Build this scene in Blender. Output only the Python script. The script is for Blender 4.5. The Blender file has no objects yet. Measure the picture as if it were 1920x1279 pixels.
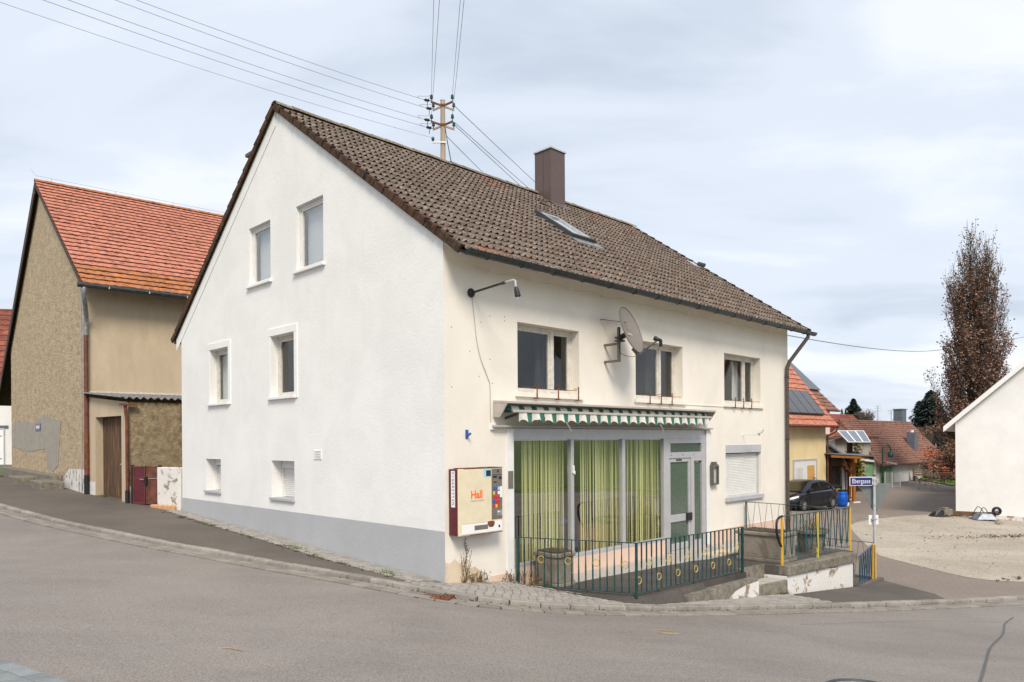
import bpy, bmesh, math, random
import numpy as np
from mathutils import Vector, Matrix
from mathutils.geometry import tessellate_polygon, delaunay_2d_cdt

random.seed(7)
rad = math.radians
S = bpy.context.scene
COL = S.collection

# ------------------------------------------------------------------ camera
EYE = Vector((0, 0, 2.25))
FPX = 1370.0                       # focal length in pixels of a 1920 px wide picture
ROLL = rad(.4)
cam_d = bpy.data.cameras.new('camera')
cam = bpy.data.objects.new('camera', cam_d)
COL.objects.link(cam)
cam.location = EYE
cam.rotation_euler = (rad(90), ROLL, 0)
cam_d.sensor_width = 36
cam_d.lens = FPX / 1920 * 36
cam_d.shift_y = (825 - 639.5) / 1920
cam_d.clip_end = 6000
cam_d.clip_start = .05
S.camera = cam

# ------------------------------------------------------------------ sky, sun, exposure
SUN_EL, SUN_AZ = 45, 172           # azimuth clockwise from +Y
W_ = bpy.data.worlds.new('World')
S.world = W_
W_.use_nodes = True
nt = W_.node_tree
nt.nodes.clear()
N = nt.nodes.new
out = N('ShaderNodeOutputWorld')
sky = N('ShaderNodeTexSky')
sky.sky_type = 'NISHITA'
sky.sun_disc = False
sky.sun_elevation = rad(SUN_EL)
sky.sun_rotation = rad(SUN_AZ)
sky.dust_density = 2.0
bg1 = N('ShaderNodeBackground'); bg1.inputs[1].default_value = .06
nt.links.new(sky.outputs[0], bg1.inputs[0])
tc = N('ShaderNodeTexCoord')
sep = N('ShaderNodeSeparateXYZ'); nt.links.new(tc.outputs['Generated'], sep.inputs[0])
zz = N('ShaderNodeMath'); zz.operation = 'MAXIMUM'; zz.inputs[1].default_value = 0
nt.links.new(sep.outputs[2], zz.inputs[0])
za = N('ShaderNodeMath'); za.operation = 'ADD'; za.inputs[1].default_value = .22
nt.links.new(zz.outputs[0], za.inputs[0])
dv = N('ShaderNodeVectorMath'); dv.operation = 'DIVIDE'
nt.links.new(tc.outputs['Generated'], dv.inputs[0])
cb = N('ShaderNodeCombineXYZ')
for i in range(3): nt.links.new(za.outputs[0], cb.inputs[i])
nt.links.new(cb.outputs[0], dv.inputs[1])
mp = N('ShaderNodeMapping'); mp.inputs['Scale'].default_value = (.55, 1.15, .3)
mp.inputs['Rotation'].default_value = (0, 0, rad(14)); mp.inputs['Location'].default_value = (3.1, .4, 0)
nt.links.new(dv.outputs[0], mp.inputs[0])
n1 = N('ShaderNodeTexNoise'); n1.inputs['Scale'].default_value = 1.5; n1.inputs['Detail'].default_value = 7
n1.inputs['Roughness'].default_value = .52; n1.inputs['Distortion'].default_value = .35
nt.links.new(mp.outputs[0], n1.inputs['Vector'])
cr = N('ShaderNodeValToRGB')
cr.color_ramp.interpolation = 'EASE'
els = cr.color_ramp.elements
els[0].position = .30; els[0].color = (.28, .315, .37, 1)
els[1].position = .72; els[1].color = (.475, .48, .492, 1)
e = els.new(.47); e.color = (.36, .392, .442, 1)
e = els.new(.58); e.color = (.425, .445, .478, 1)
nt.links.new(n1.outputs[0], cr.inputs[0])
bg2 = N('ShaderNodeBackground'); bg2.inputs[1].default_value = 1.0
nt.links.new(cr.outputs[0], bg2.inputs[0])
mx = N('ShaderNodeMixShader'); mx.inputs[0].default_value = .93
nt.links.new(bg1.outputs[0], mx.inputs[1]); nt.links.new(bg2.outputs[0], mx.inputs[2])
nt.links.new(mx.outputs[0], out.inputs[0])

sd = bpy.data.lights.new('sun', 'SUN')
sd.energy = 1.5
sd.angle = rad(20)
sd.color = (1.0, .905, .77)
sun = bpy.data.objects.new('sun', sd)
COL.objects.link(sun)
sdir = Vector((math.sin(rad(SUN_AZ)) * math.cos(rad(SUN_EL)), math.cos(rad(SUN_AZ)) * math.cos(rad(SUN_EL)), math.sin(rad(SUN_EL))))
sun.rotation_euler = sdir.to_track_quat('Z', 'Y').to_euler()

vs = S.view_settings
vs.view_transform = 'Standard'; vs.look = 'None'; vs.gamma = 1; vs.use_curve_mapping = False
vs.exposure = 1.2
S.render.engine = 'CYCLES'
S.cycles.use_denoising = True
S.cycles.max_bounces = 8
S.cycles.transparent_max_bounces = 16
S.cycles.caustics_reflective = False
S.cycles.caustics_refractive = False

# ------------------------------------------------------------------ frames and measuring
P0 = Vector((-1.065, 11.5))        # front left corner of the white house
R_ = Vector((math.cos(ROLL), 0, -math.sin(ROLL))); U_ = Vector((math.sin(ROLL), 0, math.cos(ROLL)))

def at(px, py, Y):
    """the point at depth Y seen at a pixel of the 1920 px wide photograph"""
    return EYE + (Vector((0, 1, 0)) + R_ * ((px - 960) / FPX) + U_ * ((825 - py) / FPX)) * Y

CPS = np.array([(-1.06,11.5,.03),(-8.6,19.05,.46),(-4.8,15.3,.25),(-12.4,21.2,.72),(-10.1,19.2,.58),(-4.3,12.4,.2),(-12.2,17.4,.62),
(-.8,10.9,0),(.3,11.3,-.2),(2.5,12.1,-.42),(5.3,13.6,-.78),(10.8,15.6,-1.12),(0,0,.55),(-4.3,6.1,.45),(0,6.5,.16),(5,6,-.15),(10,8,-.65),
(6.8,15.2,-.9),(8.6,17.3,-1.06),(19.57,32.25,-1.13),(21.6,30.83,-1.35),(24.5,29,-1.45),(18,22,-1.15),(12,38,-1.25),(17,36,-1.3),(16,45,-1.15),(40,74,-1.0),(30,60,-1.05),(-32,46,.9),(-24,33,.75),(-8,5,.7),(-20,16,.9),(-30,30,1.0),(20,10,-1.3),(30,20,-1.4),(0,-10,.8),(-20,-10,1.4),(20,-10,-.9),(0,30,0.1),(-5,60,.3),(50,50,-1.2),(60,20,-1.4),(-60,40,1.2)])
def _phi(d): return np.where(d > 0, d * d * np.log(d + 1e-9), 0)
_P = CPS[:, :2]; _n = len(_P)
_A = np.zeros((_n + 3, _n + 3))
_A[:_n, :_n] = _phi(np.linalg.norm(_P[:, None] - _P[None], axis=2)) + np.eye(_n) * 2.0
_A[:_n, _n] = 1; _A[:_n, _n + 1:] = _P; _A[_n, :_n] = 1; _A[_n + 1:, :_n] = _P.T
_b = np.zeros(_n + 3); _b[:_n] = CPS[:, 2]
_w = np.linalg.solve(_A, _b)
def H(x, y):
    """height of the pavement level at a point of the village"""
    d = np.hypot(_P[:, 0] - x, _P[:, 1] - y)
    h = float(_phi(d) @ _w[:_n] + _w[_n] + _w[_n + 1] * x + _w[_n + 2] * y)
    r = math.hypot(x - 5, y - 20)
    k = min(1, max(0, (r - 75) / 60)); k = k * k * (3 - 2 * k)
    return h * (1 - k) - 1.2 * k

# ------------------------------------------------------------------ materials
MATS = {}
def nodes(name):
    m = bpy.data.materials.new(name); m.use_nodes = True
    t = m.node_tree; b = t.nodes['Principled BSDF']
    MATS[name] = m
    return m, t, b
def ramp(t, src, stops):
    r = t.nodes.new('ShaderNodeValToRGB')
    el = r.color_ramp.elements
    el[0].position = stops[0][0]; el[0].color = (*stops[0][1], 1)
    el[1].position = stops[-1][0]; el[1].color = (*stops[-1][1], 1)
    for p, c in stops[1:-1]:
        q = el.new(p); q.color = (*c, 1)
    t.links.new(src, r.inputs[0])
    return r.outputs[0]
def noise(t, vec, scale, detail=4, rough=.55, dist=0, sc3=None):
    if sc3:
        mpn = t.nodes.new('ShaderNodeMapping'); mpn.inputs['Scale'].default_value = sc3
        t.links.new(vec, mpn.inputs[0]); vec = mpn.outputs[0]
    n = t.nodes.new('ShaderNodeTexNoise')
    n.inputs['Scale'].default_value = scale; n.inputs['Detail'].default_value = detail
    n.inputs['Roughness'].default_value = rough; n.inputs['Distortion'].default_value = dist
    t.links.new(vec, n.inputs['Vector'])
    return n.outputs[0]
def mixc(t, fac, a, b, mode='MIX'):
    m = t.nodes.new('ShaderNodeMix'); m.data_type = 'RGBA'; m.blend_type = mode
    for sock, v in ((m.inputs[0], fac), (m.inputs[6], a), (m.inputs[7], b)):
        if isinstance(v, bpy.types.NodeSocket): t.links.new(v, sock)
        elif isinstance(v, (int, float)): sock.default_value = v
        else: sock.default_value = (*v, 1)
    return m.outputs[2]
def pos(t):
    return t.nodes.new('ShaderNodeNewGeometry').outputs['Position']
def bumpn(t, b, h, strength, dist=.02):
    n = t.nodes.new('ShaderNodeBump'); n.inputs['Strength'].default_value = strength; n.inputs['Distance'].default_value = dist
    t.links.new(h, n.inputs['Height']); t.links.new(n.outputs[0], b.inputs['Normal'])
def rnd(t):
    """a random number for each object, and for each loose piece of a joined mesh"""
    oi = t.nodes.new('ShaderNodeObjectInfo').outputs['Random']
    gi = t.nodes.new('ShaderNodeNewGeometry').outputs['Random Per Island']
    a = t.nodes.new('ShaderNodeMath'); a.operation = 'ADD'; t.links.new(oi, a.inputs[0]); t.links.new(gi, a.inputs[1])
    f = t.nodes.new('ShaderNodeMath'); f.operation = 'FRACT'; t.links.new(a.outputs[0], f.inputs[0])
    return f.outputs[0]

def plain(name, c, rough=.7, var=.12, scale=6., bump=0., bscale=60., metal=0., c2=None, lo=.35, hi=.65, spec=None, sc3=None, per=0.):
    """a surface of one colour with blotches of a second one, fine relief, and a shade of its own for each piece"""
    m, t, b = nodes(name)
    p = pos(t)
    if c2 is None: c2 = tuple(x * (1 - 2 * var) for x in c)
    colr = ramp(t, noise(t, p, scale, 5, .6, .2, sc3), [(lo, c2), (hi, c)])
    if per:
        colr = mixc(t, 1.0, colr, ramp(t, rnd(t), [(0, (1 - per,) * 3), (1, (1, 1, 1))]), 'MULTIPLY')
    t.links.new(colr, b.inputs['Base Color'])
    b.inputs['Roughness'].default_value = rough; b.inputs['Metallic'].default_value = metal
    if spec is not None: b.inputs['Specular IOR Level'].default_value = spec
    if bump: bumpn(t, b, noise(t, p, bscale, 4, .6), bump)
    return m

def plaster(name, c, dirt, amount=.35, bump=.35, bscale=16, bdist=.02, streak=True, dscale=2.2, lo=.50, hi=.70, sq=None):
    m, t, b = nodes(name)
    p = pos(t)
    f1 = noise(t, p, .9, 6, .62, .4)
    col = ramp(t, f1, [(.38, tuple(x * .93 for x in c)), (.62, c)])
    f2 = noise(t, p, dscale, 8, .68, .6, (1, 1, .28) if streak else sq)
    fr = ramp(t, f2, [(lo, (0, 0, 0)), (hi, (amount,) * 3)])
    col = mixc(t, fr, col, dirt)
    f3 = ramp(t, noise(t, p, 55, 2, .5), [(.3, (.93, .93, .93)), (.7, (1, 1, 1))])
    col = mixc(t, 1.0, col, f3, 'MULTIPLY')
    t.links.new(col, b.inputs['Base Color'])
    b.inputs['Roughness'].default_value = .92
    b.inputs['Specular IOR Level'].default_value = .2
    bumpn(t, b, noise(t, p, bscale, 5, .6, .3, sq), bump, bdist)
    return m

plaster('gable_white', (.88, .872, .858), (.74, .715, .68), .14, .30, 24, .016)
plaster('front_cream', (.85, .80, .72), (.68, .58, .44), .15, .12, 30, .01)
plaster('plinth_grey', (.475, .485, .51), (.36, .36, .37), .2, .35, 16, .015)
plaster('barn_plaster', (.56, .445, .30), (.28, .22, .15), .8, .9, 16, .03, False, 7, .38, .66, (.36, .36, 1))
plaster('barn_plaster_smooth', (.58, .475, .345), (.44, .345, .23), .5, .35, 26, .02, True, 3.5, .42, .68)
plaster('shed_plaster', (.40, .315, .20), (.13, .10, .06), .9, .7, 20, .03, False, 6, .34, .68)
plaster('cement_patch', (.40, .37, .32), (.28, .26, .225), .7, .3, 30, .01, False, 4, .40, .64)
plaster('peeling_white', (.74, .72, .69), (.26, .19, .13), .9, .5, 18, .02, False, 3.2, .55, .60)
plaster('yellow_plaster', (.83, .68, .39), (.6, .48, .28), .25, .1, 30, .01)
plaster('far_white', (.80, .79, .77), (.55, .53, .5), .2, .1, 20, .01)
plaster('cool_white', (.88, .88, .875), (.66, .66, .65), .12, .1, 30, .006)
plaster('pink_plinth', (.76, .565, .455), (.58, .44, .34), .4, .2, 30, .01)
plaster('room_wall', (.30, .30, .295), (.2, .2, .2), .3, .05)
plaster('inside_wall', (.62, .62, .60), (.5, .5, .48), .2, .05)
plaster('concrete_light', (.49, .455, .415), (.28, .25, .21), .5, .3, 30, .01, False)
plaster('concrete_mossy', (.30, .272, .23), (.085, .076, .05), .85, .7, 26, .02, False, 7.5, .34, .68)
plaster('concrete_dark', (.155, .14, .125), (.08, .075, .06), .6, .4, 24, .02, False)
plain('white_frame', (.76, .75, .73), .45, .05)
plain('white_paint', (.80, .80, .79), .5, .04)
plain('old_white_frame', (.72, .68, .62), .6, .12, 9)
plain('alu_grey', (.52, .52, .535), .42, .05, metal=.25)
plain('grey_paint', (.47, .48, .50), .5, .06)
plain('gutter_dark', (.035, .045, .045), .45, .3, 8)
plain('pipe_brown', (.085, .065, .055), .5, .2, 9)
plain('pipe_rust', (.19, .06, .035), .65, .3, 6, c2=(.08, .03, .022))
plain('zinc', (.33, .34, .35), .5, .25, 12, metal=.4)
plain('chimney_brown', (.115, .078, .072), .5, .06, 3)
plain('black_metal', (.014, .014, .015), .45, .2)
plain('dark_grey', (.06, .06, .062), .6, .15)
plain('steel', (.55, .56, .57), .35, .08, metal=.7)
plain('galvanised', (.62, .64, .66), .45, .12, 14, metal=.35)
plain('rust', (.24, .085, .035), .85, .3, 14, c2=(.09, .035, .02), bump=.3)
plain('pole_wood', (.47, .37, .27), .8, .15, 5, sc3=(6, 6, .6))
plain('insulator_green', (.01, .13, .115), .15, .2)
plain('insulator_dark', (.03, .022, .025), .25, .2)
plain('wire', (.34, .36, .40), .6, .1)
plain('dish_grey', (.225, .195, .172), .5, .06, 3)
plain('bracket_grey', (.17, .155, .135), .55, .15, 14, metal=.3)
plain('machine_cream', (.77, .68, .49), .35, .05, 5)
plain('machine_maroon', (.115, .012, .022), .45, .12)
plain('machine_panel', (.27, .235, .20), .35, .08, metal=.5)
plain('orange_print', (.86, .17, .025), .5, .02)
plain('grey_print', (.42, .40, .36), .6, .02)
plain('black_print', (.02, .02, .025), .5, .02)
plain('white_print', (.84, .84, .84), .45, .02)
plain('blue_print', (.03, .10, .42), .45, .05)
plain('light_blue_print', (.36, .68, .86), .4, .05)
plain('red_print', (.55, .03, .04), .45, .05)
plain('yellow_print', (.75, .52, .04), .45, .05)
plain('sign_blue', (.012, .022, .16), .35, .06)
plain('sign_back', (.20, .217, .222), .5, .08, 4, metal=.3)
plain('rail_green', (.014, .066, .056), .4, .2, 10, c2=(.008, .036, .05), lo=.42, hi=.56)
plain('rail_blue', (.012, .11, .19), .4, .2, 7, c2=(.008, .09, .085), lo=.42, hi=.58)
plain('rail_violet', (.035, .06, .17), .4, .25, 9, c2=(.075, .045, .06), lo=.4, hi=.6)
plain('rail_yellow', (.80, .48, .03), .4, .15, 9, c2=(.70, .40, .03))
plain('rail_lime', (.50, .56, .05), .4, .15, 9, c2=(.70, .48, .04))
plain('ring_gold', (.60, .46, .10), .4, .15, 12)
plain('rubber', (.012, .012, .013), .6, .2)
plain('barrel_blue', (.006, .10, .52), .35, .08)
plain('bin_black', (.012, .012, .014), .5, .2)
plain('bin_label', (.14, .55, .06), .6, .1)
plain('green_sheet', (.24, .40, .22), .6, .15, 2)
plain('green_iron', (.015, .05, .042), .45, .2)
plain('slate_sheet', (.13, .15, .18), .55, .12, 3)
plain('terracotta_smooth', (.42, .115, .05), .8, .15, 4)
plain('soil', (.09, .07, .05), .95, .3, 12, bump=.8, bscale=40)
plain('litter', (.17, .075, .035), .9, .3, 30, per=.5)
plain('straw', (.58, .41, .17), .8, .15, per=.3)
plain('leaf_brown', (.42, .25, .165), .75, .35, 2.2, c2=(.19, .092, .058), per=.5)
plain('bark', (.095, .075, .058), .9, .25, 8, bump=.5, bscale=30)
plain('twig', (.16, .115, .09), .9, .2, 8)
plain('needle_dark', (.022, .05, .026), .8, .3, 1.5, per=.45)
plain('needle_blue', (.03, .055, .038), .8, .3, 1.5, per=.45)
plain('bush_green', (.09, .15, .03), .8, .3, 3, per=.5)
plain('bush_yellow', (.42, .36, .03), .8, .3, 3, per=.4)
plain('moss', (.12, .15, .035), .95, .3, 14, per=.5)
plain('weed_dry', (.30, .19, .09), .9, .25, 12, per=.5)
plain('grass_blade', (.13, .23, .035), .85, .25, 4, per=.45)
plain('hedge_dark', (.05, .06, .025), .9, .3, 3, per=.4)
plain('string_lime', (.90, .875, .47), .7, .12, 1.2, c2=(.82, .80, .36), per=.22)
plain('lace', (.72, .73, .72), .9, .06, 20)
plain('drape_dark', (.05, .05, .055), .9, .3)
plain('blue_seat', (.01, .13, .50), .4, .1)
plain('orange_box', (.52, .17, .07), .7, .1)
plain('shutter_white', (.74, .73, .71), .5, .04)
plain('interior_floor', (.30, .22, .13), .5, .15)
plain('tan_cloth', (.55, .42, .24), .8, .1)
plain('tree_gap', (.04, .035, .03), .9)
plain('roof_far_red', (.33, .095, .058), .85, .25, 1.2, per=.3)
plain('barrow_grey', (.24, .27, .32), .4, .15, metal=.4)
plain('wood_beam', (.20, .115, .065), .85, .25, 5, sc3=(1, 1, 6))
plain('clay_pipe', (.66, .37, .20), .85, .15, 10)

def woodm(name, c, c2, c3, axis=(9, 9, .5), rough=.8, hi=.68):
    m, t, b = nodes(name)
    p = pos(t)
    col = ramp(t, noise(t, p, 3.2, 6, .65, .5, axis), [(.3, c2), (.5, c), (hi, c3)])
    col = mixc(t, 1.0, col, ramp(t, rnd(t), [(0, (.62, .62, .62)), (1, (1, 1, 1))]), 'MULTIPLY')
    t.links.new(col, b.inputs['Base Color']); b.inputs['Roughness'].default_value = rough
    bumpn(t, b, noise(t, p, 8, 5, .6, .3, axis), .4, .01)
woodm('door_wood', (.10, .055, .03), (.045, .032, .025), (.30, .15, .06))
woodm('barn_boards', (.085, .05, .038), (.045, .03, .024), (.13, .085, .06))
woodm('grey_boards', (.19, .135, .095), (.10, .07, .05), (.30, .225, .16))
woodm('glazed_timber', (.36, .13, .025), (.28, .095, .018), (.44, .17, .04))
woodm('dark_timber', (.055, .032, .022), (.03, .02, .015), (.09, .055, .04))
woodm('wainscot', (.20, .09, .035), (.14, .06, .025), (.26, .12, .05))
woodm('ochre_panel', (.62, .36, .11), (.55, .30, .08), (.68, .42, .15))

def tilem(name, cols, lichen, la=.55, red=None, ls=34, rough=.9):
    m, t, b = nodes(name)
    p = pos(t)
    r = rnd(t)
    col = ramp(t, r, [(i / (len(cols) - 1), c) for i, c in enumerate(cols)])
    big = noise(t, p, .75, 5, .6, .3)
    col = mixc(t, ramp(t, big, [(.35, (0, 0, 0)), (.7, (.55,) * 3)]), col, tuple(x * .72 for x in cols[0]))
    if red:
        q = ramp(t, noise(t, p, .55, 2, .5), [(.62, (0, 0, 0)), (.66, (.75,) * 3)])
        rr = ramp(t, r, [(.35, (0, 0, 0)), (.6, (1, 1, 1))])
        col = mixc(t, mixc(t, 1.0, q, rr, 'MULTIPLY'), col, red)
    sp = ramp(t, noise(t, p, ls, 3, .7), [(.52, (0, 0, 0)), (.64, (la,) * 3)])
    col = mixc(t, sp, col, lichen)
    dk = ramp(t, noise(t, p, ls * .6, 3, .7), [(.34, (.42,) * 3), (.5, (1, 1, 1))])
    col = mixc(t, 1.0, col, dk, 'MULTIPLY')
    t.links.new(col, b.inputs['Base Color']); b.inputs['Roughness'].default_value = rough
    b.inputs['Specular IOR Level'].default_value = .25
    bumpn(t, b, noise(t, p, 60, 3, .6), .5, .008)
tilem('tile_old', [(.125, .08, .062), (.165, .11, .088), (.14, .122, .10), (.20, .155, .12), (.15, .095, .075)], (.34, .305, .255), .75, (.27, .095, .055), 17)
tilem('tile_verge', [(.06, .032, .021), (.09, .045, .027), (.055, .04, .028)], (.15, .085, .045), .6, None, 12)
tilem('tile_ridge', [(.24, .20, .15), (.29, .24, .18), (.20, .17, .13)], (.45, .41, .33), .6)
tilem('tile_orange', [(.55, .215, .145), (.57, .23, .155), (.53, .205, .135)], (.60, .34, .255), .35, None, 9)
tilem('tile_orange_old', [(.50, .19, .075), (.44, .175, .085), (.58, .22, .08)], (.24, .18, .125), .55, None, 10)
tilem('tile_brown', [(.27, .135, .10), (.30, .155, .118), (.245, .125, .095)], (.36, .23, .185), .35, None, 9)
tilem('tile_bright', [(.42, .125, .065), (.46, .15, .08), (.39, .115, .06)], (.5, .2, .1), .2, None, 12)
tilem('fibre_cement', [(.17, .17, .175), (.21, .21, .21)], (.42, .40, .36), .5, None, 22)

def stonem(name, cols, spec=.3, speck=120, per=.35, bump=.4):
    m, t, b = nodes(name)
    p = pos(t)
    col = ramp(t, noise(t, p, 5, 5, .65), [(.35, cols[0]), (.65, cols[1])])
    col = mixc(t, 1.0, col, ramp(t, rnd(t), [(0, (1 - per,) * 3), (1, (1, 1, 1))]), 'MULTIPLY')
    col = mixc(t, 1.0, col, ramp(t, noise(t, p, speck, 2, .6), [(.3, (.72,) * 3), (.7, (1, 1, 1))]), 'MULTIPLY')
    t.links.new(col, b.inputs['Base Color']); b.inputs['Roughness'].default_value = .85
    b.inputs['Specular IOR Level'].default_value = spec
    bumpn(t, b, noise(t, p, 45, 4, .6), bump, .008)
stonem('kerb_stone', [(.32, .29, .255), (.43, .40, .36)], per=.3)
stonem('gutter_stone', [(.29, .255, .222), (.36, .325, .29)], per=.28)
stonem('sett_stone', [(.36, .335, .305), (.45, .42, .385)], per=.2)
stonem('paver_blue', [(.265, .29, .30), (.33, .355, .36)], per=.22)
stonem('joint_dirt', [(.20, .175, .148), (.27, .24, .205)], per=0)
stonem('flint', [(.45, .33, .24), (.55, .42, .33)], per=.2)

def asphalt(name, c, c2, fine=90, patch=.5, warm=None):
    m, t, b = nodes(name)
    p = pos(t)
    col = ramp(t, noise(t, p, .35, 6, .62, .5), [(.34, c2), (.62, c)])
    streak = noise(t, p, 1.0, 5, .6, .4, (.35, 1.6, 1))
    col = mixc(t, ramp(t, streak, [(.48, (0, 0, 0)), (.75, (patch,) * 3)]), col, warm or tuple(x * .78 for x in c))
    agg = noise(t, p, fine, 2, .7)
    col = mixc(t, 1.0, col, ramp(t, agg, [(.30, (.60,) * 3), (.5, (.98,) * 3), (.70, (1.34,) * 3)]), 'MULTIPLY')
    col = mixc(t, 1.0, col, ramp(t, noise(t, p, 46, 3, .7), [(.3, (.86,) * 3), (.7, (1.1,) * 3)]), 'MULTIPLY')
    t.links.new(col, b.inputs['Base Color']); b.inputs['Roughness'].default_value = .8
    b.inputs['Specular IOR Level'].default_value = .3
    bumpn(t, b, agg, .35, .006)
asphalt('road_asphalt', (.262, .234, .212), (.205, .183, .168), 60, .6, (.29, .253, .222))
asphalt('pavement_asphalt', (.145, .122, .103), (.105, .09, .078), 85, .45, (.16, .14, .12))
asphalt('dark_asphalt', (.125, .107, .093), (.088, .076, .068), 85, .4, (.15, .125, .105))
asphalt('terrace_asphalt', (.105, .092, .084), (.06, .052, .048), 80, .5, (.15, .135, .12))
asphalt('gravel', (.48, .425, .35), (.34, .295, .235), 40, .35, (.30, .26, .195))
plaster('concrete_mid', (.31, .275, .225), (.13, .115, .08), .7, .5, 26, .02, False, 3.0, .44, .64)
asphalt('tar', (.13, .13, .132), (.11, .11, .112), 100)

def lanem():
    m, t, b = nodes('lane_pavers')
    p = pos(t)
    mpn = t.nodes.new('ShaderNodeMapping'); mpn.inputs['Rotation'].default_value = (0, 0, rad(-20)); t.links.new(p, mpn.inputs[0])
    br = t.nodes.new('ShaderNodeTexBrick')
    br.inputs['Scale'].default_value = 1; br.inputs['Brick Width'].default_value = .22; br.inputs['Row Height'].default_value = .115
    br.inputs['Mortar Size'].default_value = .007
    br.inputs['Color1'].default_value = (.25, .20, .167, 1); br.inputs['Color2'].default_value = (.228, .184, .154, 1)
    br.inputs['Mortar'].default_value = (.17, .14, .118, 1)
    t.links.new(mpn.outputs[0], br.inputs['Vector'])
    col = mixc(t, ramp(t, noise(t, p, .45, 6, .62, .5), [(.4, (0, 0, 0)), (.7, (.6,) * 3)]), br.outputs[0], (.165, .145, .12))
    col = mixc(t, ramp(t, noise(t, p, 2.1, 6, .7, .5), [(.6, (0, 0, 0)), (.75, (.45,) * 3)]), col, (.12, .10, .07))
    t.links.new(col, b.inputs['Base Color']); b.inputs['Roughness'].default_value = .88
    bumpn(t, b, br.outputs['Fac'], .5, -.004)
lanem()

def terrace_floor():
    m, t, b = nodes('grass_ground')
    p = pos(t)
    col = ramp(t, noise(t, p, 1.3, 6, .6), [(.3, (.06, .09, .02)), (.55, (.10, .16, .03)), (.75, (.16, .18, .05))])
    t.links.new(col, b.inputs['Base Color']); b.inputs['Roughness'].default_value = .95
    bumpn(t, b, noise(t, p, 30, 4, .6), .8, .03)
terrace_floor()

def glassm(name, tint=(1, 1, 1), base=.06, rough=.0, frost=None):
    m = bpy.data.materials.new(name); m.use_nodes = True; MATS[name] = m
    t = m.node_tree; t.nodes.clear()
    o = t.nodes.new('ShaderNodeOutputMaterial')
    tr = t.nodes.new('ShaderNodeBsdfTransparent'); tr.inputs[0].default_value = (*tint, 1)
    first = tr.outputs[0]
    if frost:
        df = t.nodes.new('ShaderNodeBsdfDiffuse')
        p = pos(t)
        cc = ramp(t, noise(t, p, 42, 3, .7, 1.2), [(.35, tuple(x * .6 for x in frost)), (.7, tuple(min(1, x * 1.5) for x in frost))])
        t.links.new(cc, df.inputs[0])
        mm = t.nodes.new('ShaderNodeMixShader'); mm.inputs[0].default_value = .8
        t.links.new(tr.outputs[0], mm.inputs[1]); t.links.new(df.outputs[0], mm.inputs[2]); first = mm.outputs[0]
    gl = t.nodes.new('ShaderNodeBsdfGlossy'); gl.inputs['Roughness'].default_value = rough
    gl.inputs[0].default_value = (1, 1, 1, 1)
    lw = t.nodes.new('ShaderNodeLayerWeight'); lw.inputs[0].default_value = .5
    fr = t.nodes.new('ShaderNodeMath'); fr.operation = 'POWER'; fr.inputs[1].default_value = 5
    t.links.new(lw.outputs['Facing'], fr.inputs[0])
    # two faces of a pane: Schlick's curve, the same from either side
    k = t.nodes.new('ShaderNodeMath'); k.operation = 'MULTIPLY_ADD'; k.inputs[1].default_value = .92; k.inputs[2].default_value = .075 + base
    k.use_clamp = True
    t.links.new(fr.outputs[0], k.inputs[0])
    ms = t.nodes.new('ShaderNodeMixShader')
    t.links.new(k.outputs[0], ms.inputs[0]); t.links.new(first, ms.inputs[1]); t.links.new(gl.outputs[0], ms.inputs[2])
    t.links.new(ms.outputs[0], o.inputs[0])
glassm('glass', (.80, .83, .83), .0)
glassm('glass_shop', (.95, .97, .95), .17)
glassm('glass_gable', (.9, .92, .92), .16)
glassm('glass_roof', (.85, .88, .9), .8)
glassm('glass_frost', (.6, .7, .64), .02, .12, (.10, .145, .115))
glassm('glass_car', (.10, .12, .13), .03)

def simple(name, c, rough, metal=0, coat=0):
    m, t, b = nodes(name)
    b.inputs['Base Color'].default_value = (*c, 1); b.inputs['Roughness'].default_value = rough; b.inputs['Metallic'].default_value = metal
    b.inputs['Coat Weight'].default_value = coat
simple('car_paint', (.005, .006, .011), .28, .0, .3)
simple('car_trim', (.012, .012, .013), .5)
simple('lamp_clear', (.75, .78, .80), .12)
simple('chrome', (.7, .7, .7), .15, 1)

def solarm(name, c1, c2, w, h):
    m, t, b = nodes(name)
    uv = t.nodes.new('ShaderNodeTexCoord').outputs['Object']
    br = t.nodes.new('ShaderNodeTexBrick'); br.offset = 0; br.inputs['Scale'].default_value = 1
    br.inputs['Brick Width'].default_value = w; br.inputs['Row Height'].default_value = h; br.inputs['Mortar Size'].default_value = .01
    br.inputs['Color1'].default_value = (*c1, 1); br.inputs['Color2'].default_value = (*c1, 1); br.inputs['Mortar'].default_value = (*c2, 1)
    t.links.new(uv, br.inputs['Vector']); t.links.new(br.outputs[0], b.inputs['Base Color'])
    b.inputs['Roughness'].default_value = .32
solarm('solar_dark', (.075, .08, .088), (.10, .105, .11), .3, .3)
solarm('solar_blue', (.13, .16, .21), (.32, .36, .40), .2, .2)

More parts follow.
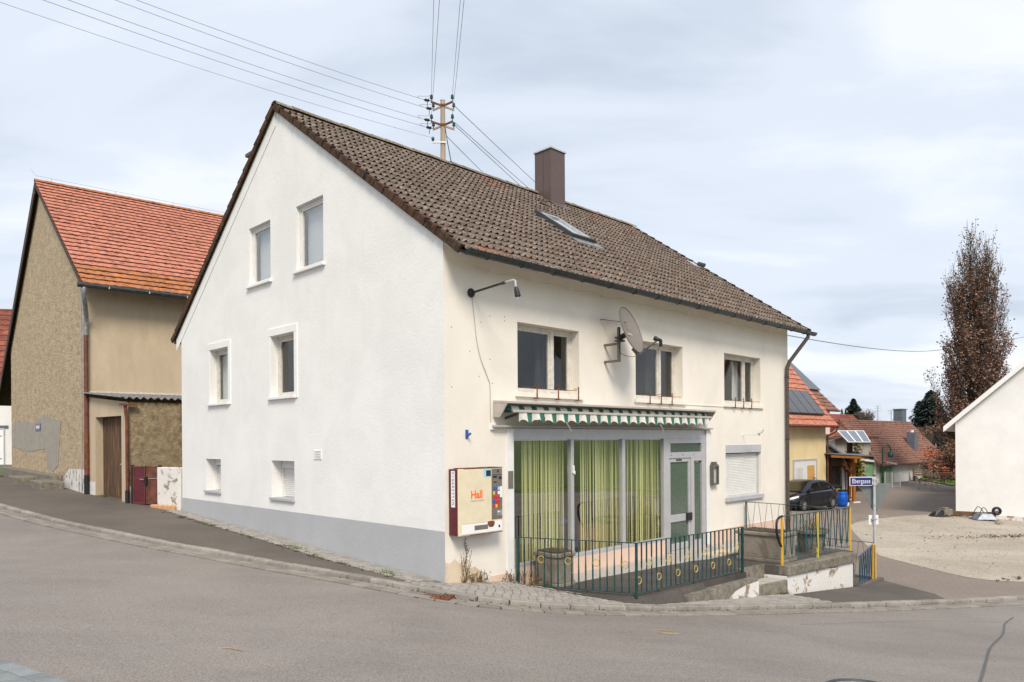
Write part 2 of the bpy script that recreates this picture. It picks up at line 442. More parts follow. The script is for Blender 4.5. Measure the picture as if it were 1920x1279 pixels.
def awningm():
    m, t, b = nodes('awning_cloth')
    uv = t.nodes.new('ShaderNodeTexCoord').outputs['Object']
    sx = t.nodes.new('ShaderNodeSeparateXYZ'); t.links.new(uv, sx.inputs[0])
    a = t.nodes.new('ShaderNodeMath'); a.operation = 'MULTIPLY'; a.inputs[1].default_value = 1 / .312; t.links.new(sx.outputs[0], a.inputs[0])
    f = t.nodes.new('ShaderNodeMath'); f.operation = 'FRACT'; t.links.new(a.outputs[0], f.inputs[0])
    col = ramp(t, f.outputs[0], [(.0, (.70, .68, .62)), (.24, (.70, .68, .62)), (.29, (.010, .13, .09)), (.66, (.010, .13, .09)), (.71, (.72, .70, .65)), (1, (.72, .70, .65))])
    p = pos(t)
    col = mixc(t, ramp(t, noise(t, p, 9, 6, .7), [(.45, (0, 0, 0)), (.75, (.5,) * 3)]), col, (.26, .23, .18))
    t.links.new(col, b.inputs['Base Color']); b.inputs['Roughness'].default_value = .9
awningm()

# ------------------------------------------------------------------ mesh helpers
OFF = {}
def tag(o, label, cat, group=None):
    o['label'] = label; o['category'] = cat
    if group: o['group'] = group
    return o
def thing(name, label, cat, loc=(0, 0, 0), rotz=0, group=None, off=(0, 0, 0)):
    """an Empty at a thing's base; its parts are built in the frame's own coordinates, less off"""
    o = bpy.data.objects.new(name, None); COL.objects.link(o)
    o.location = loc; o.rotation_euler = (0, 0, rotz); o.empty_display_size = .2
    OFF[o.name] = Vector(off)
    return tag(o, label, cat, group)

class MB:
    def __init__(s): s.v = []; s.f = []
    def add(s, vs, fs):
        k = len(s.v); s.v += [tuple(p) for p in vs]; s.f += [tuple(i + k for i in f) for f in fs]; return s
    def box(s, x0, x1, y0, y1, z0, z1):
        return s.add([(x0,y0,z0),(x1,y0,z0),(x1,y1,z0),(x0,y1,z0),(x0,y0,z1),(x1,y0,z1),(x1,y1,z1),(x0,y1,z1)],
                     [(3,2,1,0),(4,5,6,7),(0,1,5,4),(1,2,6,5),(2,3,7,6),(3,0,4,7)])
    def pbox(s, P, a0, a1, d0, d1, z0, z1):
        return s.add([P(a0,d0,z0),P(a1,d0,z0),P(a1,d1,z0),P(a0,d1,z0),P(a0,d0,z1),P(a1,d0,z1),P(a1,d1,z1),P(a0,d1,z1)],
                     [(3,2,1,0),(4,5,6,7),(0,1,5,4),(1,2,6,5),(2,3,7,6),(3,0,4,7)])
    def hexa(s, p):
        return s.add(p, [(3,2,1,0),(4,5,6,7),(0,1,5,4),(1,2,6,5),(2,3,7,6),(3,0,4,7)])
    def quad(s, a, b, c, d): return s.add([a, b, c, d], [(0, 1, 2, 3)])
    def tri(s, a, b, c): return s.add([a, b, c], [(0, 1, 2)])
    def ext(s, poly, vec):
        """a flat outline pushed along a vector into a solid"""
        n = len(poly); vec = Vector(vec); p = [Vector(q) for q in poly]
        return s.add(p + [q + vec for q in p], [tuple(range(n))[::-1], tuple(range(n, 2 * n))] + [(i, (i + 1) % n, (i + 1) % n + n, i + n) for i in range(n)])
    def prism(s, poly, z0, z1): return s.ext([(x, y, z0) for x, y in poly], (0, 0, z1 - z0))
    def bar(s, a, b, w, h=None, up=(0, 0, 1)):
        a = Vector(a); b = Vector(b); h = h or w; d = (b - a).normalized()
        x = d.cross(Vector(up))
        if x.length < 1e-4: x = d.cross(Vector((0, 1, 0)))
        x.normalize(); y = x.cross(d); x *= w / 2; y *= h / 2
        return s.hexa([a-x-y, a+x-y, a+x+y, a-x+y, b-x-y, b+x-y, b+x+y, b-x+y])
    def tube(s, pts, r, n=8, caps=True):
        pts = [Vector(p) for p in pts]; m = len(pts); rs = r if isinstance(r, (list, tuple)) else [r] * m
        vs = []; prev = None
        for i, p in enumerate(pts):
            d = (pts[min(i + 1, m - 1)] - pts[max(i - 1, 0)]).normalized()
            if prev is None:
                x = d.cross(Vector((0, 0, 1)))
                if x.length < 1e-3: x = d.cross(Vector((1, 0, 0)))
            else: x = prev - d * prev.dot(d)
            x.normalize(); prev = x; y = d.cross(x)
            for k in range(n):
                a = 2 * math.pi * k / n; vs.append(p + (x * math.cos(a) + y * math.sin(a)) * rs[i])
        fs = [(i*n+k, i*n+(k+1)%n, (i+1)*n+(k+1)%n, (i+1)*n+k) for i in range(m-1) for k in range(n)]
        if caps: fs += [tuple(range(n))[::-1], tuple(range((m-1)*n, m*n))]
        return s.add(vs, fs)
    def lathe(s, prof, c=(0, 0, 0), n=16, ax=None):
        """a profile of (radius, height) turned about an axis through c"""
        c = Vector(c); ax = Vector(ax or (0, 0, 1)).normalized()
        x = ax.cross(Vector((0, 1, 0)))
        if x.length < 1e-3: x = ax.cross(Vector((1, 0, 0)))
        x.normalize(); y = ax.cross(x); m = len(prof)
        vs = [c + ax * z + (x * math.cos(2*math.pi*k/n) + y * math.sin(2*math.pi*k/n)) * r for r, z in prof for k in range(n)]
        fs = [(i*n+k, i*n+(k+1)%n, (i+1)*n+(k+1)%n, (i+1)*n+k) for i in range(m-1) for k in range(n)]
        fs += [tuple(range(n))[::-1], tuple(range((m-1)*n, m*n))]
        return s.add(vs, fs)
    def ring(s, c, R, r, ax, n=16, m=6):
        c = Vector(c); ax = Vector(ax).normalized(); x = ax.cross(Vector((0, 0, 1)))
        if x.length < 1e-3: x = ax.cross(Vector((1, 0, 0)))
        x.normalize(); y = ax.cross(x); vs = []
        for i in range(n):
            a = 2*math.pi*i/n; d = x*math.cos(a) + y*math.sin(a)
            for k in range(m):
                q = 2*math.pi*k/m; vs.append(c + d*(R + r*math.cos(q)) + ax*(r*math.sin(q)))
        return s.add(vs, [(i*m+k, ((i+1)%n)*m+k, ((i+1)%n)*m+(k+1)%m, i*m+(k+1)%m) for i in range(n) for k in range(m)])
    def build(s, name, mat, parent=None, smooth=False, bevel=0, off=None, loc=None, rotz=0, recalc=True, angle=40):
        o_ = OFF.get(parent.name, Vector((0, 0, 0))) if (parent and off is None) else Vector(off or (0, 0, 0))
        me = bpy.data.meshes.new(name)
        me.from_pydata([(p[0]-o_.x, p[1]-o_.y, p[2]-o_.z) for p in s.v], [], s.f)
        if recalc and len(s.f) < 60000:
            bm = bmesh.new(); bm.from_mesh(me); bmesh.ops.recalc_face_normals(bm, faces=bm.faces); bm.to_mesh(me); bm.free()
        me.materials.append(MATS[mat])
        o = bpy.data.objects.new(name, me); COL.objects.link(o)
        if parent: o.parent = parent; OFF[o.name] = o_
        if loc is not None: o.location = loc; o.rotation_euler = (0, 0, rotz)
        if smooth:
            me.polygons.foreach_set('use_smooth', [True] * len(me.polygons))
            if angle: me.set_sharp_from_angle(angle=rad(angle))
        if bevel:
            b = o.modifiers.new('bevel', 'BEVEL'); b.width = bevel; b.segments = 2; b.limit_method = 'ANGLE'; b.angle_limit = rad(40)
        return o

def part(name, mat, parent, fn, **k):
    m = MB(); fn(m); return m.build(name, mat, parent, **k)
def copy_tree(o, parent=None):
    c = o.copy(); COL.objects.link(c); c.parent = parent
    OFF[c.name] = OFF.get(o.name, Vector((0, 0, 0)))
    for ch in list(o.children): copy_tree(ch, c)
    return c
def struct(o): o['kind'] = 'structure'; return o
def stuff(o): o['kind'] = 'stuff'; return o

def panel(P, outer, holes):
    """a wall face with openings and their reveals; holes are (a0, a1, z0, z1, depth)"""
    m = MB()
    loops = [[Vector((a, z, 0)) for a, z in outer]] + [[Vector(q) for q in ((h[0],h[2],0),(h[1],h[2],0),(h[1],h[3],0),(h[0],h[3],0))] for h in holes]
    flat = [p for l in loops for p in l]
    m.add([P(p.x, 0, p.y) for p in flat], [t for t in tessellate_polygon(loops)])
    for a0, a1, z0, z1, d in holes:
        m.quad(P(a0,0,z0), P(a0,d,z0), P(a0,d,z1), P(a0,0,z1)); m.quad(P(a1,0,z0), P(a1,d,z0), P(a1,d,z1), P(a1,0,z1))
        m.quad(P(a0,0,z1), P(a1,0,z1), P(a1,d,z1), P(a0,d,z1)); m.quad(P(a0,0,z0), P(a1,0,z0), P(a1,d,z0), P(a0,d,z0))
    return m

def text_mesh(body, size, mat, name, parent, M, extrude=.001, spacing=1.0, xscale=1.0, bold=.0):
    """flat lettering as a thin mesh; M places its own x-y plane in the parent's coordinates"""
    cu = bpy.data.curves.new('t', 'FONT'); cu.body = body; cu.size = size; cu.extrude = extrude; cu.align_x = 'CENTER'; cu.align_y = 'CENTER'
    cu.space_character = spacing; cu.resolution_u = 3; cu.offset = size * bold
    ob = bpy.data.objects.new('t', cu); COL.objects.link(ob)
    dg = bpy.context.evaluated_depsgraph_get()
    me = bpy.data.meshes.new_from_object(ob.evaluated_get(dg))
    bpy.data.objects.remove(ob)
    me.name = name
    me.transform(M @ Matrix.Diagonal((xscale, 1, 1, 1)))
    me.materials.clear(); me.materials.append(MATS[mat])
    o = bpy.data.objects.new(name, me); COL.objects.link(o); o.parent = parent
    return o

def pieces(name, mesh, mats, parent, limit=300, keep=None, stuff_name=None, mat=None):
    """alike pieces: the nearest ones as objects that share one mesh, the rest joined into one part"""
    PM = parent.matrix_world if parent else Matrix()
    bpy.context.view_layer.update()
    PM = parent.matrix_world.copy() if parent else Matrix()
    def key(M):
        p = PM @ M.translation; d = p - EYE
        y = d.y
        if y < .5: return 1e9
        u = d.x / y; v = d.z / y
        pen = 0 if (abs(u) < .72 and -.36 < v < .62) else 1e4
        return d.length + pen
    order = sorted(range(len(mats)), key=lambda i: key(mats[i]))
    objs = []
    for i in order[:limit]:
        o = bpy.data.objects.new(name, mesh); COL.objects.link(o)
        if parent: o.parent = parent
        o.matrix_local = mats[i]; objs.append(o)
    rest = order[limit:]
    if rest:
        co = np.array([v.co for v in mesh.vertices]); fc = [tuple(p.vertices) for p in mesh.polygons]; n = len(co)
        V = []; Fc = []
        for j, i in enumerate(rest):
            Mx = np.array(mats[i]); V.append(co @ Mx[:3, :3].T + Mx[:3, 3]); Fc += [tuple(k + j * n for k in f) for f in fc]
        me = bpy.data.meshes.new(stuff_name or name)
        me.from_pydata(np.concatenate(V).tolist(), [], Fc); me.materials.append(mesh.materials[0])
        if any(p.use_smooth for p in mesh.polygons): me.polygons.foreach_set('use_smooth', [True] * len(me.polygons)); me.set_sharp_from_angle(angle=rad(45))
        o = bpy.data.objects.new(stuff_name or name, me); COL.objects.link(o)
        if parent: o.parent = parent
        stuff(o)
    return objs

def raw_mesh(name, m, mat, smooth=False):
    me = bpy.data.meshes.new(name); me.from_pydata(m.v, [], m.f); me.materials.append(MATS[mat])
    bm = bmesh.new(); bm.from_mesh(me); bmesh.ops.recalc_face_normals(bm, faces=bm.faces); bm.to_mesh(me); bm.free()
    if smooth: me.polygons.foreach_set('use_smooth', [True] * len(me.polygons)); me.set_sharp_from_angle(angle=rad(45))
    return me

def stone_mesh(name, mat, lx=1, ly=1, lz=1, ch=.08, dome=.0):
    """a block with its top edges worn off, unit size, top at z=0"""
    m = MB(); a = .5; c = .5 - ch
    m.add([(-a,-a,-1),(a,-a,-1),(a,a,-1),(-a,a,-1),(-a,-a,-ch*1.2),(a,-a,-ch*1.2),(a,a,-ch*1.2),(-a,a,-ch*1.2),(-c,-c,0),(c,-c,0),(c,c,0),(-c,c,0)],
          [(0,1,5,4),(1,2,6,5),(2,3,7,6),(3,0,4,7),(4,5,9,8),(5,6,10,9),(6,7,11,10),(7,4,8,11),(8,9,10,11)])
    m.v = [(x*lx, y*ly, z*lz) for x, y, z in m.v]
    return raw_mesh(name, m, mat)

def sheet(name, poly, mat, dz, step=.6, hf=H):
    """a surface that follows the lie of the land inside an outline"""
    poly = [Vector(p) for p in poly]; n = len(poly)
    xs = [p.x for p in poly]; ys = [p.y for p in poly]
    # split long edges
    bd = []
    for i in range(n):
        a, b = poly[i], poly[(i + 1) % n]; k = max(1, int((b - a).length / step))
        bd += [a + (b - a) * (j / k) for j in range(k)]
    def inside(x, y):
        c = False
        for i in range(n):
            a, b = poly[i], poly[i - 1]
            if (a.y > y) != (b.y > y) and x < (b.x - a.x) * (y - a.y) / (b.y - a.y) + a.x: c = not c
        return c
    pts = list(bd); y = min(ys) + step / 2
    while y < max(ys):
        x = min(xs) + step / 2
        while x < max(xs):
            if inside(x, y): pts.append(Vector((x, y)))
            x += step
        y += step
    nb = len(bd)
    v, e_, f, *_r = delaunay_2d_cdt(pts, [], [list(range(nb))], 1, 1e-4)
    m = MB(); m.add([(p.x, p.y, hf(p.x, p.y) + dz) for p in v], f)
    o = m.build(name, mat, None, smooth=True, recalc=False, angle=None)
    for p in o.data.polygons:
        if p.normal.z < 0: p.flip()
    return struct(o)

def arc(pts, step):
    """points and directions at even steps along a polyline"""
    pts = [Vector(p) for p in pts]; res = []; acc = 0; nxt = 0
    for a, b in zip(pts, pts[1:]):
        l = (b - a).length; d = (b - a) / l
        while nxt <= acc + l: res.append((a + d * (nxt - acc), d)); nxt += step
        acc += l
    return res
def lie(c, d, dz=0, yaw=0):
    """a frame that lies on the land at c with its x axis along d"""
    a = math.atan2(d[1], d[0]) + yaw; e_ = .12
    gx = (H(c[0] + e_, c[1]) - H(c[0] - e_, c[1])) / (2 * e_); gy = (H(c[0], c[1] + e_) - H(c[0], c[1] - e_)) / (2 * e_)
    n = Vector((-gx, -gy, 1)).normalized(); x = Vector((math.cos(a), math.sin(a), 0)); x = (x - n * x.dot(n)).normalized(); y = n.cross(x)
    M = Matrix((x, y, n)).transposed().to_4x4(); M.translation = (c[0], c[1], H(c[0], c[1]) + dz)
    return M
def smoothline(pts, k=3):
    P = [Vector(p) for p in pts]; r = []
    for i in range(len(P) - 1):
        p0, p1, p2, p3 = P[max(i-1, 0)], P[i], P[i+1], P[min(i+2, len(P)-1)]
        for j in range(k):
            t = j / k; r.append(.5*((2*p1)+(p2-p0)*t+(2*p0-5*p1+4*p2-p3)*t*t+(3*p1-p0-3*p2+p3)*t**3))
    return r + [P[-1]]
def offset(line, d):
    r = []
    for i, p in enumerate(line):
        t = (line[min(i+1, len(line)-1)] - line[max(i-1, 0)]).normalized(); r.append(p + Vector((-t.y, t.x)) * d)
    return r

# ------------------------------------------------------------------ the land
def hw(s, t):
    """white house coordinates (along the front, into the depth) to the village's"""
    return Vector((P0.x + (s - t) * .70711, P0.y + (s + t) * .70711))

def make_ground():
    g = [-3000, -1200, -500, -250, -150] + [x for x in range(-100, 141, 4)] + [180, 260, 500, 1200, 3000]
    m = MB(); k = len(g); vs = []
    for y in g:
        for x in g:
            r = math.hypot(x - 5, y - 20); a = min(1, max(0, (r - 48) / 12))
            vs.append((x, y + 20, H(x, y + 20) - .75 + a * .70))
    m.add(vs, [(j*k+i, j*k+i+1, (j+1)*k+i+1, (j+1)*k+i) for j in range(k-1) for i in range(k-1)])
    struct(m.build('ground', 'grass_ground', smooth=True, angle=None, recalc=False))
make_ground()

KERB = smoothline([(-45,50),(-34,38),(-24,28.2),(-17,21.8),(-12.99,18.52),(-10.28,16.36),(-8.32,14.98),(-6.72,13.92),(-5.41,13.2),(-3.99,12.38),(-2.71,11.6),(-1.6,10.95),(-.98,10.68),(-.48,10.6),
  (.3,10.72),(1.1,10.94),(1.95,11.24),(2.87,11.68),(3.93,12.3),(5.1,12.98),(6.29,13.52),(8.22,14.3),(10.67,15.26),(14,16.4),(20,18),(40,22)], 4)
KW = .15
KI = offset(KERB, KW)              # inner edge of the kerb, towards the house
KO = offset(KERB, -.34)            # outer edge of the gutter stones
def cut(line, a, b):
    """the stretch of a line between two x values"""
    return [p for p in line if a <= p.x <= b]

near_edge = [(1.6,-2.5),(.4,.6),(-1.2,3.4),(-3.0,5.36),(-3.31,5.58),(-3.79,5.88),(-4.39,6.24),(-7,8.3),(-11,11.7),(-20,19.2),(-30,28.5),(-42,40)]
sheet('road', [p for p in KO] + [(40,-12),(1.6,-12)] + [Vector(p) for p in near_edge], 'road_asphalt', -.078, .6)
sheet('near_pavement', [Vector(p) for p in near_edge] + [(-42,-12),(1.6,-12)], 'joint_dirt', -.045, 1.2)

ca, sa = math.cos(rad(40.8)), math.sin(rad(40.8))
BC = Vector((-12.74, 21.8))
def bw(s, t): return Vector((BC.x + s*ca - t*sa, BC.y + s*sa + t*ca))
gable_edge = [hw(.05, t) for t in (0, 2, 4, 6, 8, 10.7)]
pav = cut(KI, -46, -1.06) + [hw(.05, 0)] + gable_edge + [Vector((-9.2,20.2)), Vector((-10.2,20.6)), Vector((-11.9,22.4)), bw(.3,.3), bw(.4,8), bw(.4,17), Vector((-30,46)), Vector((-40,56))]
sheet('pavement', pav, 'pavement_asphalt', -.004, .6)
TER = [(1.5,.06),(1.5,-.08),(2.18,-1.85),(2.5,-2.12),(5.45,-2.27),(6.05,-2.55),(6.62,-2.55),(9.15,-2.86),(9.7,-.05),(9.7,.06)]

def lay_stones():
    kerb = bpy.data.objects.new('kerb', None); COL.objects.link(kerb); struct(kerb)
    me = stone_mesh('kerb_stone', 'kerb_stone', 1, 1, 1, .06)
    ms = []
    mid = offset(KERB, KW / 2)
    vis = [p for p in mid if -22 < p.x < 22]
    L_ = 0
    for (p, d), (q, _d) in zip(arc(vis, .46), arc(vis, .46)[1:]):
        c = (p + q) / 2; l = (q - p).length - .012
        M = lie(c, d, .012 + random.uniform(-.004, .004), random.uniform(-.012, .012)) @ Matrix.Diagonal((l, KW * random.uniform(.94, 1.0), .25, 1))
        ms.append(M)
    pieces('kerb_stone', me, ms, kerb, 300, stuff_name='kerb_far_stones')
    gut = bpy.data.objects.new('gutter_strip', None); COL.objects.link(gut); struct(gut)
    me = stone_mesh('gutter_stone', 'gutter_stone', 1, 1, 1, .045)
    ms = []
    for row, off_ in enumerate((-.085, -.245)):
        ln = [p for p in offset(KERB, off_) if -16 < p.x < 14]
        a = arc(ln, .31)
        for (p, d), (q, _d) in zip(a, a[1:]):
            c = (p + q) / 2
            if (c - Vector((-1.18, 10.45))).length < .34 and row == 0 and False: continue
            ms.append(lie(c, d, -.055 + random.uniform(-.003, .003), random.uniform(-.015, .015)) @ Matrix.Diagonal(((q - p).length - .012, .15, .15, 1)))
    pieces('gutter_stone', me, ms, gut, 290, stuff_name='gutter_far_stones')
    gb = [p for p in offset(KERB, .02) if -40 < p.x < 38] + [p for p in reversed(offset(KERB, -.36)) if -40 < p.x < 38]
    sheet('gutter_bed', gb, 'joint_dirt', -.09, .8)

    # setts round the corner of the house and along the gable
    reg = [p for p in KI if -1.6 < p.x < 5.9]
    wall = [hw(-.6, .25), hw(-.02, 0), hw(.7, -.02), hw(1.5, -.05)] + [hw(*p) for p in TER[1:8]]
    outl = reg + [Vector((5.98, 13.66)), hw(6.55, -2.7), hw(6.55, -2.5), hw(6.05, -2.5)] + [hw(*p) for p in reversed(TER[1:5])] + [hw(1.5, 0), hw(.0, .0), hw(-.55, .35)]
    sheet('sett_pavement_bed', outl, 'joint_dirt', -.012, .4)
    base = bpy.data.objects.new('sett_pavement', None); COL.objects.link(base); struct(base)
    me = stone_mesh('sett', 'sett_stone', 1, 1, 1, .07)
    poly = outl; n = len(poly)
    def inside(x, y):
        c = False
        for i in range(n):
            a, b = poly[i], poly[i - 1]
            if (a.y > y) != (b.y > y) and x < (b.x - a.x) * (y - a.y) / (b.y - a.y) + a.x: c = not c
        return c
    ms = []
    for row in range(1, 26):
        ln = [p for p in offset(KERB, KW - .055 + row * .118) if -3 < p.x < 7.5]
        a = arc(ln, .135)
        for k, ((p, d), (q, _d)) in enumerate(zip(a, a[1:])):
            c = (p + q) / 2 + d * (.06 if row % 2 else 0)
            if not inside(c.x, c.y): continue
            ms.append(lie(c, d, random.uniform(-.004, .004), random.uniform(-.07, .07)) @ Matrix.Rotation(random.uniform(-.02, .02), 4, 'X') @ Matrix.Diagonal((.127 * random.uniform(.9, 1), .110 * random.uniform(.9, 1), .08, 1)))
    for row in range(4):                               # strip along the gable
        for k in range(76):
            s, t = -.07 - row * .125, .3 + k * .138 + (row % 2) * .06
            if row > 2 and t > 7.5: continue
            p = hw(s + random.uniform(-.008, .008), t)
            ms.append(lie(p, (-.7071, .7071), .012 + random.uniform(-.006, .006), random.uniform(-.08, .08)) @ Matrix.Diagonal((.125 * random.uniform(.86, 1), .112 * random.uniform(.86, 1), .08, 1)))
    pieces('sett', me, ms, base, 300, stuff_name='sett_far_stones')
    sheet('gable_strip_bed', [hw(.04, .1), hw(-.50, .1), hw(-.50, 7.6), hw(-.36, 10.6), hw(.04, 10.6)], 'joint_dirt', .0, .5)

    # the slabs of the pavement at the near side of the road
    base = bpy.data.objects.new('slab_pavement', None); COL.objects.link(base); struct(base)
    me = stone_mesh('paving_slab', 'paver_blue', 1, 1, 1, .035)
    ms = []
    ln = [Vector(p) for p in near_edge]
    for row in range(7):
        o = offset(ln, .075 + row * .158)
        a = [x for x in arc(o, .235) if -9 < x[0].x < -1.5]
        for (p, d), (q, _d) in zip(a, a[1:]):
            c = (p + q) / 2 + d * (.11 if row % 2 else 0)
            ms.append(lie(c, d, -.03 + random.uniform(-.003, .003), random.uniform(-.01, .01)) @ Matrix.Diagonal((.225, .148, .1, 1)))
    pieces('paving_slab', me, ms, base, 200, stuff_name='slab_far_stones')

    sheet('asphalt_apron', [p for p in KI if 5.4 < p.x < 8.75] + [Vector((8.9, 15.4)), Vector((8.75, 16.3)), hw(10.75, -2.9), hw(10.75, -2.0), hw(9.2, -2.0), hw(9.2, -2.95), hw(6.6, -2.6), hw(6.3, -2.65)], 'dark_asphalt', -.018, .5)
    sheet('lane', [p for p in KI if 5.9 < p.x < 39.5] + [(42, 40), (40, 52), (38.5, 64), (26, 62), (20, 48), (14, 46), (8, 40), (5, 36), hw(12.4, 9), hw(12.3, .1), hw(10.75, .1), hw(10.75, -2.9), hw(9.2, -2.95), hw(6.6, -2.65)], 'lane_pavers', -.03, .9)
    sheet('gravel_yard', smoothline([(10.3,20.5),(10.75,18.7),(11.1,17.65),(12,17.25),(14.2,17.7),(20,19.2),(34,22.6),(36,33),(21,33.5),(19.5,32.3),(17.1,31.5),(14.6,29.6),(12.6,27.2),(11.2,23.6),(10.3,20.5)], 3)[:-1], 'gravel', -.022, .7)
    sheet('verge', [(31.2,52),(33.2,62.3),(36,66),(60,74),(62,56),(42,50)], 'grass_ground', .03, 2)
lay_stones()

def ground_bits():
    # drain grate in the gutter
    d = Vector((.86, -.5)).normalized(); c = Vector((-1.12, 10.62))
    z = H(c.x, c.y) - .044
    t = thing('drain_grate', 'rusty cast iron drain grate let into the gutter below the house corner', 'drain', (c.x, c.y, z), math.atan2(d.y, d.x) + rad(16))
    part('frame', 'rust', t, lambda m: [m.box(-.25, .25, -.19, -.16, -.05, .004), m.box(-.25, .25, .16, .19, -.05, .004), m.box(-.25, -.22, -.16, .16, -.05, .004), m.box(.22, .25, -.16, .16, -.05, .004)])
    part('pit', 'black_metal', t, lambda m: m.box(-.22, .22, -.16, .16, -.06, -.035))
    for i in range(8):
        x = -.19 + i * .0545
        part('bar', 'rust', t, lambda m: m.box(x - .013, x + .013, -.16, .16, -.03, .002))
    part('cross_bar', 'rust', t, lambda m: m.box(-.22, .22, -.012, .012, -.034, -.003))
    # manhole at the picture's lower edge
    c = Vector((3.36, 7.02)); z = H(c.x, c.y) - .077
    t = thing('manhole_cover', 'round iron manhole cover in the road at the lower edge', 'manhole', (c.x, c.y, z))
    part('rim', 'dark_grey', t, lambda m: m.ring((0, 0, 0), .36, .018, (0, 0, 1), 32, 6), smooth=True)
    part('lid', 'zinc', t, lambda m: m.lathe([(.0, -.02), (.325, -.02), (.325, .004), (.31, .008), (0, .008)], n=32))
    part('inner_ring', 'dark_grey', t, lambda m: m.ring((0, 0, .008), .22, .008, (0, 0, 1), 28, 6))
    # tar joint and the curved crack in the road
    for pts, nm, w in (([(4.3,6.9),(5.03,7.88),(5.8,8.98),(6.7,10.26),(7.7,11.5),(8.48,12.6),(9.1,13.3)], 'tar_joint', .017), ([(4.42,11.26),(5.3,11.75),(6.09,12.14),(7.0,12.5),(7.75,12.68),(8.85,12.7)], 'road_crack', .004)):
        ln = smoothline(pts, 6)
        o = sheet(nm, offset(ln, w) + list(reversed(offset(ln, -w))), 'tar', -.0735, .3)
    for i, (px, py, a, l, nm) in enumerate([(1.95,9.55,.05,.42,'longer lower'),(1.98,9.78,-.1,.36,'shorter upper'),(-2.75,7.1,-.3,.3,'lone')]):
        m = MB(); m.bar((-l/2, 0, 0), (0, .006, .006), .012, .006); m.bar((0, .006, .006), (l/2, -.01, 0), .01, .006)
        o = m.build('straw', 'straw', loc=(px, py, H(px, py) - .072), rotz=a)
        tag(o, ['longer yellow straw stalk lying on the road near the steps', 'shorter straw stalk just behind the longer one on the road', 'single straw stalk lying on the road at lower left'][i], 'straw')
    # litter caught in the gutter
    m = MB()
    for p, d in arc([q for q in offset(KERB, -.02) if -3 < q.x < 9], .022):
        if random.random() < .45: continue
        c = p + Vector((random.gauss(0, .03), random.gauss(0, .03))); r = random.uniform(.006, .018); a = random.random() * 6.3; z = H(c.x, c.y) - .05 + random.random() * .012
        u = Vector((math.cos(a), math.sin(a), random.uniform(-.3, .3))) * r; v = Vector((-math.sin(a), math.cos(a), random.uniform(-.3, .3))) * r * .6
        q = Vector((c.x, c.y, z)); m.quad(q - u - v, q + u - v, q + u + v, q - u + v)
    stuff(m.build('leaf_litter', 'litter', recalc=False))
    # small stones of the yard and fallen leaves
    m = MB()
    for i in range(2600):
        x, y = random.uniform(10.5, 26), random.uniform(17.5, 32)
        r = random.uniform(.008, .028); z = H(x, y) - .02
        m.add([(x-r,y-r,z),(x+r,y-r*.7,z),(x+r*.8,y+r,z),(x-r*.7,y+r*.8,z),(x,y,z+r)], [(0,1,4),(1,2,4),(2,3,4),(3,0,4)])
    stuff(m.build('yard_stones', 'flint', recalc=False))
    m = MB()
    for i in range(900):
        k = random.random()
        x, y = (random.gauss(17.2, 1.4), random.gauss(24.8, .22)) if k < .75 else (random.uniform(11, 22), random.uniform(18, 31))
        y += (x - 17) * .25
        r = random.uniform(.01, .032); a = random.random() * 6.3; z = H(x, y) - .005
        u = Vector((math.cos(a), math.sin(a), random.uniform(-.4, .4))) * r; v = Vector((-math.sin(a), math.cos(a), random.uniform(-.4, .4))) * r * .7
        q = Vector((x, y, z)); m.quad(q - u - v, q + u - v, q + u + v, q - u + v)
    stuff(m.build('yard_leaves', 'litter', recalc=False))
    # tufts: weeds and moss at edges
    def tufts(name, mat, spots, h, n):
        m = MB()
        for x, y, k in spots:
            for i in range(n):
                a = random.random() * 6.3; rr = abs(random.gauss(0, .06)) * k; bx, by = x + math.cos(a) * rr, y + math.sin(a) * rr; z = H(bx, by)
                hh = h * random.uniform(.4, 1.1) * k; w = random.uniform(.003, .007); b = random.random() * 6.3
                tip = Vector((bx + math.cos(a) * hh * .5, by + math.sin(a) * hh * .5, z + hh))
                m.tri((bx - math.cos(b) * w, by - math.sin(b) * w, z), (bx + math.cos(b) * w, by + math.sin(b) * w, z), tip)
        return stuff(m.build(name, mat, recalc=False))
    sp = []
    for i in range(70):
        s = random.uniform(-.6, -.42); t = random.uniform(.6, 10.4); p = hw(s, t); sp.append((p.x, p.y, random.uniform(.3, .9)))
    tufts('moss_tufts', 'moss', sp, .05, 26)
    sp = [(*hw(-.4, .9), 1.3), (*hw(-.35, 1.1), 1.2), (*hw(-.45, 3.9), 1.6), (*hw(-.42, 4.15), 1.5), (-11.75, 21.15, 1.6), (-11.8, 21.2, 1.5)]
    tufts('grass_tufts', 'grass_blade', sp, .055, 50)
    sp = [(14.6, 17.9, 1.4), (14.9, 18.0, 1.2), (15.3, 18.15, 1.5), (19.0, 28.6, 1.6)] + [(random.uniform(11.2, 16), 0, random.uniform(.3, 1)) for i in range(14)] + [(*hw(6.3 + i * .1, -2.55), .6) for i in range(3)]
    sp = [(x, 17.35 + (x - 12) * .2 + random.gauss(0, .12) if y == 0 else y, k) for x, y, k in sp]
    tufts('yard_weeds', 'moss', sp, .10, 45)
    m = MB()                                            # grass of the verge beyond the lane
    for i in range(5200):
        x, y = random.uniform(32, 40), random.uniform(52.5, 66)
        if y > 62.3 + (x - 33.2) * 1.2 or x < 31.6 + (y - 52) * .16: continue
        z = H(x, y) + .03; a = random.random() * 6.3; h = random.uniform(.06, .14)
        m.tri((x - .03, y, z), (x + .03, y + .01, z), (x + math.cos(a) * .06, y + math.sin(a) * .06, z + h))
    stuff(m.build('verge_grass', 'grass_blade', recalc=False))
ground_bits()

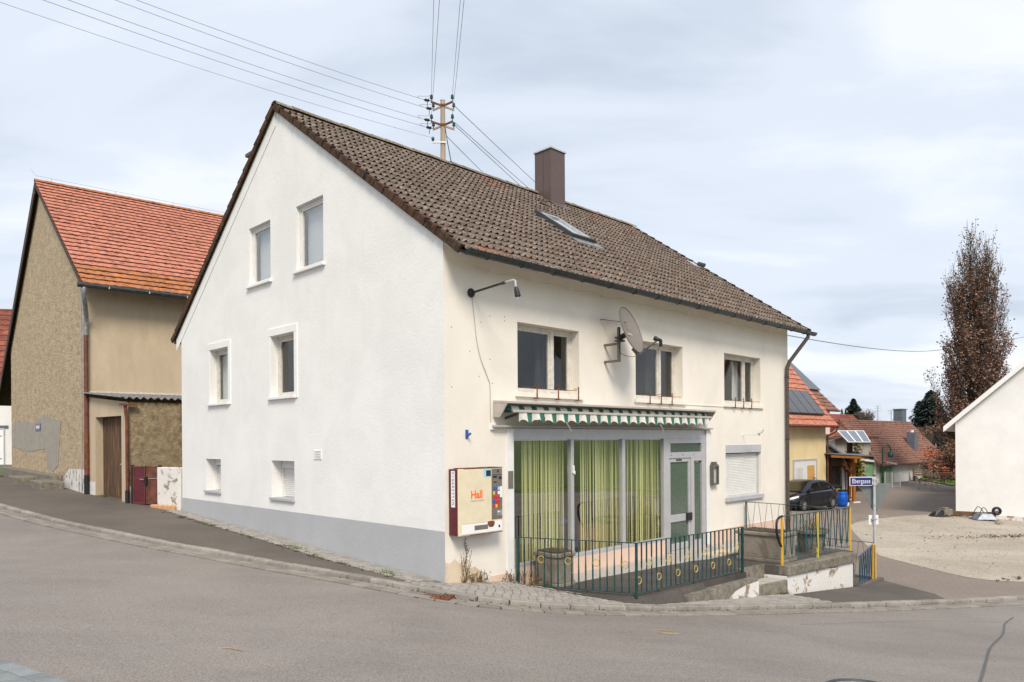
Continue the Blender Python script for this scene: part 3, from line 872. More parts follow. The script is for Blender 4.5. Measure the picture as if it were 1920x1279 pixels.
# ------------------------------------------------------------------ the white house
R45 = rad(45)
HL, HD = 12.3, 10.64               # length of the front, width of the gable
def Pf(a, d, z): return (a, d, z)  # front wall: along, inward, up
def Pg(a, d, z): return (d, a, z)  # gable wall
house = thing('white_house', 'white gabled corner house with mossy brown tiled roof and closed shop', 'house', (P0.x, P0.y, 0), R45)
RT, RZ = 5.44, 9.24                # ridge
SL1, SL2 = .697, .769

WINF = [(1.655, 3.32, 3.07, 4.30, 2.75), (5.14, 6.94, 3.08, 4.31, 6.30), (8.80, 10.68, 3.09, 4.33, 10.16)]
WING = [(5.72, 6.72, 5.69, 6.98, .08), (3.58, 4.62, 5.67, 6.99, .08), (7.82, 8.85, 3.17, 4.47, .16), (4.72, 5.73, 3.18, 4.48, .16), (8.28, 9.15, 1.06, 1.84, .29), (4.76, 5.75, 1.06, 1.85, .29)]
holes = [(a, b, c, d, .19) for a, b, c, d, _m in WINF] + [(8.84, 10.67, .80, 2.09, .12), (1.53, 7.93, -.27, 2.46, .14)]
panel(Pf, [(0, -1.6), (HL, -1.6), (HL, 5.42), (0, 5.42)], holes).build('front_wall', 'front_cream', house)
panel(Pg, [(0, .81), (HD, .81), (HD, 5.24), (RT, RZ - .03), (0, 5.42)], WING).build('gable_wall', 'gable_white', house)
panel(Pg, [(0, -.6), (HD, -.6), (HD, .81), (0, .81)], []).build('plinth', 'plinth_grey', house)
m = MB(); m.quad((HL, 0, -1.6), (HL, HD, -1.6), (HL, HD, 5.24), (HL, 0, 5.42)); m.tri((HL, 0, 5.42), (HL, HD, 5.24), (HL, RT, RZ)); m.build('far_gable_wall', 'front_cream', house)
m = MB(); m.quad((0, HD, -.6), (HL, HD, -.6), (HL, HD, 5.24), (0, HD, 5.24)); m.build('rear_wall', 'front_cream', house)
# rooms behind the windows
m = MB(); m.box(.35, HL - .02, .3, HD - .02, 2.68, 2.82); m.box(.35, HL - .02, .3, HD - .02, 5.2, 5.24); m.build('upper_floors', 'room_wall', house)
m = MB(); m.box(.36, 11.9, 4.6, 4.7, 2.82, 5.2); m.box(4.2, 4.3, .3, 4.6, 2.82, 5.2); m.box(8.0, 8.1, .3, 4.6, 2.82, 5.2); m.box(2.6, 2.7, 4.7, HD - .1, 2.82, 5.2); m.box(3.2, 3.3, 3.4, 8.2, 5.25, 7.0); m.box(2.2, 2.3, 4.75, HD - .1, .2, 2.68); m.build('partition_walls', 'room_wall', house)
# shop room
m = MB(); m.box(.3, 8.2, .14, 4.6, -.32, -.26); m.build('shop_floor', 'interior_floor', house)
m = MB(); m.box(.3, 8.2, 4.55, 4.7, .95, 2.68); m.box(.2, .3, .16, 4.7, .95, 2.68); m.box(8.2, 8.3, .16, 4.7, .95, 2.68); m.build('shop_wall', 'inside_wall', house)
m = MB(); m.box(.3, 8.2, 4.52, 4.69, -.26, .95); m.box(.22, .32, .16, 4.52, -.26, .95); m.box(8.18, 8.28, .16, 4.52, -.26, .95); m.build('shop_wainscot', 'wainscot', house)
# plinth of the front and stains at its foot
m = MB(); m.box(1.53, 6.24, -.012, .13, -.32, .03); m.box(7.93, HL, -.012, .05, -.9, .07); m.box(.95, 1.5, -.008, .02, -.5, -.02); m.build('front_plinth', 'pink_plinth', house)
plaster('damp_plaster', (.72, .60, .45), (.42, .28, .12), .85, .4, 22, .02)
m = MB(); m.add([(.0, -.005, -.4), (.75, -.005, -.4), (.74, -.005, .1), (.62, -.005, .19), (.5, -.005, .16), (.42, -.005, .30), (.3, -.005, .27), (.2, -.005, .36), (.09, -.005, .3), (.0, -.005, .33)], [(0, 1, 2, 3, 4, 5, 6, 7, 8, 9)]); m.build('damp_patch', 'damp_plaster', house)

def window(P, a0, a1, z0, z1, d, mull=None, fm='white_frame', glass='glass', fw=.065, sill='gable_white', sill_out=.07, sill_h=.045, top=.0):
    m = MB()
    m.pbox(P, a0, a0 + fw, d, d + .07, z0, z1); m.pbox(P, a1 - fw, a1, d, d + .07, z0, z1)
    m.pbox(P, a0 + fw, a1 - fw, d, d + .07, z1 - fw - top, z1); m.pbox(P, a0 + fw, a1 - fw, d, d + .07, z0, z0 + fw)
    w = m.build('window', fm, house, bevel=.004)
    spans = [(a0 + fw, a1 - fw)] if mull is None else [(a0 + fw, mull - .03), (mull + .03, a1 - fw)]
    if mull is not None: part('mullion', fm, w, lambda m: m.pbox(P, mull - .03, mull + .03, d - .008, d + .065, z0 + fw, z1 - fw - top), bevel=.004)
    for b0, b1 in spans:
        sw = .05
        def sash(m):
            y0, y1 = z0 + fw, z1 - fw - top
            m.pbox(P, b0, b0 + sw, d + .012, d + .055, y0, y1); m.pbox(P, b1 - sw, b1, d + .012, d + .055, y0, y1)
            m.pbox(P, b0 + sw, b1 - sw, d + .012, d + .055, y1 - sw, y1); m.pbox(P, b0 + sw, b1 - sw, d + .012, d + .055, y0, y0 + sw)
        part('sash', fm, w, sash, bevel=.003)
        part('pane', glass, w, lambda m: m.quad(P(b0 + sw, d + .035, z0 + fw + sw), P(b1 - sw, d + .035, z0 + fw + sw), P(b1 - sw, d + .035, z1 - fw - top - sw), P(b0 + sw, d + .035, z1 - fw - top - sw)))
    if sill: part('sill', sill, w, lambda m: m.pbox(P, a0 - (.07 if sill_out else 0), a1 + (.07 if sill_out else 0), -sill_out, d + .004, z0 - sill_h, z0 + .008), bevel=.004)
    return w

for a0, a1, z0, z1, mu in WINF:
    w = window(Pf, a0, a1, z0, z1, .19, mu, 'old_white_frame', 'glass', .055, 'front_cream', .055, .07)
    for k in range(3):                                  # rusty holders for flower boxes
        s = a0 + .42 + k * .42 + (.15 if a0 < 2 else 0) * k
        def hold(m):
            m.bar((s, -.07, z0 - .10), (s, -.07, z0 + .17), .018, .014); m.bar((s, -.07, z0 - .085), (s, .0, z0 - .085), .014, .014); m.bar((s - .04, -.07, z0 - .09), (s + .05, -.07, z0 - .09), .012, .012)
            m.bar((s, -.075, z0 + .13), (s, .05, z0 + .13), .01, .01)
        part('box_holder', 'rust', w, hold)
    part('holder_rail', 'rust', w, lambda m: m.tube([(a0 + .1, -.02, z0 + .10), ((a0 + a1) / 2, -.025, z0 + .085), (a1 - .1, -.02, z0 + .10)], .006, 5))
    part('drape', 'drape_dark' if a0 < 8 else 'lace', w, lambda m: [m.quad((x, .42 + .04 * (i % 2), z0), (x + .09, .46 - .04 * (i % 2), z0), (x + .07, .46 - .04 * (i % 2), z1), (x + .02, .42 + .04 * (i % 2), z1)) for i, x in enumerate([mu - .22 + .08 * j for j in range(4)])])
for i, (a0, a1, z0, z1, d) in enumerate(WING):
    if i < 2: w = window(Pg, a0, a1, z0, z1, d, None, 'white_frame', 'glass_gable', .05); part('blind', 'lace', w, lambda m: m.quad((d + .16, a0 + .05, z0), (d + .16, a1 - .05, z0), (d + .16, a1 - .05, z1), (d + .16, a0 + .05, z1)))
    elif i < 4:
        w = window(Pg, a0, a1, z0, z1, d, None, 'old_white_frame', 'glass', .06)
        def band(m):                                    # raised plaster frame
            for b0, b1, y0, y1 in ((a0 - .13, a0 - .001, z0 - .046, z1), (a1 + .001, a1 + .13, z0 - .046, z1), (a0 - .13, a1 + .13, z1 + .001, z1 + .16)): m.pbox(Pg, b0, b1, -.022, .01, y0, y1)
        part('surround', 'gable_white', w, band, bevel=.008)
        part('lace_curtain', 'lace', w, lambda m: [m.quad((d + .13 + .02 * (k % 2), a0 + k * .08, z0), (d + .13 + .02 * ((k + 1) % 2), a0 + k * .08 + .08, z0), (d + .13 + .02 * ((k + 1) % 2), a0 + k * .08 + .08, z1), (d + .13 + .02 * (k % 2), a0 + k * .08, z1)) for k in range(13 if i == 2 else 7)])
    else:
        m = MB(); fw = .05
        m.pbox(Pg, a0, a0 + fw, d - .05, d + .05, z0, z1); m.pbox(Pg, a1 - fw, a1, d - .05, d + .05, z0, z1); m.pbox(Pg, a0 + fw, a1 - fw, d - .06, d + .05, z1 - .16, z1)
        w = m.build('window', 'white_frame', house, bevel=.004)
        def slats(m):
            for k in range(15):
                y = z0 + .01 + k * .042
                if y + .04 < z1 - .15: m.add([(d, a0 + fw, y), (d, a1 - fw, y), (d - .012, a1 - fw, y + .012), (d - .012, a0 + fw, y + .012), (d - .012, a1 - fw, y + .032), (d - .012, a0 + fw, y + .032), (d, a1 - fw, y + .042), (d, a0 + fw, y + .042)], [(0, 1, 2, 3), (3, 2, 4, 5), (5, 4, 6, 7)])
        part('roller_shutter', 'shutter_white', w, slats)
        part('sill', 'plinth_grey', w, lambda m: m.pbox(Pg, a0 - .02, a1 + .02, -.05, d + .03, z0 - .045, z0 + .008), bevel=.004)
# louvred vent
v = part('vent_grille', 'white_paint', house, lambda m: [m.pbox(Pg, 3.69, 3.72, -.018, .02, 1.90, 2.09), m.pbox(Pg, 3.94, 3.97, -.018, .02, 1.90, 2.09)])
for k in range(6): part('louvre', 'white_paint', v, lambda m: m.hexa([Pg(3.72, -.016, 1.905 + k*.031), Pg(3.94, -.016, 1.905 + k*.031), Pg(3.94, .01, 1.915 + k*.031), Pg(3.72, .01, 1.915 + k*.031), Pg(3.72, -.016, 1.915 + k*.031), Pg(3.94, -.016, 1.915 + k*.031), Pg(3.94, .01, 1.93 + k*.031), Pg(3.72, .01, 1.93 + k*.031)]))
# shuttered window beside the door
a0, a1, z0, z1 = 8.84, 10.67, .80, 2.09
w = part('window', 'grey_paint', house, lambda m: [m.box(a0, a1, -.015, .10, z1 - .2, z1), m.box(a0, a0 + .05, .06, .12, z0, z1 - .2), m.box(a1 - .05, a1, .06, .12, z0, z1 - .2)], bevel=.005)
def slats(m):
    for k in range(27):
        y = z0 + .03 + k * .04
        if y + .04 < z1 - .19: m.add([(a0 + .05, .10, y), (a1 - .05, .10, y), (a1 - .05, .088, y + .012), (a0 + .05, .088, y + .012), (a1 - .05, .088, y + .03), (a0 + .05, .088, y + .03), (a1 - .05, .10, y + .04), (a0 + .05, .10, y + .04)], [(0, 1, 2, 3), (3, 2, 4, 5), (5, 4, 6, 7)])
part('roller_shutter', 'shutter_white', w, slats)
part('bottom_bar', 'old_white_frame', w, lambda m: m.box(a0 + .05, a1 - .05, .08, .105, z0, z0 + .03))
part('sill', 'grey_paint', w, lambda m: m.box(a0 - .05, a1 + .05, -.07, .115, z0 - .09, z0 + .008), bevel=.004)

# shop front: frame, panes, door
sf = part('shop_front', 'alu_grey', house, lambda m: [m.box(1.53, 7.93, .02, .10, 2.25, 2.455), m.box(1.53, 1.575, .02, .10, .10, 2.25), m.box(1.575, 6.19, .0, .10, .03, .10), m.box(3.085, 3.17, .015, .11, .10, 2.25), m.box(4.69, 4.79, .015, .11, .10, 2.25), m.box(6.19, 6.34, .015, .11, -.26, 2.25), m.box(7.85, 7.93, .015, .11, -.26, 2.25)], bevel=.006)
for b0, b1 in ((1.575, 3.085), (3.17, 4.69), (4.79, 6.19)):
    part('shop_pane', 'glass_shop', sf, lambda m: m.quad((b0, .06, .10), (b1, .06, .10), (b1, .06, 2.25), (b0, .06, 2.25)))
part('jamb', 'white_paint', house, lambda m: [m.box(1.365, 1.53, -.02, .02, -.2, 2.44), m.box(7.93, 8.08, -.015, .02, -.22, 2.44)], bevel=.004)
part('ledge', 'concrete_light', house, lambda m: m.box(1.0, 8.1, -.10, .02, 2.462, 2.50), bevel=.006)
part('catch', 'white_paint', sf, lambda m: [m.box(3.105, 3.15, -.015, .02, 1.62, 1.76), m.box(3.13, 3.155, -.03, -.01, 1.60, 1.66)])
dr = part('shop_door', 'alu_grey', house, lambda m: [m.box(6.40, 6.49, .045, .10, -.22, 1.82), m.box(7.23, 7.31, .045, .10, -.22, 1.82), m.box(6.49, 7.23, .045, .10, 1.73, 1.82), m.box(6.49, 7.23, .045, .10, -.22, -.08), m.box(6.49, 7.23, .04, .10, .40, .56)], bevel=.005)
part('door_glass', 'glass_frost', dr, lambda m: m.quad((6.49, .075, .56), (7.23, .075, .56), (7.23, .075, 1.73), (6.49, .075, 1.73)))
part('door_glass', 'glass_frost', dr, lambda m: m.quad((6.49, .075, -.08), (7.23, .075, -.08), (7.23, .075, .40), (6.49, .075, .40)))
part('push_plate', 'black_metal', dr, lambda m: m.box(7.10, 7.32, .0, .05, .40, .57), bevel=.01)
part('door_label', 'dark_grey', dr, lambda m: m.box(6.72, 6.95, .04, .046, 1.755, 1.795))
tf = part('door_frame', 'alu_grey', house, lambda m: [m.box(6.34, 6.40, .02, .11, -.26, 2.25), m.box(7.31, 7.44, .02, .11, -.26, 1.82), m.box(7.78, 7.85, .02, .11, -.26, 1.82), m.box(6.40, 7.85, .02, .11, 1.82, 1.95), m.box(6.40, 7.85, .02, .11, 2.15, 2.25), m.box(6.40, 6.46, .02, .11, 1.95, 2.15), m.box(7.76, 7.85, .02, .11, 1.95, 2.15), m.box(7.44, 7.78, .02, .11, 1.74, 1.82), m.box(7.44, 7.78, .02, .11, -.26, -.08)], bevel=.005)
part('transom_glass', 'glass_frost', tf, lambda m: m.quad((6.46, .07, 1.95), (7.76, .07, 1.95), (7.76, .07, 2.15), (6.46, .07, 2.15)))
part('side_glass', 'glass_frost', tf, lambda m: m.quad((7.44, .07, -.08), (7.78, .07, -.08), (7.78, .07, 1.74), (7.44, .07, 1.74)))
part('door_sticker', 'tan_cloth', tf, lambda m: m.box(7.54, 7.66, .05, .056, 1.70, 1.80))
for x in (6.5, 6.95, 7.4): part('screw', 'dark_grey', tf, lambda m: m.lathe([(.012, 0), (.012, .006), (0, .008)], (x, .02, 1.885), 8, (0, -1, 0)))
part('threshold', 'concrete_light', house, lambda m: m.box(6.30, 7.92, -.16, .12, -.30, -.225), bevel=.01)

# roof -----------------------------------------------------------
A1, A2 = math.atan(SL1), math.atan(SL2)
TE, TB = -.46, 11.1
zf = lambda t: RZ - SL1 * (RT - t)
zb = lambda t: RZ - SL2 * (t - RT)
S0, S1 = -.05, 12.55
roof = MB()
roof.hexa([(S0+.03, TE+.05, zf(TE+.05)-.02), (S1-.03, TE+.05, zf(TE+.05)-.02), (S1-.03, RT, RZ-.02), (S0+.03, RT, RZ-.02), (S0+.03, TE+.05, zf(TE+.05)+.03), (S1-.03, TE+.05, zf(TE+.05)+.03), (S1-.03, RT, RZ+.03), (S0+.03, RT, RZ+.03)])
roof.hexa([(S0+.03, RT, RZ-.02), (S1-.03, RT, RZ-.02), (S1-.03, TB-.05, zb(TB-.05)-.02), (S0+.03, TB-.05, zb(TB-.05)-.02), (S0+.03, RT, RZ+.03), (S1-.03, RT, RZ+.03), (S1-.03, TB-.05, zb(TB-.05)+.03), (S0+.03, TB-.05, zb(TB-.05)+.03)])
roof = roof.build('roof', 'grey_boards', house)
def tile(w, l, hump, thick, mat, name, lift=.035, flat=.42, waves=1, taper=1.0, n=9):
    """a pan tile: rolls across its width, open and higher at its lower end"""
    m = MB(); top = []
    for y, z, hk in ((0, lift, 1), (l, .0, taper)):
        for i in range(n):
            u = i / (n - 1); x = u * (w + .006); k = (u * waves) % 1 if u < 1 else 0
            h = hump * hk * .5 * (1 - math.cos(2 * math.pi * min(1, k / (1 - flat)))) if k < 1 - flat else 0
            top.append((x, y, z + h + thick))
    k = len(top)
    lowb = [(p[0], 0, p[2] - thick) for p in top[:n]]
    m.add(top + lowb, [(i, i+1, n+i+1, n+i) for i in range(n-1)] + [(k+i, k+i+1, i+1, i) for i in range(n-1)])
    m.add([top[0], top[n], (0, l, 0), (0, 0, lift - .005)], [(0, 1, 2, 3)])
    return raw_mesh(name, m, mat, True)
def slope_mats(s0, cols, w, rows, ex, t0, z0, ang, back=False, jit=.006, skip=None):
    r = []
    for j in range(rows):
        for i in range(cols):
            u = i * w; v = j * ex
            if skip and skip(s0 + u, v): continue
            if not back: M = Matrix.Translation((s0 + u + random.uniform(-jit, jit), t0 + v * math.cos(ang), z0 + v * math.sin(ang))) @ Matrix.Rotation(ang, 4, 'X')
            else: M = Matrix.Translation((s0 + u + w + random.uniform(-jit, jit), t0 - v * math.cos(ang), z0 + v * math.sin(ang))) @ Matrix.Rotation(math.pi, 4, 'Z') @ Matrix.Rotation(ang, 4, 'X')
            M = M @ Matrix.Rotation(random.uniform(-.012, .012), 4, 'Z') @ Matrix.Translation((0, random.uniform(-.008, .008), random.uniform(0, .006)))
            r.append(M)
    return r
EX = 7.185 / 21
tm = tile(.30, EX + .06, .046, .012, 'tile_old', 'roof_tile', .022, .40, 2, .35, 13)
sk = lambda s, v: (5.22 < s < 6.02 and 2.9 < v < 4.0) or (7.95 < s < 8.45 and v > 6.5)
fm_ = slope_mats(S0, 42, .30, 21, EX, TE, zf(TE) + .035, A1, skip=sk)
pieces('roof_tile', tm, fm_, roof, 300, stuff_name='front_slope_tiles')
L2 = (TB - RT) / math.cos(A2)
bm_ = slope_mats(S0, 42, .30, 21, L2 / 21, TB, zb(TB) + .035, A2, True)
pieces('roof_tile', tm, bm_, roof, 0, stuff_name='rear_slope_tiles')
# verge tiles
m = MB(); m.hexa([(-.035, 0, -.06), (0, 0, -.06), (0, EX - .012, -.06), (-.03, EX - .012, -.06), (-.038, 0, .065), (.0, 0, .065), (0, EX - .012, .045), (-.026, EX - .012, .045)])
m.hexa([(-.038, 0, .065), (.07, 0, .065), (.07, EX + .05, .035), (-.028, EX + .05, .035), (-.032, 0, .082), (.07, 0, .082), (.07, EX + .05, .052), (-.025, EX + .05, .052)])
vm = raw_mesh('verge_tile', m, 'tile_verge')
ms = []
for s, sg in ((S0 - .005, 1), (S1 + .06, -1)):
    ms += [Matrix.Translation((s + random.uniform(-.006, .006), TE - .02 + j * EX * math.cos(A1), zf(TE) + .03 + j * EX * math.sin(A1))) @ Matrix.Rotation(A1, 4, 'X') @ Matrix.Diagonal((sg, 1, 1, 1)) for j in range(21)]
    ms += [Matrix.Translation((s, TB - j * (L2/21) * math.cos(A2), zb(TB) + .03 + j * (L2/21) * math.sin(A2))) @ Matrix.Rotation(math.pi, 4, 'Z') @ Matrix.Rotation(A2, 4, 'X') @ Matrix.Diagonal((-sg, 1, 1, 1)) for j in range(21)]
pieces('verge_tile', vm, ms, roof, 100)
m = MB(); n = 8
pr = [(math.cos(math.pi * i / n) * .13, math.sin(math.pi * i / n) * .10) for i in range(n + 1)]
m.add([(0, y, z) for y, z in pr] + [(.43, y * .9, z * .9) for y, z in pr] + [(0, y * .85, z * .8) for y, z in pr], [(i, i+1, n+2+i, n+1+i) for i in range(n)] + [(i, i+1, 2*n+3+i, 2*n+2+i) for i in range(n)])
rm = raw_mesh('ridge_tile', m, 'tile_ridge', True)
pieces('ridge_tile', rm, [Matrix.Translation((S0 + i * .4, RT, RZ + .055 + random.uniform(-.008, .008))) @ Matrix.Rotation(random.uniform(-.02, .02), 4, 'Z') for i in range(32)], roof, 60)
# painted barge strip under the left verge, eaves board
part('barge_strip', 'gable_white', roof, lambda m: m.hexa([(-.012, RT, RZ-.36), (-.002, RT, RZ-.36), (-.002, 10.95, zb(10.95)-.36), (-.012, 10.95, zb(10.95)-.36), (-.012, RT, RZ-.05), (-.002, RT, RZ-.05), (-.002, 10.95, zb(10.95)-.05), (-.012, 10.95, zb(10.95)-.05)]))
part('eaves_board', 'dark_timber', roof, lambda m: m.box(S0, S1, 10.98, 11.03, zb(11)-.12, zb(11)-.0))
part('soffit', 'front_cream', roof, lambda m: m.hexa([(0.02, TE+.06, zf(TE+.06)-.06), (HL, TE+.06, zf(TE+.06)-.06), (HL, .02, zf(.02)-.1), (.02, .02, zf(.02)-.1), (.02, TE+.06, zf(TE+.06)-.03), (HL, TE+.06, zf(TE+.06)-.03), (HL, .02, zf(.02)-.03), (.02, .02, zf(.02)-.03)]))
# gutter with brackets and downpipe
gz0 = zf(TE) + .035
def trough(m):
    n = 8; vs = []
    for s, dz in ((.03, 0), (12.82, -.03)):
        for r in (.078, .066):
            for i in range(n + 1):
                a = math.pi + math.pi * i / n; vs.append((s, TE - .075 + math.cos(a) * r, gz0 + dz + math.sin(a) * r))
    k = n + 1
    m.add(vs, [(i, i+1, 2*k+i+1, 2*k+i) for i in range(n)] + [(k+i, k+i+1, 3*k+i+1, 3*k+i) for i in range(n)] + [(0, k, 3*k, 2*k), (n, k+n, 3*k+n, 2*k+n)] + [tuple(range(k)), tuple(range(2*k, 3*k))])
    m.tube([(.03, TE - .153, gz0), (12.82, TE - .153, gz0 - .03)], .011, 6)
gt = part('gutter', 'gutter_dark', roof, trough, smooth=True)
for k in range(16):
    s = .45 + k * .78
    part('gutter_bracket', 'gutter_dark', roof, lambda m: m.tube([(s, TE - .075 + math.cos(math.pi + math.pi*i/6) * .084, gz0 - .03*s/12.8 + math.sin(math.pi + math.pi*i/6) * .084) for i in range(7)], .009, 5))
def dpipe(m):
    m.tube([(12.42, TE - .075, gz0 - .07), (12.42, TE - .06, gz0 - .17), (12.13, -.12, 4.32), (12.09, -.085, 4.18), (12.08, -.08, 4.0), (12.08, -.08, -.8)], .05, 10)
part('downpipe', 'pipe_brown', house, dpipe, smooth=True)
for z in (3.9, 2.2, .4): part('pipe_clip', 'gutter_dark', house, lambda m: m.lathe([(.058, 0), (.058, .03)], (12.08, -.08, z), 10))
# chimneys
ch = part('chimney', 'chimney_brown', roof, lambda m: m.box(7.97, 8.57, 4.84, 5.46, 8.4, 10.46))
part('chimney_cap', 'galvanised', ch, lambda m: [m.box(7.935, 8.605, 4.805, 5.495, 10.46, 10.50), m.box(8.1, 8.44, 4.97, 5.33, 10.5, 10.52)])
part('flashing', 'chimney_brown', ch, lambda m: m.hexa([(7.90, 4.62, zf(4.62)+.10), (8.64, 4.62, zf(4.62)+.10), (8.64, 4.9, zf(4.9)+.12), (7.90, 4.9, zf(4.9)+.12), (7.90, 4.62, zf(4.62)+.125), (8.64, 4.62, zf(4.62)+.125), (8.64, 4.9, zf(4.9)+.145), (7.90, 4.9, zf(4.9)+.145)]))
for i, (b0, b1) in enumerate(((7.962, 7.968),)):
    part('seam', 'dark_grey', ch, lambda m: m.box(7.965, 7.97, 5.13, 5.14, 8.9, 10.45))
ch2 = part('chimney', 'concrete_light', roof, lambda m: m.box(.55, .98, 7.28, 7.78, 7.2, 9.02))
part('chimney_cap', 'concrete_dark', ch2, lambda m: m.box(.46, 1.07, 7.19, 7.87, 9.02, 9.09))
# skylight
def onslope(s, v, h):                                   # s along, v up the slope from the eave, h off the tiles
    return (s, TE + v * math.cos(A1) - h * math.sin(A1), zf(TE) + v * math.sin(A1) + h * math.cos(A1))
def sbox(m, s0, s1, v0, v1, h0, h1): m.hexa([onslope(s0,v0,h0), onslope(s1,v0,h0), onslope(s1,v1,h0), onslope(s0,v1,h0), onslope(s0,v0,h1), onslope(s1,v0,h1), onslope(s1,v1,h1), onslope(s0,v1,h1)])
sl = part('skylight', 'dark_grey', roof, lambda m: [sbox(m, 5.30, 5.40, 2.85, 4.30, .05, .17), sbox(m, 6.02, 6.12, 2.85, 4.30, .05, .17), sbox(m, 5.40, 6.02, 4.18, 4.30, .05, .17), sbox(m, 5.40, 6.02, 2.85, 2.95, .05, .17)])
part('pane', 'glass_roof', sl, lambda m: sbox(m, 5.40, 6.02, 2.95, 4.18, .12, .14))
part('blind', 'lace', sl, lambda m: sbox(m, 5.40, 6.02, 2.95, 4.18, .06, .07))
part('sash', 'galvanised', sl, lambda m: [sbox(m, 5.40, 5.45, 2.95, 4.18, .14, .175), sbox(m, 5.97, 6.02, 2.95, 4.18, .14, .175), sbox(m, 5.45, 5.97, 4.1, 4.18, .14, .175), sbox(m, 5.45, 5.97, 2.95, 3.0, .14, .175)])
part('apron', 'zinc', sl, lambda m: sbox(m, 5.22, 6.2, 2.55, 2.85, .085, .10))
part('glass_tile', 'glass_roof', roof, lambda m: sbox(m, 6.95, 7.3, 5.85, 6.15, .10, .13))
vp = part('roof_vent', 'dark_grey', roof, lambda m: [m.tube([onslope(12.3, 4.0, .05), onslope(12.3, 4.0, .2)], .055, 10), m.tube([onslope(12.3, 4.0, .16), onslope(12.3, 3.8, .2)], .06, 10)])
part('vent_base', 'galvanised', vp, lambda m: sbox(m, 12.05, 12.4, 3.85, 4.3, .07, .10))
# wires of a light chain under the eaves
part('eaves_wire', 'wire', house, lambda m: m.tube([(.5 + i * .5, -.16, 5.05 - .05 * (i % 2)) for i in range(24)], .002, 4))
for k in range(11): part('wire_hook', 'white_paint', house, lambda m: [m.bar((.95 + k, -.02, 5.03), (.95 + k, -.16, 5.06), .01, .01), m.bar((.95 + k, -.16, 5.0), (.95 + k, -.16, 5.1), .01, .01)])
# cable of the alarm light, junction box, conduit
part('junction_box', 'white_paint', house, lambda m: m.box(.98, 1.09, -.04, .0, 2.42, 2.53), bevel=.008)
part('conduit', 'front_cream', house, lambda m: [m.bar((6.95, -.008, 3.02), (10.78, -.008, 3.02), .014, .014), m.bar((10.78, -.008, 3.02), (10.78, -.008, 0.1), .014, .014)])
hk = part('blue_hook', 'blue_print', house, lambda m: [m.box(.44, .49, -.02, .0, 2.28, 2.42), m.bar((.465, -.02, 2.32), (.465, -.10, 2.36), .03, .03)])
part('name_plate', 'machine_panel', house, lambda m: m.box(1.385, 1.505, -.032, -.02, 1.42, 1.72), bevel=.004)
for i, (s, z) in enumerate([(.16, 4.05), (.16, 3.1), (1.0, 3.6), (1.05, 3.2), (.8, 4.2), (1.35, 4.35), (1.35, 4.28), (1.0, 4.32), (.55, 3.7), (.75, 3.3)]): part('nail_hole', 'concrete_dark', house, lambda m: m.lathe([(.010, 0), (.010, .002)], (s, 0, z), 6, (0, -1, 0)))

# ------------------------------------------------------------------ things on and by the house
def hthing(name, label, cat, s, t, z, group=None):
    p = hw(s, t); return thing(name, label, cat, (p.x, p.y, z), R45, group, (s, t, z))
def htext(body, size, mat, name, parent, s, t, z, roll=0, **k):
    o = OFF[parent.name]
    return text_mesh(body, size, mat, name, parent, Matrix.Translation((s - o.x, t - o.y, z - o.z)) @ Matrix.Rotation(rad(90), 4, 'X') @ Matrix.Rotation(roll, 4, 'Z'), **k)

# awning
aw = hthing('awning', 'torn green and white striped awning rolled in above the shop window', 'awning', 1.08, 0, 2.50)
part('cover', 'concrete_light', aw, lambda m: m.hexa([(1.06, -.35, 2.855), (7.78, -.35, 2.855), (7.78, -.002, 2.87), (1.06, -.002, 2.87), (1.06, -.35, 2.895), (7.78, -.35, 2.895), (7.78, -.002, 2.92), (1.06, -.002, 2.92)]), bevel=.006)
for s0, s1 in ((1.055, 1.08), (7.76, 7.785)):
    part('end_plate', 'concrete_light', aw, lambda m: m.ext([(s0, -.34, 2.853), (s0, -.17, 2.63), (s0, -.005, 2.63), (s0, -.005, 2.868)], (s1 - s0, 0, 0)))
part('roller', 'awning_cloth', aw, lambda m: m.tube([(1.2, -.15, 2.77), (7.6, -.15, 2.77)], .062, 12), smooth=True)
part('cloth', 'awning_cloth', aw, lambda m: m.quad((1.2, -.17, 2.715), (7.5, -.17, 2.715), (7.5, -.37, 2.74), (1.2, -.37, 2.74)))
part('front_bar', 'concrete_light', aw, lambda m: m.box(1.16, 7.50, -.40, -.365, 2.705, 2.75), bevel=.006)
def valance(m):
    n = 260; k = 5; vs = []
    for i in range(n + 1):
        s = 1.28 + (7.40 - 1.28) * i / n
        ph = (s - 1.08) / .312
        sc = math.sin(math.pi * (ph - .48)) ** 2        # scalloped lower edge, lowest at the green stripes
        low = 2.52 + .07 * sc + (.03 if abs(s - 1.78) < .05 else 0)
        for j in range(k + 1):
            v = j / k
            vs.append((s, -.385 + .025 * v * math.sin(s * 20.1) - .012 * v, 2.705 * (1 - v) + low * v))
    m.add(vs, [(i*(k+1)+j, (i+1)*(k+1)+j, (i+1)*(k+1)+j+1, i*(k+1)+j+1) for i in range(n) for j in range(k) if not (j > 1 and abs(1.28 + 6.12 * i / n - 1.90) < .03)])
part('valance', 'awning_cloth', aw, valance, smooth=True, recalc=False, angle=None)
part('arm', 'dark_grey', aw, lambda m: [m.bar((1.3, -.05, 2.62), (1.28, -.38, 2.69), .03, .04), m.bar((7.3, -.05, 2.62), (7.3, -.38, 2.69), .03, .04)])
for s in (2.45, 5.4): part('cord', 'white_paint', aw, lambda m: m.tube([(s, -.42, 2.56), (s + .06, -.42, 2.49), (s + .16, -.40, 2.40)], .006, 5))

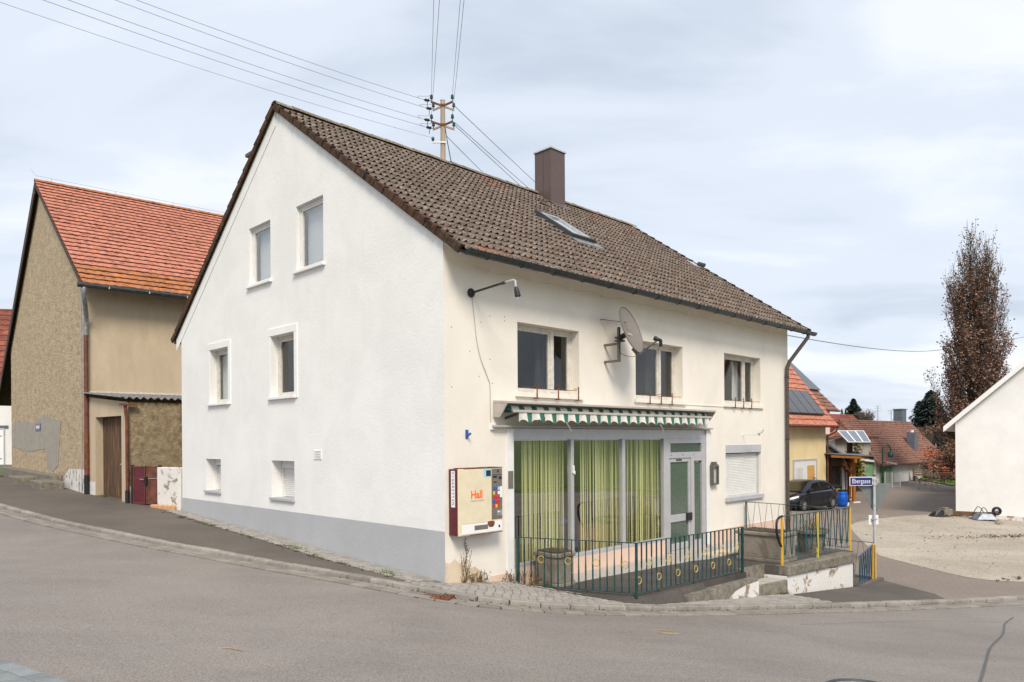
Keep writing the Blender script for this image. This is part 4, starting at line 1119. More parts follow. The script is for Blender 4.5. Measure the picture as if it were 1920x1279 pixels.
# cigarette machine
cm = hthing('cigarette_machine', 'cream and maroon cigarette vending machine hung on the house corner', 'vending machine', .08, 0, .75)
X0, X1, Z0, Z1, TF = .08, 1.03, .75, 1.80, -.246
fx = lambda u: X0 + (X1 - X0) * u
fz = lambda v: Z1 - (Z1 - Z0) * v
part('case', 'machine_maroon', cm, lambda m: m.box(X0, X1, TF + .035, -.002, Z0, Z1 - .005), bevel=.006)
part('front_frame', 'machine_cream', cm, lambda m: m.box(X0 - .003, X1 + .003, TF, TF + .035, Z0 - .006, Z1 - .003), bevel=.012)
part('lid_edge', 'rust', cm, lambda m: m.box(X0 + .1, X1, TF - .004, -.01, Z1 - .004, Z1 + .008))
part('front_panel', 'machine_cream', cm, lambda m: m.box(fx(.06), fx(.735), TF - .006, TF, fz(.83), fz(.02)), bevel=.003)
bp = part('button_panel', 'machine_panel', cm, lambda m: m.box(fx(.738), fx(.985), TF - .007, TF, fz(.80), fz(.015)), bevel=.003)
part('hand_tray', 'white_print', cm, lambda m: m.box(fx(.06), fx(.985), TF - .008, TF, fz(.985), fz(.835)), bevel=.004)
part('dispensing_slot', 'machine_panel', cm, lambda m: m.box(fx(.335), fx(.64), TF - .011, TF - .008, fz(.935), fz(.865)))
def blob(m):
    pts = [(math.cos(a) * (.075 + .012 * math.sin(3 * a)), math.sin(a) * (.062 + .014 * math.cos(2 * a))) for a in [i * math.pi / 9 for i in range(18)]]
    m.ext([(fx(.715) + x, TF - .010, fz(.865) + z) for x, z in pts], (0, -.003, 0))
part('rust_patch', 'rust', cm, blob)
part('rust_edge', 'rust', cm, lambda m: m.box(fx(.25), fx(.99), TF - .003, TF + .01, Z0 - .0085, Z0 + .004))
part('lock', 'dark_grey', cm, lambda m: m.box(fx(.89), fx(.925), TF - .014, TF - .008, fz(.93), fz(.895)))
part('card_sticker', 'light_blue_print', cm, lambda m: m.box(fx(.55), fx(.735), TF - .0085, TF - .006, fz(.135), fz(.012)))
part('card_reader', 'black_print', cm, lambda m: m.box(fx(.605), fx(.715), TF - .013, TF - .0085, fz(.125), fz(.035)), bevel=.003)
part('side_label', 'white_print', cm, lambda m: m.box(X0 - .004, X0, -.155, -.065, fz(.575), fz(.03)))
o_ = OFF[cm.name]
for i, c in enumerate('CIGARETTEN'):                    # one letter under the other on the side label
    z = fz(.065 + i * .0505)
    text_mesh(c, .062, 'black_print', 'letter', cm, Matrix.Translation((X0 - .0045 - o_.x, -.11 - o_.y, z - o_.z)) @ Matrix.Rotation(rad(-90), 4, 'Z') @ Matrix.Rotation(rad(90), 4, 'X') @ Matrix.Rotation(rad(-90), 4, 'Z'))
htext('Hall', .175, 'orange_print', 'brand_lettering', cm, fx(.39), TF - .007, fz(.40), spacing=1.0, xscale=.92, bold=.03)
htext('TABAKWAREN', .048, 'grey_print', 'brand_line', cm, fx(.40), TF - .007, fz(.49), xscale=.95)
part('coin_slot', 'black_print', bp, lambda m: [m.box(fx(.87), fx(.90), TF - .010, TF - .007, fz(.075), fz(.035)), m.box(fx(.77), fx(.86), TF - .010, TF - .007, fz(.16), fz(.125)), m.box(fx(.78), fx(.85), TF - .010, TF - .007, fz(.235), fz(.215)), m.box(fx(.91), fx(.97), TF - .012, TF - .007, fz(.18), fz(.14))])
part('panel_joint', 'black_print', bp, lambda m: m.box(fx(.738), fx(.985), TF - .0085, TF - .007, fz(.115), fz(.108)))
cols_ = ['blue_print', 'blue_print', 'light_blue_print', 'yellow_print', 'red_print', 'white_print', 'red_print', 'red_print', 'red_print', 'blue_print', 'red_print', 'red_print', 'red_print', 'yellow_print', 'red_print']
for i in range(15):
    u = .765 + (i % 3) * .056; v = .30 + (i // 3) * .068
    part('brand_button', cols_[i], bp, lambda m: m.box(fx(u), fx(u + .047), TF - .012, TF - .007, fz(v + .05), fz(v)), bevel=.003)
part('price_sticker', 'white_print', bp, lambda m: m.box(fx(.93), fx(.98), TF - .010, TF - .007, fz(.465), fz(.295)))
part('coin_return', 'steel', bp, lambda m: [m.box(fx(.86), fx(.98), TF - .010, TF - .007, fz(.745), fz(.66)), m.lathe([(.022, 0), (.022, .012), (.012, .016)], (fx(.91), TF - .010, fz(.70)), 10, (0, -1, 0))])
for s in (.55, .75): part('hinge', 'rust', cm, lambda m: m.box(s, s + .07, TF + .02, TF + .08, Z1, Z1 + .014))

# lamp on its long arm, with its cable
lm = hthing('wall_lamp', 'black wall lamp on a long bare arm below the eaves', 'lamp', .58, 0, 4.65)
part('wall_plate', 'black_metal', lm, lambda m: m.lathe([(.075, 0), (.075, .02), (.045, .055), (.02, .06)], (.58, 0, 4.65), 14, (0, -1, 0)), smooth=True)
part('arm', 'black_metal', lm, lambda m: m.tube([(.58, -.05, 4.65), (.585, -.78, 4.70)], .019, 8), smooth=True)
part('arm_tip', 'galvanised', lm, lambda m: m.tube([(.585, -.76, 4.70), (.59, -.97, 4.71), (.592, -1.01, 4.69), (.592, -1.02, 4.60)], .017, 8), smooth=True)
part('collar', 'dark_grey', lm, lambda m: m.tube([(.584, -.72, 4.695), (.585, -.80, 4.70)], .026, 8))
part('socket', 'black_metal', lm, lambda m: m.lathe([(.022, .06), (.034, .03), (.042, -.02), (.048, -.09), (.04, -.10)], (.60, -1.03, 4.54), 12, (-.15, .15, 1)), smooth=True)
part('bulb', 'lamp_clear', lm, lambda m: m.lathe([(.02, 0), (.026, -.01), (.02, -.025), (.006, -.03)], (.612, -1.043, 4.445), 10), smooth=True)
part('cable', 'grey_print', lm, lambda m: m.tube(smoothline([(.60, -.012, 4.58), (.645, -.012, 4.25), (.70, -.012, 3.85), (.80, -.012, 3.55), (.94, -.012, 3.28), (.985, -.012, 3.15), (.99, -.012, 2.8), (1.0, -.012, 2.53)], 4), .006, 5))

# satellite dish
sd_ = hthing('satellite_dish', 'grey brown satellite dish on a wall bracket between upper windows', 'satellite dish', 4.1, 0, 3.75)
nrm = Vector((.20, -.92, .33)).normalized(); cen = Vector((4.24, -.55, 4.36))
xx = nrm.cross(Vector((0, 0, 1))).normalized(); yy = xx.cross(nrm)
def dish(m):
    n, k = 36, 7; vs = []
    for sh in (0, -.012):
        for j in range(k + 1):
            r = j / k
            for i in range(n):
                a = 2*math.pi*i/n; vs.append(cen + xx*math.cos(a)*.42*r + yy*math.sin(a)*.47*r + nrm*(.085*r*r - .085 + sh))
    q = n*(k+1)
    fs = [(b+j*n+i, b+j*n+(i+1)%n, b+(j+1)*n+(i+1)%n, b+(j+1)*n+i) for b in (0, q) for j in range(k) for i in range(n)] + [(k*n+i, k*n+(i+1)%n, q+k*n+(i+1)%n, q+k*n+i) for i in range(n)]
    m.add(vs, fs)
rf = part('reflector', 'dish_grey', sd_, dish, smooth=True)
def rimf(m):
    pts = [cen + xx*math.cos(2*math.pi*i/36)*.425 + yy*math.sin(2*math.pi*i/36)*.475 + nrm*.0 for i in range(37)]; m.tube(pts, .010, 6, False)
part('rim', 'bracket_grey', rf, rimf, smooth=True)
def logo(m):
    c = cen + xx*(-.06) + yy*.10 + nrm*(-.066); m.ring(c, .055, .004, nrm, 18, 4)
    d = cen + xx*(-.02) + yy*(-.06) + nrm*(-.072)
    m.hexa([d + xx*a + yy*b + nrm*e_ for e_ in (0, .003) for a, b in ((-.13, -.02), (.10, -.02), (.10, .02), (-.13, .02))])
part('logo_print', 'grey_print', rf, logo)
part('mast_arm', 'bracket_grey', sd_, lambda m: [m.bar((4.10, -.002, 4.10), (4.10, -.36, 4.10), .045, .045), m.bar((4.10, -.002, 3.77), (4.10, -.36, 3.77), .045, .045), m.bar((4.10, -.35, 3.745), (4.10, -.35, 4.42), .05, .05)], bevel=.004)
part('clamp', 'dark_grey', sd_, lambda m: [m.box(4.03, 4.19, -.43, -.30, 4.14, 4.17), m.box(4.03, 4.19, -.43, -.30, 4.20, 4.23), m.bar((4.1, -.36, 4.2), (4.20, -.455, 4.28), .08, .10)])
foot = cen - yy*.49 - nrm*.03
lnb = Vector((4.36, -1.08, 4.13))
part('feed_arm', 'bracket_grey', sd_, lambda m: [m.bar(foot + nrm*(-.06) + yy*.14, foot + yy*(-.02), .05, .07), m.bar(foot + yy*(-.02), lnb, .032, .026)])
def lnbf(m):
    d = (cen - lnb).normalized(); m.tube([lnb - d*.06, lnb + d*.02, lnb + d*.06, lnb + d*.085], [.03, .034, .045, .045], 12); m.bar(lnb - d*.05, lnb - d*.05 + Vector((0, 0, -.12)), .04, .05)
part('receiver', 'black_metal', sd_, lnbf, smooth=True)
part('stay', 'bracket_grey', sd_, lambda m: m.tube([(3.98, -.002, 4.60), (4.05, -.2, 4.56), (4.16, -.50, 4.50)], .008, 5))
part('cable', 'black_metal', sd_, lambda m: m.tube(smoothline([lnb + Vector((-.02, .02, -.08)), (4.30, -.9, 4.0), (4.24, -.6, 3.84), (4.12, -.4, 3.9), (4.10, -.33, 4.0)], 4), .005, 5))

# notice case and lamp with motion sensor beside the door
nc = hthing('notice_case', 'small brass framed menu case on the wall right of the shop door', 'notice case', 8.12, 0, 1.12)
part('frame', 'bracket_grey', nc, lambda m: [m.box(8.06, 8.09, -.11, 0, 1.16, 1.62), m.box(8.30, 8.33, -.11, 0, 1.16, 1.62), m.box(8.09, 8.30, -.11, 0, 1.16, 1.20), m.box(8.09, 8.30, -.11, 0, 1.58, 1.64), m.box(8.12, 8.27, -.09, -.02, 1.64, 1.70)], bevel=.004)
part('paper', 'white_print', nc, lambda m: m.box(8.09, 8.30, -.05, -.04, 1.20, 1.58))
part('glass', 'glass', nc, lambda m: m.quad((8.09, -.10, 1.20), (8.30, -.10, 1.20), (8.30, -.10, 1.58), (8.09, -.10, 1.58)))
al = hthing('sensor_light', 'small white sensor floodlight on an arm above the shuttered window', 'floodlight', 9.72, 0, 2.34)
part('arm', 'white_paint', al, lambda m: m.tube([(9.72, 0, 2.34), (9.70, -.05, 2.34), (9.66, -.42, 2.34), (9.655, -.48, 2.38)], .010, 6))
part('wall_plate', 'white_paint', al, lambda m: m.box(9.70, 9.74, -.01, 0, 2.30, 2.38))
part('head', 'white_print', al, lambda m: m.hexa([(9.60, -.54, 2.38), (9.70, -.54, 2.38), (9.70, -.44, 2.36), (9.60, -.44, 2.36), (9.60, -.58, 2.47), (9.70, -.58, 2.47), (9.70, -.46, 2.47), (9.60, -.46, 2.47)]), bevel=.008)
part('sensor', 'galvanised', al, lambda m: m.lathe([(.02, 0), (.026, -.03), (.01, -.05)], (9.655, -.47, 2.36), 8))

# string curtains and furniture behind the shop window
for i, (c0, c1) in enumerate([(1.95, 3.12), (3.60, 4.82), (5.14, 6.42)]):
    m = MB(); s = c0
    while s < c1:
        w = random.choice([.006, .009, .012, .02, .03]); t = .22 + random.uniform(-.02, .03) + .02 * math.sin(s * 9)
        lean = random.uniform(-.012, .012)
        if not (.45 < (s - c0) / (c1 - c0) < .48):
            zb_ = -.18 + random.uniform(-.03, .05)
            m.quad((s + lean, t, zb_), (s + w + lean, t + random.uniform(-.008, .008), zb_), (s + w, t, 2.24), (s, t, 2.24))
        s += w + (random.choice([.0005, .001, .002, .006]) if random.random() < .95 else .022)
    o = m.build('string_curtain', 'string_lime', recalc=False, off=(c0, .22, 0), loc=(*hw(c0, .22), 0), rotz=R45)
    tag(o, ['lime green string curtain in the left shop pane, beside the wall', 'lime green string curtain in the middle shop pane', 'lime green string curtain in the right shop pane, beside the door'][i], 'curtain', 'string curtains in the shop window')
for i, (s, t, z) in enumerate([(3.75, 1.05, .62), (5.75, 1.7, 1.05)]):
    st = hthing('bar_stool', ['lower blue seated stool seen behind the left shop mullion', 'higher blue seated stool seen behind the right shop mullion'][i], 'stool', s, t, -.26)
    part('seat', 'blue_seat', st, lambda m: m.box(s - .24, s + .24, t - .2, t + .2, z - .07, z), bevel=.03)
    part('stem', 'black_metal', st, lambda m: m.tube([(s, t, -.24), (s, t, z - .07)], .10, 8))
    part('foot', 'black_metal', st, lambda m: m.lathe([(.22, 0), (.22, .02), (.05, .04)], (s, t, -.26), 14))
o = MB().box(4.55, 5.15, .75, 1.1, -.26, .42).build('orange_crate', 'orange_box', bevel=.01, off=(4.55, .75, -.26), loc=(*hw(4.55, .75), -.26), rotz=R45)
tag(o, 'orange box standing behind the middle string curtain', 'box')
o = MB().box(1.75, 2.7, .45, .9, -.26, .38).build('display_plinth', 'tan_cloth', bevel=.01, off=(1.75, .45, -.26), loc=(*hw(1.75, .45), -.26), rotz=R45)
tag(o, 'tan display block behind the left string curtain', 'display block')
ct = hthing('shop_counter', 'dark wooden counter with plants at the back of the shop', 'counter', 1.0, 3.6, -.26)
part('body', 'wainscot', ct, lambda m: m.box(2.6, 7.6, 3.5, 4.1, -.26, .92), bevel=.01)
part('shelf', 'drape_dark', ct, lambda m: m.box(2.8, 4.6, 4.2, 4.5, 1.5, 1.62))

# ------------------------------------------------------------------ terrace, railings, planters
FZ = -.27
te = hthing('terrace', 'raised asphalt terrace with peeling front wall and steps before the shop', 'terrace', 5, -2, -1.2)
top = [(1.5, -.02), (1.5, -.08), (2.18, -1.85), (2.5, -2.12), (5.45, -2.27), (5.62, -2.0), (6.48, -2.12), (6.55, -2.52), (9.15, -2.84), (9.45, -2.75), (9.68, -.02)]
part('slab', 'terrace_asphalt', te, lambda m: m.prism(top, -1.5, FZ))
def rampf(m):
    inner = [(1.5, -.09), (1.84, -.97), (2.18, -1.86), (2.5, -2.125), (3.2, -2.16), (4.0, -2.20)]; outer = [(1.38, -.12), (1.71, -1.03), (2.05, -1.96), (2.44, -2.28), (3.2, -2.33), (4.0, -2.36)]
    vs = [(s, t, FZ - .004) for s, t in inner] + [(s, t, H(*hw(s, t)) + .006) for s, t in outer] + [(s, t, H(*hw(s, t)) - .2) for s, t in outer]
    n = len(inner); m.add(vs, [(i, i + 1, n + i + 1, n + i) for i in range(n - 1)] + [(n + i, n + i + 1, 2*n + i + 1, 2*n + i) for i in range(n - 1)])
part('asphalt_ramp', 'terrace_asphalt', te, rampf, recalc=False)
part('paved_strip', 'concrete_light', te, lambda m: m.prism([(1.62, -.02), (2.3, -.55), (3.4, -.62), (5.9, -.85), (6.35, -1.0), (7.6, -1.0), (8.1, -.72), (9.5, -.62), (9.55, -.02)], FZ, FZ + .005))
part('doormat_stain', 'damp_plaster', te, lambda m: m.prism([(6.7, -.55), (6.75, -.85), (7.1, -.97), (7.7, -.9), (7.9, -.65), (7.5, -.5)], FZ + .006, FZ + .009))
part('edge_wall', 'concrete_mossy', te, lambda m: m.prism([(3.3, -2.165), (3.3, -2.34), (5.55, -2.46), (5.62, -2.0), (5.45, -2.27)], -1.5, FZ - .10))
part('edge_face', 'peeling_white', te, lambda m: m.ext([(4.5, -2.409, -.95), (5.55, -2.468, -.95), (5.55, -2.468, -.42), (5.1, -2.444, -.44), (4.75, -2.424, -.50), (4.5, -2.409, -.62)], (0, .004, 0)))
part('step', 'concrete_mossy', te, lambda m: m.prism([(5.56, -2.44), (5.63, -2.01), (6.47, -2.13), (6.53, -2.58)], -1.5, -.52), bevel=.015)
part('step_tread', 'concrete_light', te, lambda m: m.prism([(5.60, -2.41), (5.65, -2.06), (6.44, -2.17), (6.49, -2.53)], -.519, -.516))
part('upper_riser', 'concrete_mossy', te, lambda m: m.ext([(5.62, -2.003, -.52), (6.48, -2.123, -.52), (6.48, -2.123, FZ + .004), (5.62, -2.003, FZ + .004)], (0, .05, 0)))
part('retaining_wall', 'peeling_white', te, lambda m: m.ext([(6.552, -2.55, -1.5), (9.1, -2.872, -1.5), (9.1, -2.872, -.45), (6.552, -2.55, -.45)], (0, .03, 0)))
part('cap', 'concrete_mossy', te, lambda m: m.hexa([(6.53, -2.60, -.45), (9.2, -2.94, -.45), (9.2, -2.6, -.45), (6.53, -2.3, -.45), (6.53, -2.60, -.262), (9.2, -2.94, -.262), (9.2, -2.6, -.262), (6.53, -2.3, -.262)]), bevel=.015)
part('side_face', 'peeling_white', te, lambda m: m.ext([(6.55, -2.553, -1.5), (6.48, -2.12, -1.5), (6.48, -2.12, -.46), (6.55, -2.553, -.46)], (-.006, 0, 0)))

def twist_bar(m, p, z0, z1, ang, k):
    """a flat bar with a twist part of the way up"""
    n = 10; vs = []; w, h = .0125, .005; zt = z0 + (z1 - z0) * (.35 + .3 * k)
    for i in range(n + 1):
        z = z0 + (z1 - z0) * i / n
        a = ang + (rad(90) if z > zt + .05 else rad(90) * max(0, (z - zt + .05) / .1) if z > zt - .05 else 0) * 1.0
        c, s_ = math.cos(a), math.sin(a)
        for u, v in ((-w, -h), (w, -h), (w, h), (-w, h)): vs.append((p[0] + u*c - v*s_, p[1] + u*s_ + v*c, z))
    m.add(vs, [(i*4+j, i*4+(j+1)%4, i*4+4+(j+1)%4, i*4+4+j) for i in range(n) for j in range(4)] + [(0, 1, 2, 3), (n*4, n*4+1, n*4+2, n*4+3)])
def shop_rail():
    t = hthing('terrace_railing', 'green iron railing with twisted bars and yellow rings round the terrace', 'railing', 2.3, -2, FZ)
    A, C_, D = Vector((1.53, -.10)), Vector((2.28, -2.02)), Vector((5.36, -2.24))
    z0, z1 = -.22, .585
    for P_, Q_, n in ((A, C_, 17), (C_, D, 24)):
        d = (Q_ - P_).normalized(); ang = math.atan2(d.y, d.x)
        part('top_rail', 'rail_green', t, lambda m: m.bar((*P_, z1), (*Q_, z1), .032, .012), bevel=.002)
        part('bottom_rail', 'rail_green', t, lambda m: m.bar((*P_, z0), (*Q_, z0), .030, .012), bevel=.002)
        for i in range(n + 1):
            q = P_ + (Q_ - P_) * (i / n)
            if i in (0, n): continue
            part('bar', 'rail_green', t, lambda m: twist_bar(m, q, z0, z1, ang, (i % 4) / 3))
        ax = (-d.y, d.x, 0)
        for i in range(n):
            q = P_ + (Q_ - P_) * ((i + .5) / n)
            if n == 24: lev = z0 + .20 if i % 4 == 0 else z0 + .45 if i % 4 == 2 else None
            else: lev = z0 + .22 if i % 4 == 1 else z0 + .45 if i % 4 == 3 else None
            if lev: part('ring', 'ring_gold', t, lambda m: m.ring((*q, lev), .056, .0075, ax, 18, 6), smooth=True)
    for q, w in ((A, .045), (C_, .035), (D, .045)):
        part('post', 'rail_green', t, lambda m: m.box(q.x - w/2, q.x + w/2, q.y - w/2, q.y + w/2, FZ - .02, z1 + .006), bevel=.003)
    for f in (.18, .5, .82):
        q = C_ + (D - C_) * f
        part('foot', 'dark_grey', t, lambda m: m.box(q.x - .012, q.x + .012, q.y - .012, q.y + .012, FZ - .12, z0))
    q = A + (C_ - A) * .6; part('foot', 'dark_grey', t, lambda m: m.box(q.x - .012, q.x + .012, q.y - .012, q.y + .012, FZ - .06, z0))
shop_rail()

def vee_rail(t, A, B, z0, z1, n, mats, top='rail_green', mid=None, r=.009):
    """slanting bars that meet in pairs near the foot"""
    A, B = Vector(A), Vector(B)
    zA, zB = (z0 if isinstance(z0, tuple) else (z0, z0)); yA, yB = (z1 if isinstance(z1, tuple) else (z1, z1))
    part('top_rail', top, t, lambda m: m.bar((*A, yA), (*B, yB), .035, .014), bevel=.002)
    part('bottom_rail', mats[0], t, lambda m: m.bar((*A, zA), (*B, zB), .02, .010), bevel=.002)
    for i in range(n):
        f = (i + .5) / n; g = .5 / n
        lo = A + (B - A) * f; zl = zA + (zB - zA) * f; zu = yA + (yB - yA) * f
        a, b = A + (B - A) * (f - g * .72), A + (B - A) * (f + g * .72)
        part('bar', mats[i % len(mats)], t, lambda m: m.bar((*a, zu), (lo.x - (B-A).normalized().x * .018, lo.y - (B-A).normalized().y * .018, zl + .09), 2*r, .7*r))
        part('bar', mats[(i + 1) % len(mats)], t, lambda m: m.bar((*b, zu), (lo.x + (B-A).normalized().x * .018, lo.y + (B-A).normalized().y * .018, zl + .09), 2*r, .7*r))
        part('foot_tie', mats[i % len(mats)], t, lambda m: [m.bar((lo.x - (B-A).normalized().x * .022, lo.y - (B-A).normalized().y * .022, zl + .09), (lo.x + (B-A).normalized().x * .022, lo.y + (B-A).normalized().y * .022, zl + .09), .014, .012), m.bar((*lo, zl), (*lo, zl + .09), .012, .01)])
def post(t, p, z0, z1, mat, w=.035): part('post', mat, t, lambda m: m.box(p[0] - w/2, p[0] + w/2, p[1] - w/2, p[1] + w/2, z0, z1), bevel=.003)
r2 = hthing('landing_railing', 'blue and green slanted bar railing with yellow posts along the landing', 'railing', 8, -2.5, FZ)
vee_rail(r2, (6.57, -2.44), (9.40, -2.70), -.16, .70, 11, ['rail_blue', 'rail_green'])
post(r2, (6.57, -2.45), -.45, .70, 'rail_yellow'); post(r2, (7.98, -2.57), FZ, .70, 'rail_lime'); post(r2, (9.42, -2.70), FZ, .70, 'rail_yellow')
part('handrail_end', 'black_metal', r2, lambda m: m.tube(smoothline([(6.6, -2.45, .705), (6.48, -2.45, .70), (6.36, -2.45, .64), (6.33, -2.45, .52), (6.36, -2.45, .36), (6.46, -2.45, .20), (6.53, -2.45, .12)], 4), .024, 8), smooth=True)
r3 = hthing('side_railing', 'thin grey green railing from the house wall to the landing corner', 'railing', 9.6, -1, FZ)
vee_rail(r3, (9.70, -.06), (9.44, -2.66), -.20, .66, 8, ['rail_green'], r=.006)
post(r3, (9.70, -.08), FZ, .66, 'rail_green', .03)
r4 = hthing('stair_railing', 'low violet blue railing with yellow posts round the cellar stair', 'railing', 10.6, -2.8, -1.05)
vee_rail(r4, (9.28, -2.93), (10.32, -2.86), (-1.0, -1.02), (-.36, -.22), 6, ['rail_violet', 'rail_blue'], 'rail_violet')
vee_rail(r4, (10.60, -2.80), (10.68, -.1), -1.0, -.20, 9, ['rail_violet'], 'rail_violet', r=.006)
post(r4, (10.34, -2.86), -1.1, -.20, 'rail_yellow', .032); post(r4, (10.43, -2.89), -1.1, -.22, 'rail_yellow', .03)
sw_ = hthing('cellar_stair', 'dark cellar stair pit beside the landing wall', 'stair', 10, -2, -2.4)
part('walls', 'concrete_dark', sw_, lambda m: [m.box(9.20, 9.24, -2.85, 0, -2.6, -.5), m.box(10.62, 10.76, -2.9, .05, -2.6, -1.03), m.box(9.2, 10.7, -2.98, -2.86, -2.6, -1.0)])
part('pit_floor', 'concrete_dark', sw_, lambda m: m.box(9.2, 10.7, -2.9, .05, -2.6, -1.72))
for k in range(3): part('stair_step', 'concrete_dark', sw_, lambda m: m.box(9.25, 10.6, -.3 - k * .3, -.02 - k * .3, -1.72, -1.0 - k * .22))

def trough_planter(name, label, s0, s1, t0, t1, z0, h, mat, chamf=.0, lip=.03):
    t = hthing(name, label, 'planter', (s0 + s1) / 2, (t0 + t1) / 2, z0)
    def outl(g, c):
        a0, a1, b0, b1 = s0 - g, s1 + g, t0 - g, t1 + g
        if not chamf: return [(a0, b0), (a1, b0), (a1, b1), (a0, b1)]
        return [(a0 + c, b0), (a1 - c, b0), (a1, b0 + c), (a1, b1 - c), (a1 - c, b1), (a0 + c, b1), (a0, b1 - c), (a0, b0 + c)]
    part('body', mat, t, lambda m: m.prism(outl(0, chamf), z0 + .07, z0 + h - .09), bevel=.012)
    part('base', mat, t, lambda m: m.prism(outl(lip * .8, chamf), z0, z0 + .07), bevel=.012)
    part('rim', mat, t, lambda m: [m.prism(outl(lip, chamf), z0 + h - .09, z0 + h - .02)], bevel=.014)
    part('soil', 'soil', t, lambda m: m.prism(outl(-.03, chamf * .7), z0 + h - .03, z0 + h - .005))
    m = MB()
    for i in range(60):
        x, y = random.uniform(s0 + .04, s1 - .04), random.uniform(t0 + .04, t1 - .04); hh = random.uniform(.02, .09); a = random.random() * 6.3
        m.tri((x - .006, y, z0 + h - .01), (x + .006, y, z0 + h - .01), (x + math.cos(a) * .04, y + math.sin(a) * .04, z0 + h + hh))
    stuff(m.build('dry_weeds', 'weed_dry', t, recalc=False))
    return t
trough_planter('stone_planter', 'weathered exposed aggregate planter behind the terrace railing by the shop pane', 1.90, 2.38, -.68, -.10, FZ, .60, 'concrete_mid', .07)
trough_planter('concrete_trough', 'square mossy concrete planter beside the terrace steps', 6.78, 7.42, -2.34, -1.40, FZ, .62, 'concrete_mid', 0, .04)
t = hthing('round_planter', 'round grey flower bowl behind the blue landing railing', 'planter', 8.72, -2.12, FZ)
part('bowl', 'concrete_mossy', t, lambda m: m.lathe([(.26, 0), (.27, .05), (.30, .38), (.31, .42), (.37, .43), (.37, .50), (.34, .51), (.33, .47), (0, .47)], (8.72, -2.12, FZ), 20), smooth=True)
m = MB()
for i in range(40):
    a = random.random() * 6.3; rr = random.random() * .28; x, y = 8.72 + math.cos(a) * rr, -2.12 + math.sin(a) * rr; b = random.random() * 6.3
    m.bar((x, y, FZ + .46), (x + math.cos(b) * .1, y + math.sin(b) * .1, FZ + .46 + random.uniform(.1, .33)), .006)
stuff(m.build('dry_stalks', 'weed_dry', t))
# dry plants at the wall foot
m = MB()
for k in range(0, 170, 2):
    s, t_ = (random.gauss(.72, .1), -.04) if k < 50 else (random.gauss(1.45, .12), -.06) if k < 80 else (random.gauss(1.75, .2), random.uniform(-.5, -.15)) if k < 150 else (random.gauss(.37, .03), -.02)
    p = hw(s, t_); z = H(p.x, p.y); hh = random.uniform(.06, .22) if k < 150 else random.uniform(.2, .55); a = random.random() * 6.3
    m.bar((p.x, p.y, z - .02), (p.x + math.cos(a) * hh * .35, p.y + math.sin(a) * hh * .35, z + hh), .006)
    for j in range(3):
        q = Vector((p.x + math.cos(a) * hh * .2 * j / 2, p.y + math.sin(a) * hh * .2 * j / 2, z + hh * random.random())); b = random.random() * 6.3; r = .014
        m.quad(q, q + Vector((math.cos(b) * r, math.sin(b) * r, r)), q + Vector((math.cos(b) * 2 * r, math.sin(b) * 2 * r, .3 * r)), q + Vector((math.cos(b) * r, math.sin(b) * r, -r)))
stuff(m.build('dry_weeds_at_wall', 'weed_dry'))
# vine with dry leaves climbing the wall under the machine
m = MB(); pts = [(.42 + .02 * math.sin(i * 1.3), -.012, -.02 + i * .07) for i in range(11)]; m.tube(pts, .005, 4)
for i in range(90):
    k = random.random() ** 1.6; z = -.02 + k * .62; s = .42 + .02 * math.sin(z * 18) + random.gauss(0, .02 + .02 * (1 - k)); b = random.random() * 6.3; r = random.uniform(.01, .022)
    q = Vector((s, -.02 - random.random() * .03, z)); m.quad(q, q + Vector((math.cos(b)*r, -.01, math.sin(b)*r)), q + Vector((math.cos(b)*r*1.6 - math.sin(b)*r*.6, -.006, math.sin(b)*r*1.6 + math.cos(b)*r*.6)), q + Vector((-math.sin(b)*r, -.01, math.cos(b)*r)))
o = m.build('withered_vine', 'weed_dry', recalc=False, off=(.42, 0, 0), loc=(*hw(.42, 0), 0), rotz=R45); tag(o, 'withered brown vine climbing the wall below the cigarette machine', 'plant')
# a stone among the setts
o = MB().lathe([(0, -.03), (.09, -.02), (.11, .03), (.07, .08), (0, .10)], (0, 0, 0), 7).build('loose_stone', 'flint', loc=(1.78, 12.12, H(1.78, 12.12)), rotz=.5); o.scale = (1.1, .6, .8); tag(o, 'loose reddish stone lying on the setts by the railing corner', 'stone')

# ------------------------------------------------------------------ street sign
sg = thing('street_sign', 'street name plate on a pole with back of give way sign', 'sign', (8.37, 16.9, -1.05))
part('pole', 'galvanised', sg, lambda m: m.tube([(0, 0, -.1), (0, 0, 2.40)], .031, 12), smooth=True)
part('pole_cap', 'dark_grey', sg, lambda m: m.lathe([(.033, 2.40), (.033, 2.425), (.01, 2.44)], (0, 0, 0), 12))
pl_ = part('name_plate', 'white_print', sg, lambda m: m.box(-.575, -.04, -.015, -.005, 2.185, 2.39), bevel=.004)
part('plate_field', 'sign_blue', pl_, lambda m: m.box(-.56, -.055, -.018, -.0155, 2.20, 2.375))
text_mesh('Ebergasse', .15, 'white_print', 'lettering', pl_, Matrix.Translation((-.308, -.019, 2.288)) @ Matrix.Rotation(rad(90), 4, 'X'), xscale=.66, spacing=1.08)
for z in (2.22, 2.34): part('plate_clamp', 'galvanised', sg, lambda m: m.box(-.06, .05, -.04, .02, z - .012, z + .012))
ca_, sn_ = math.cos(rad(-14)), math.sin(rad(-14))
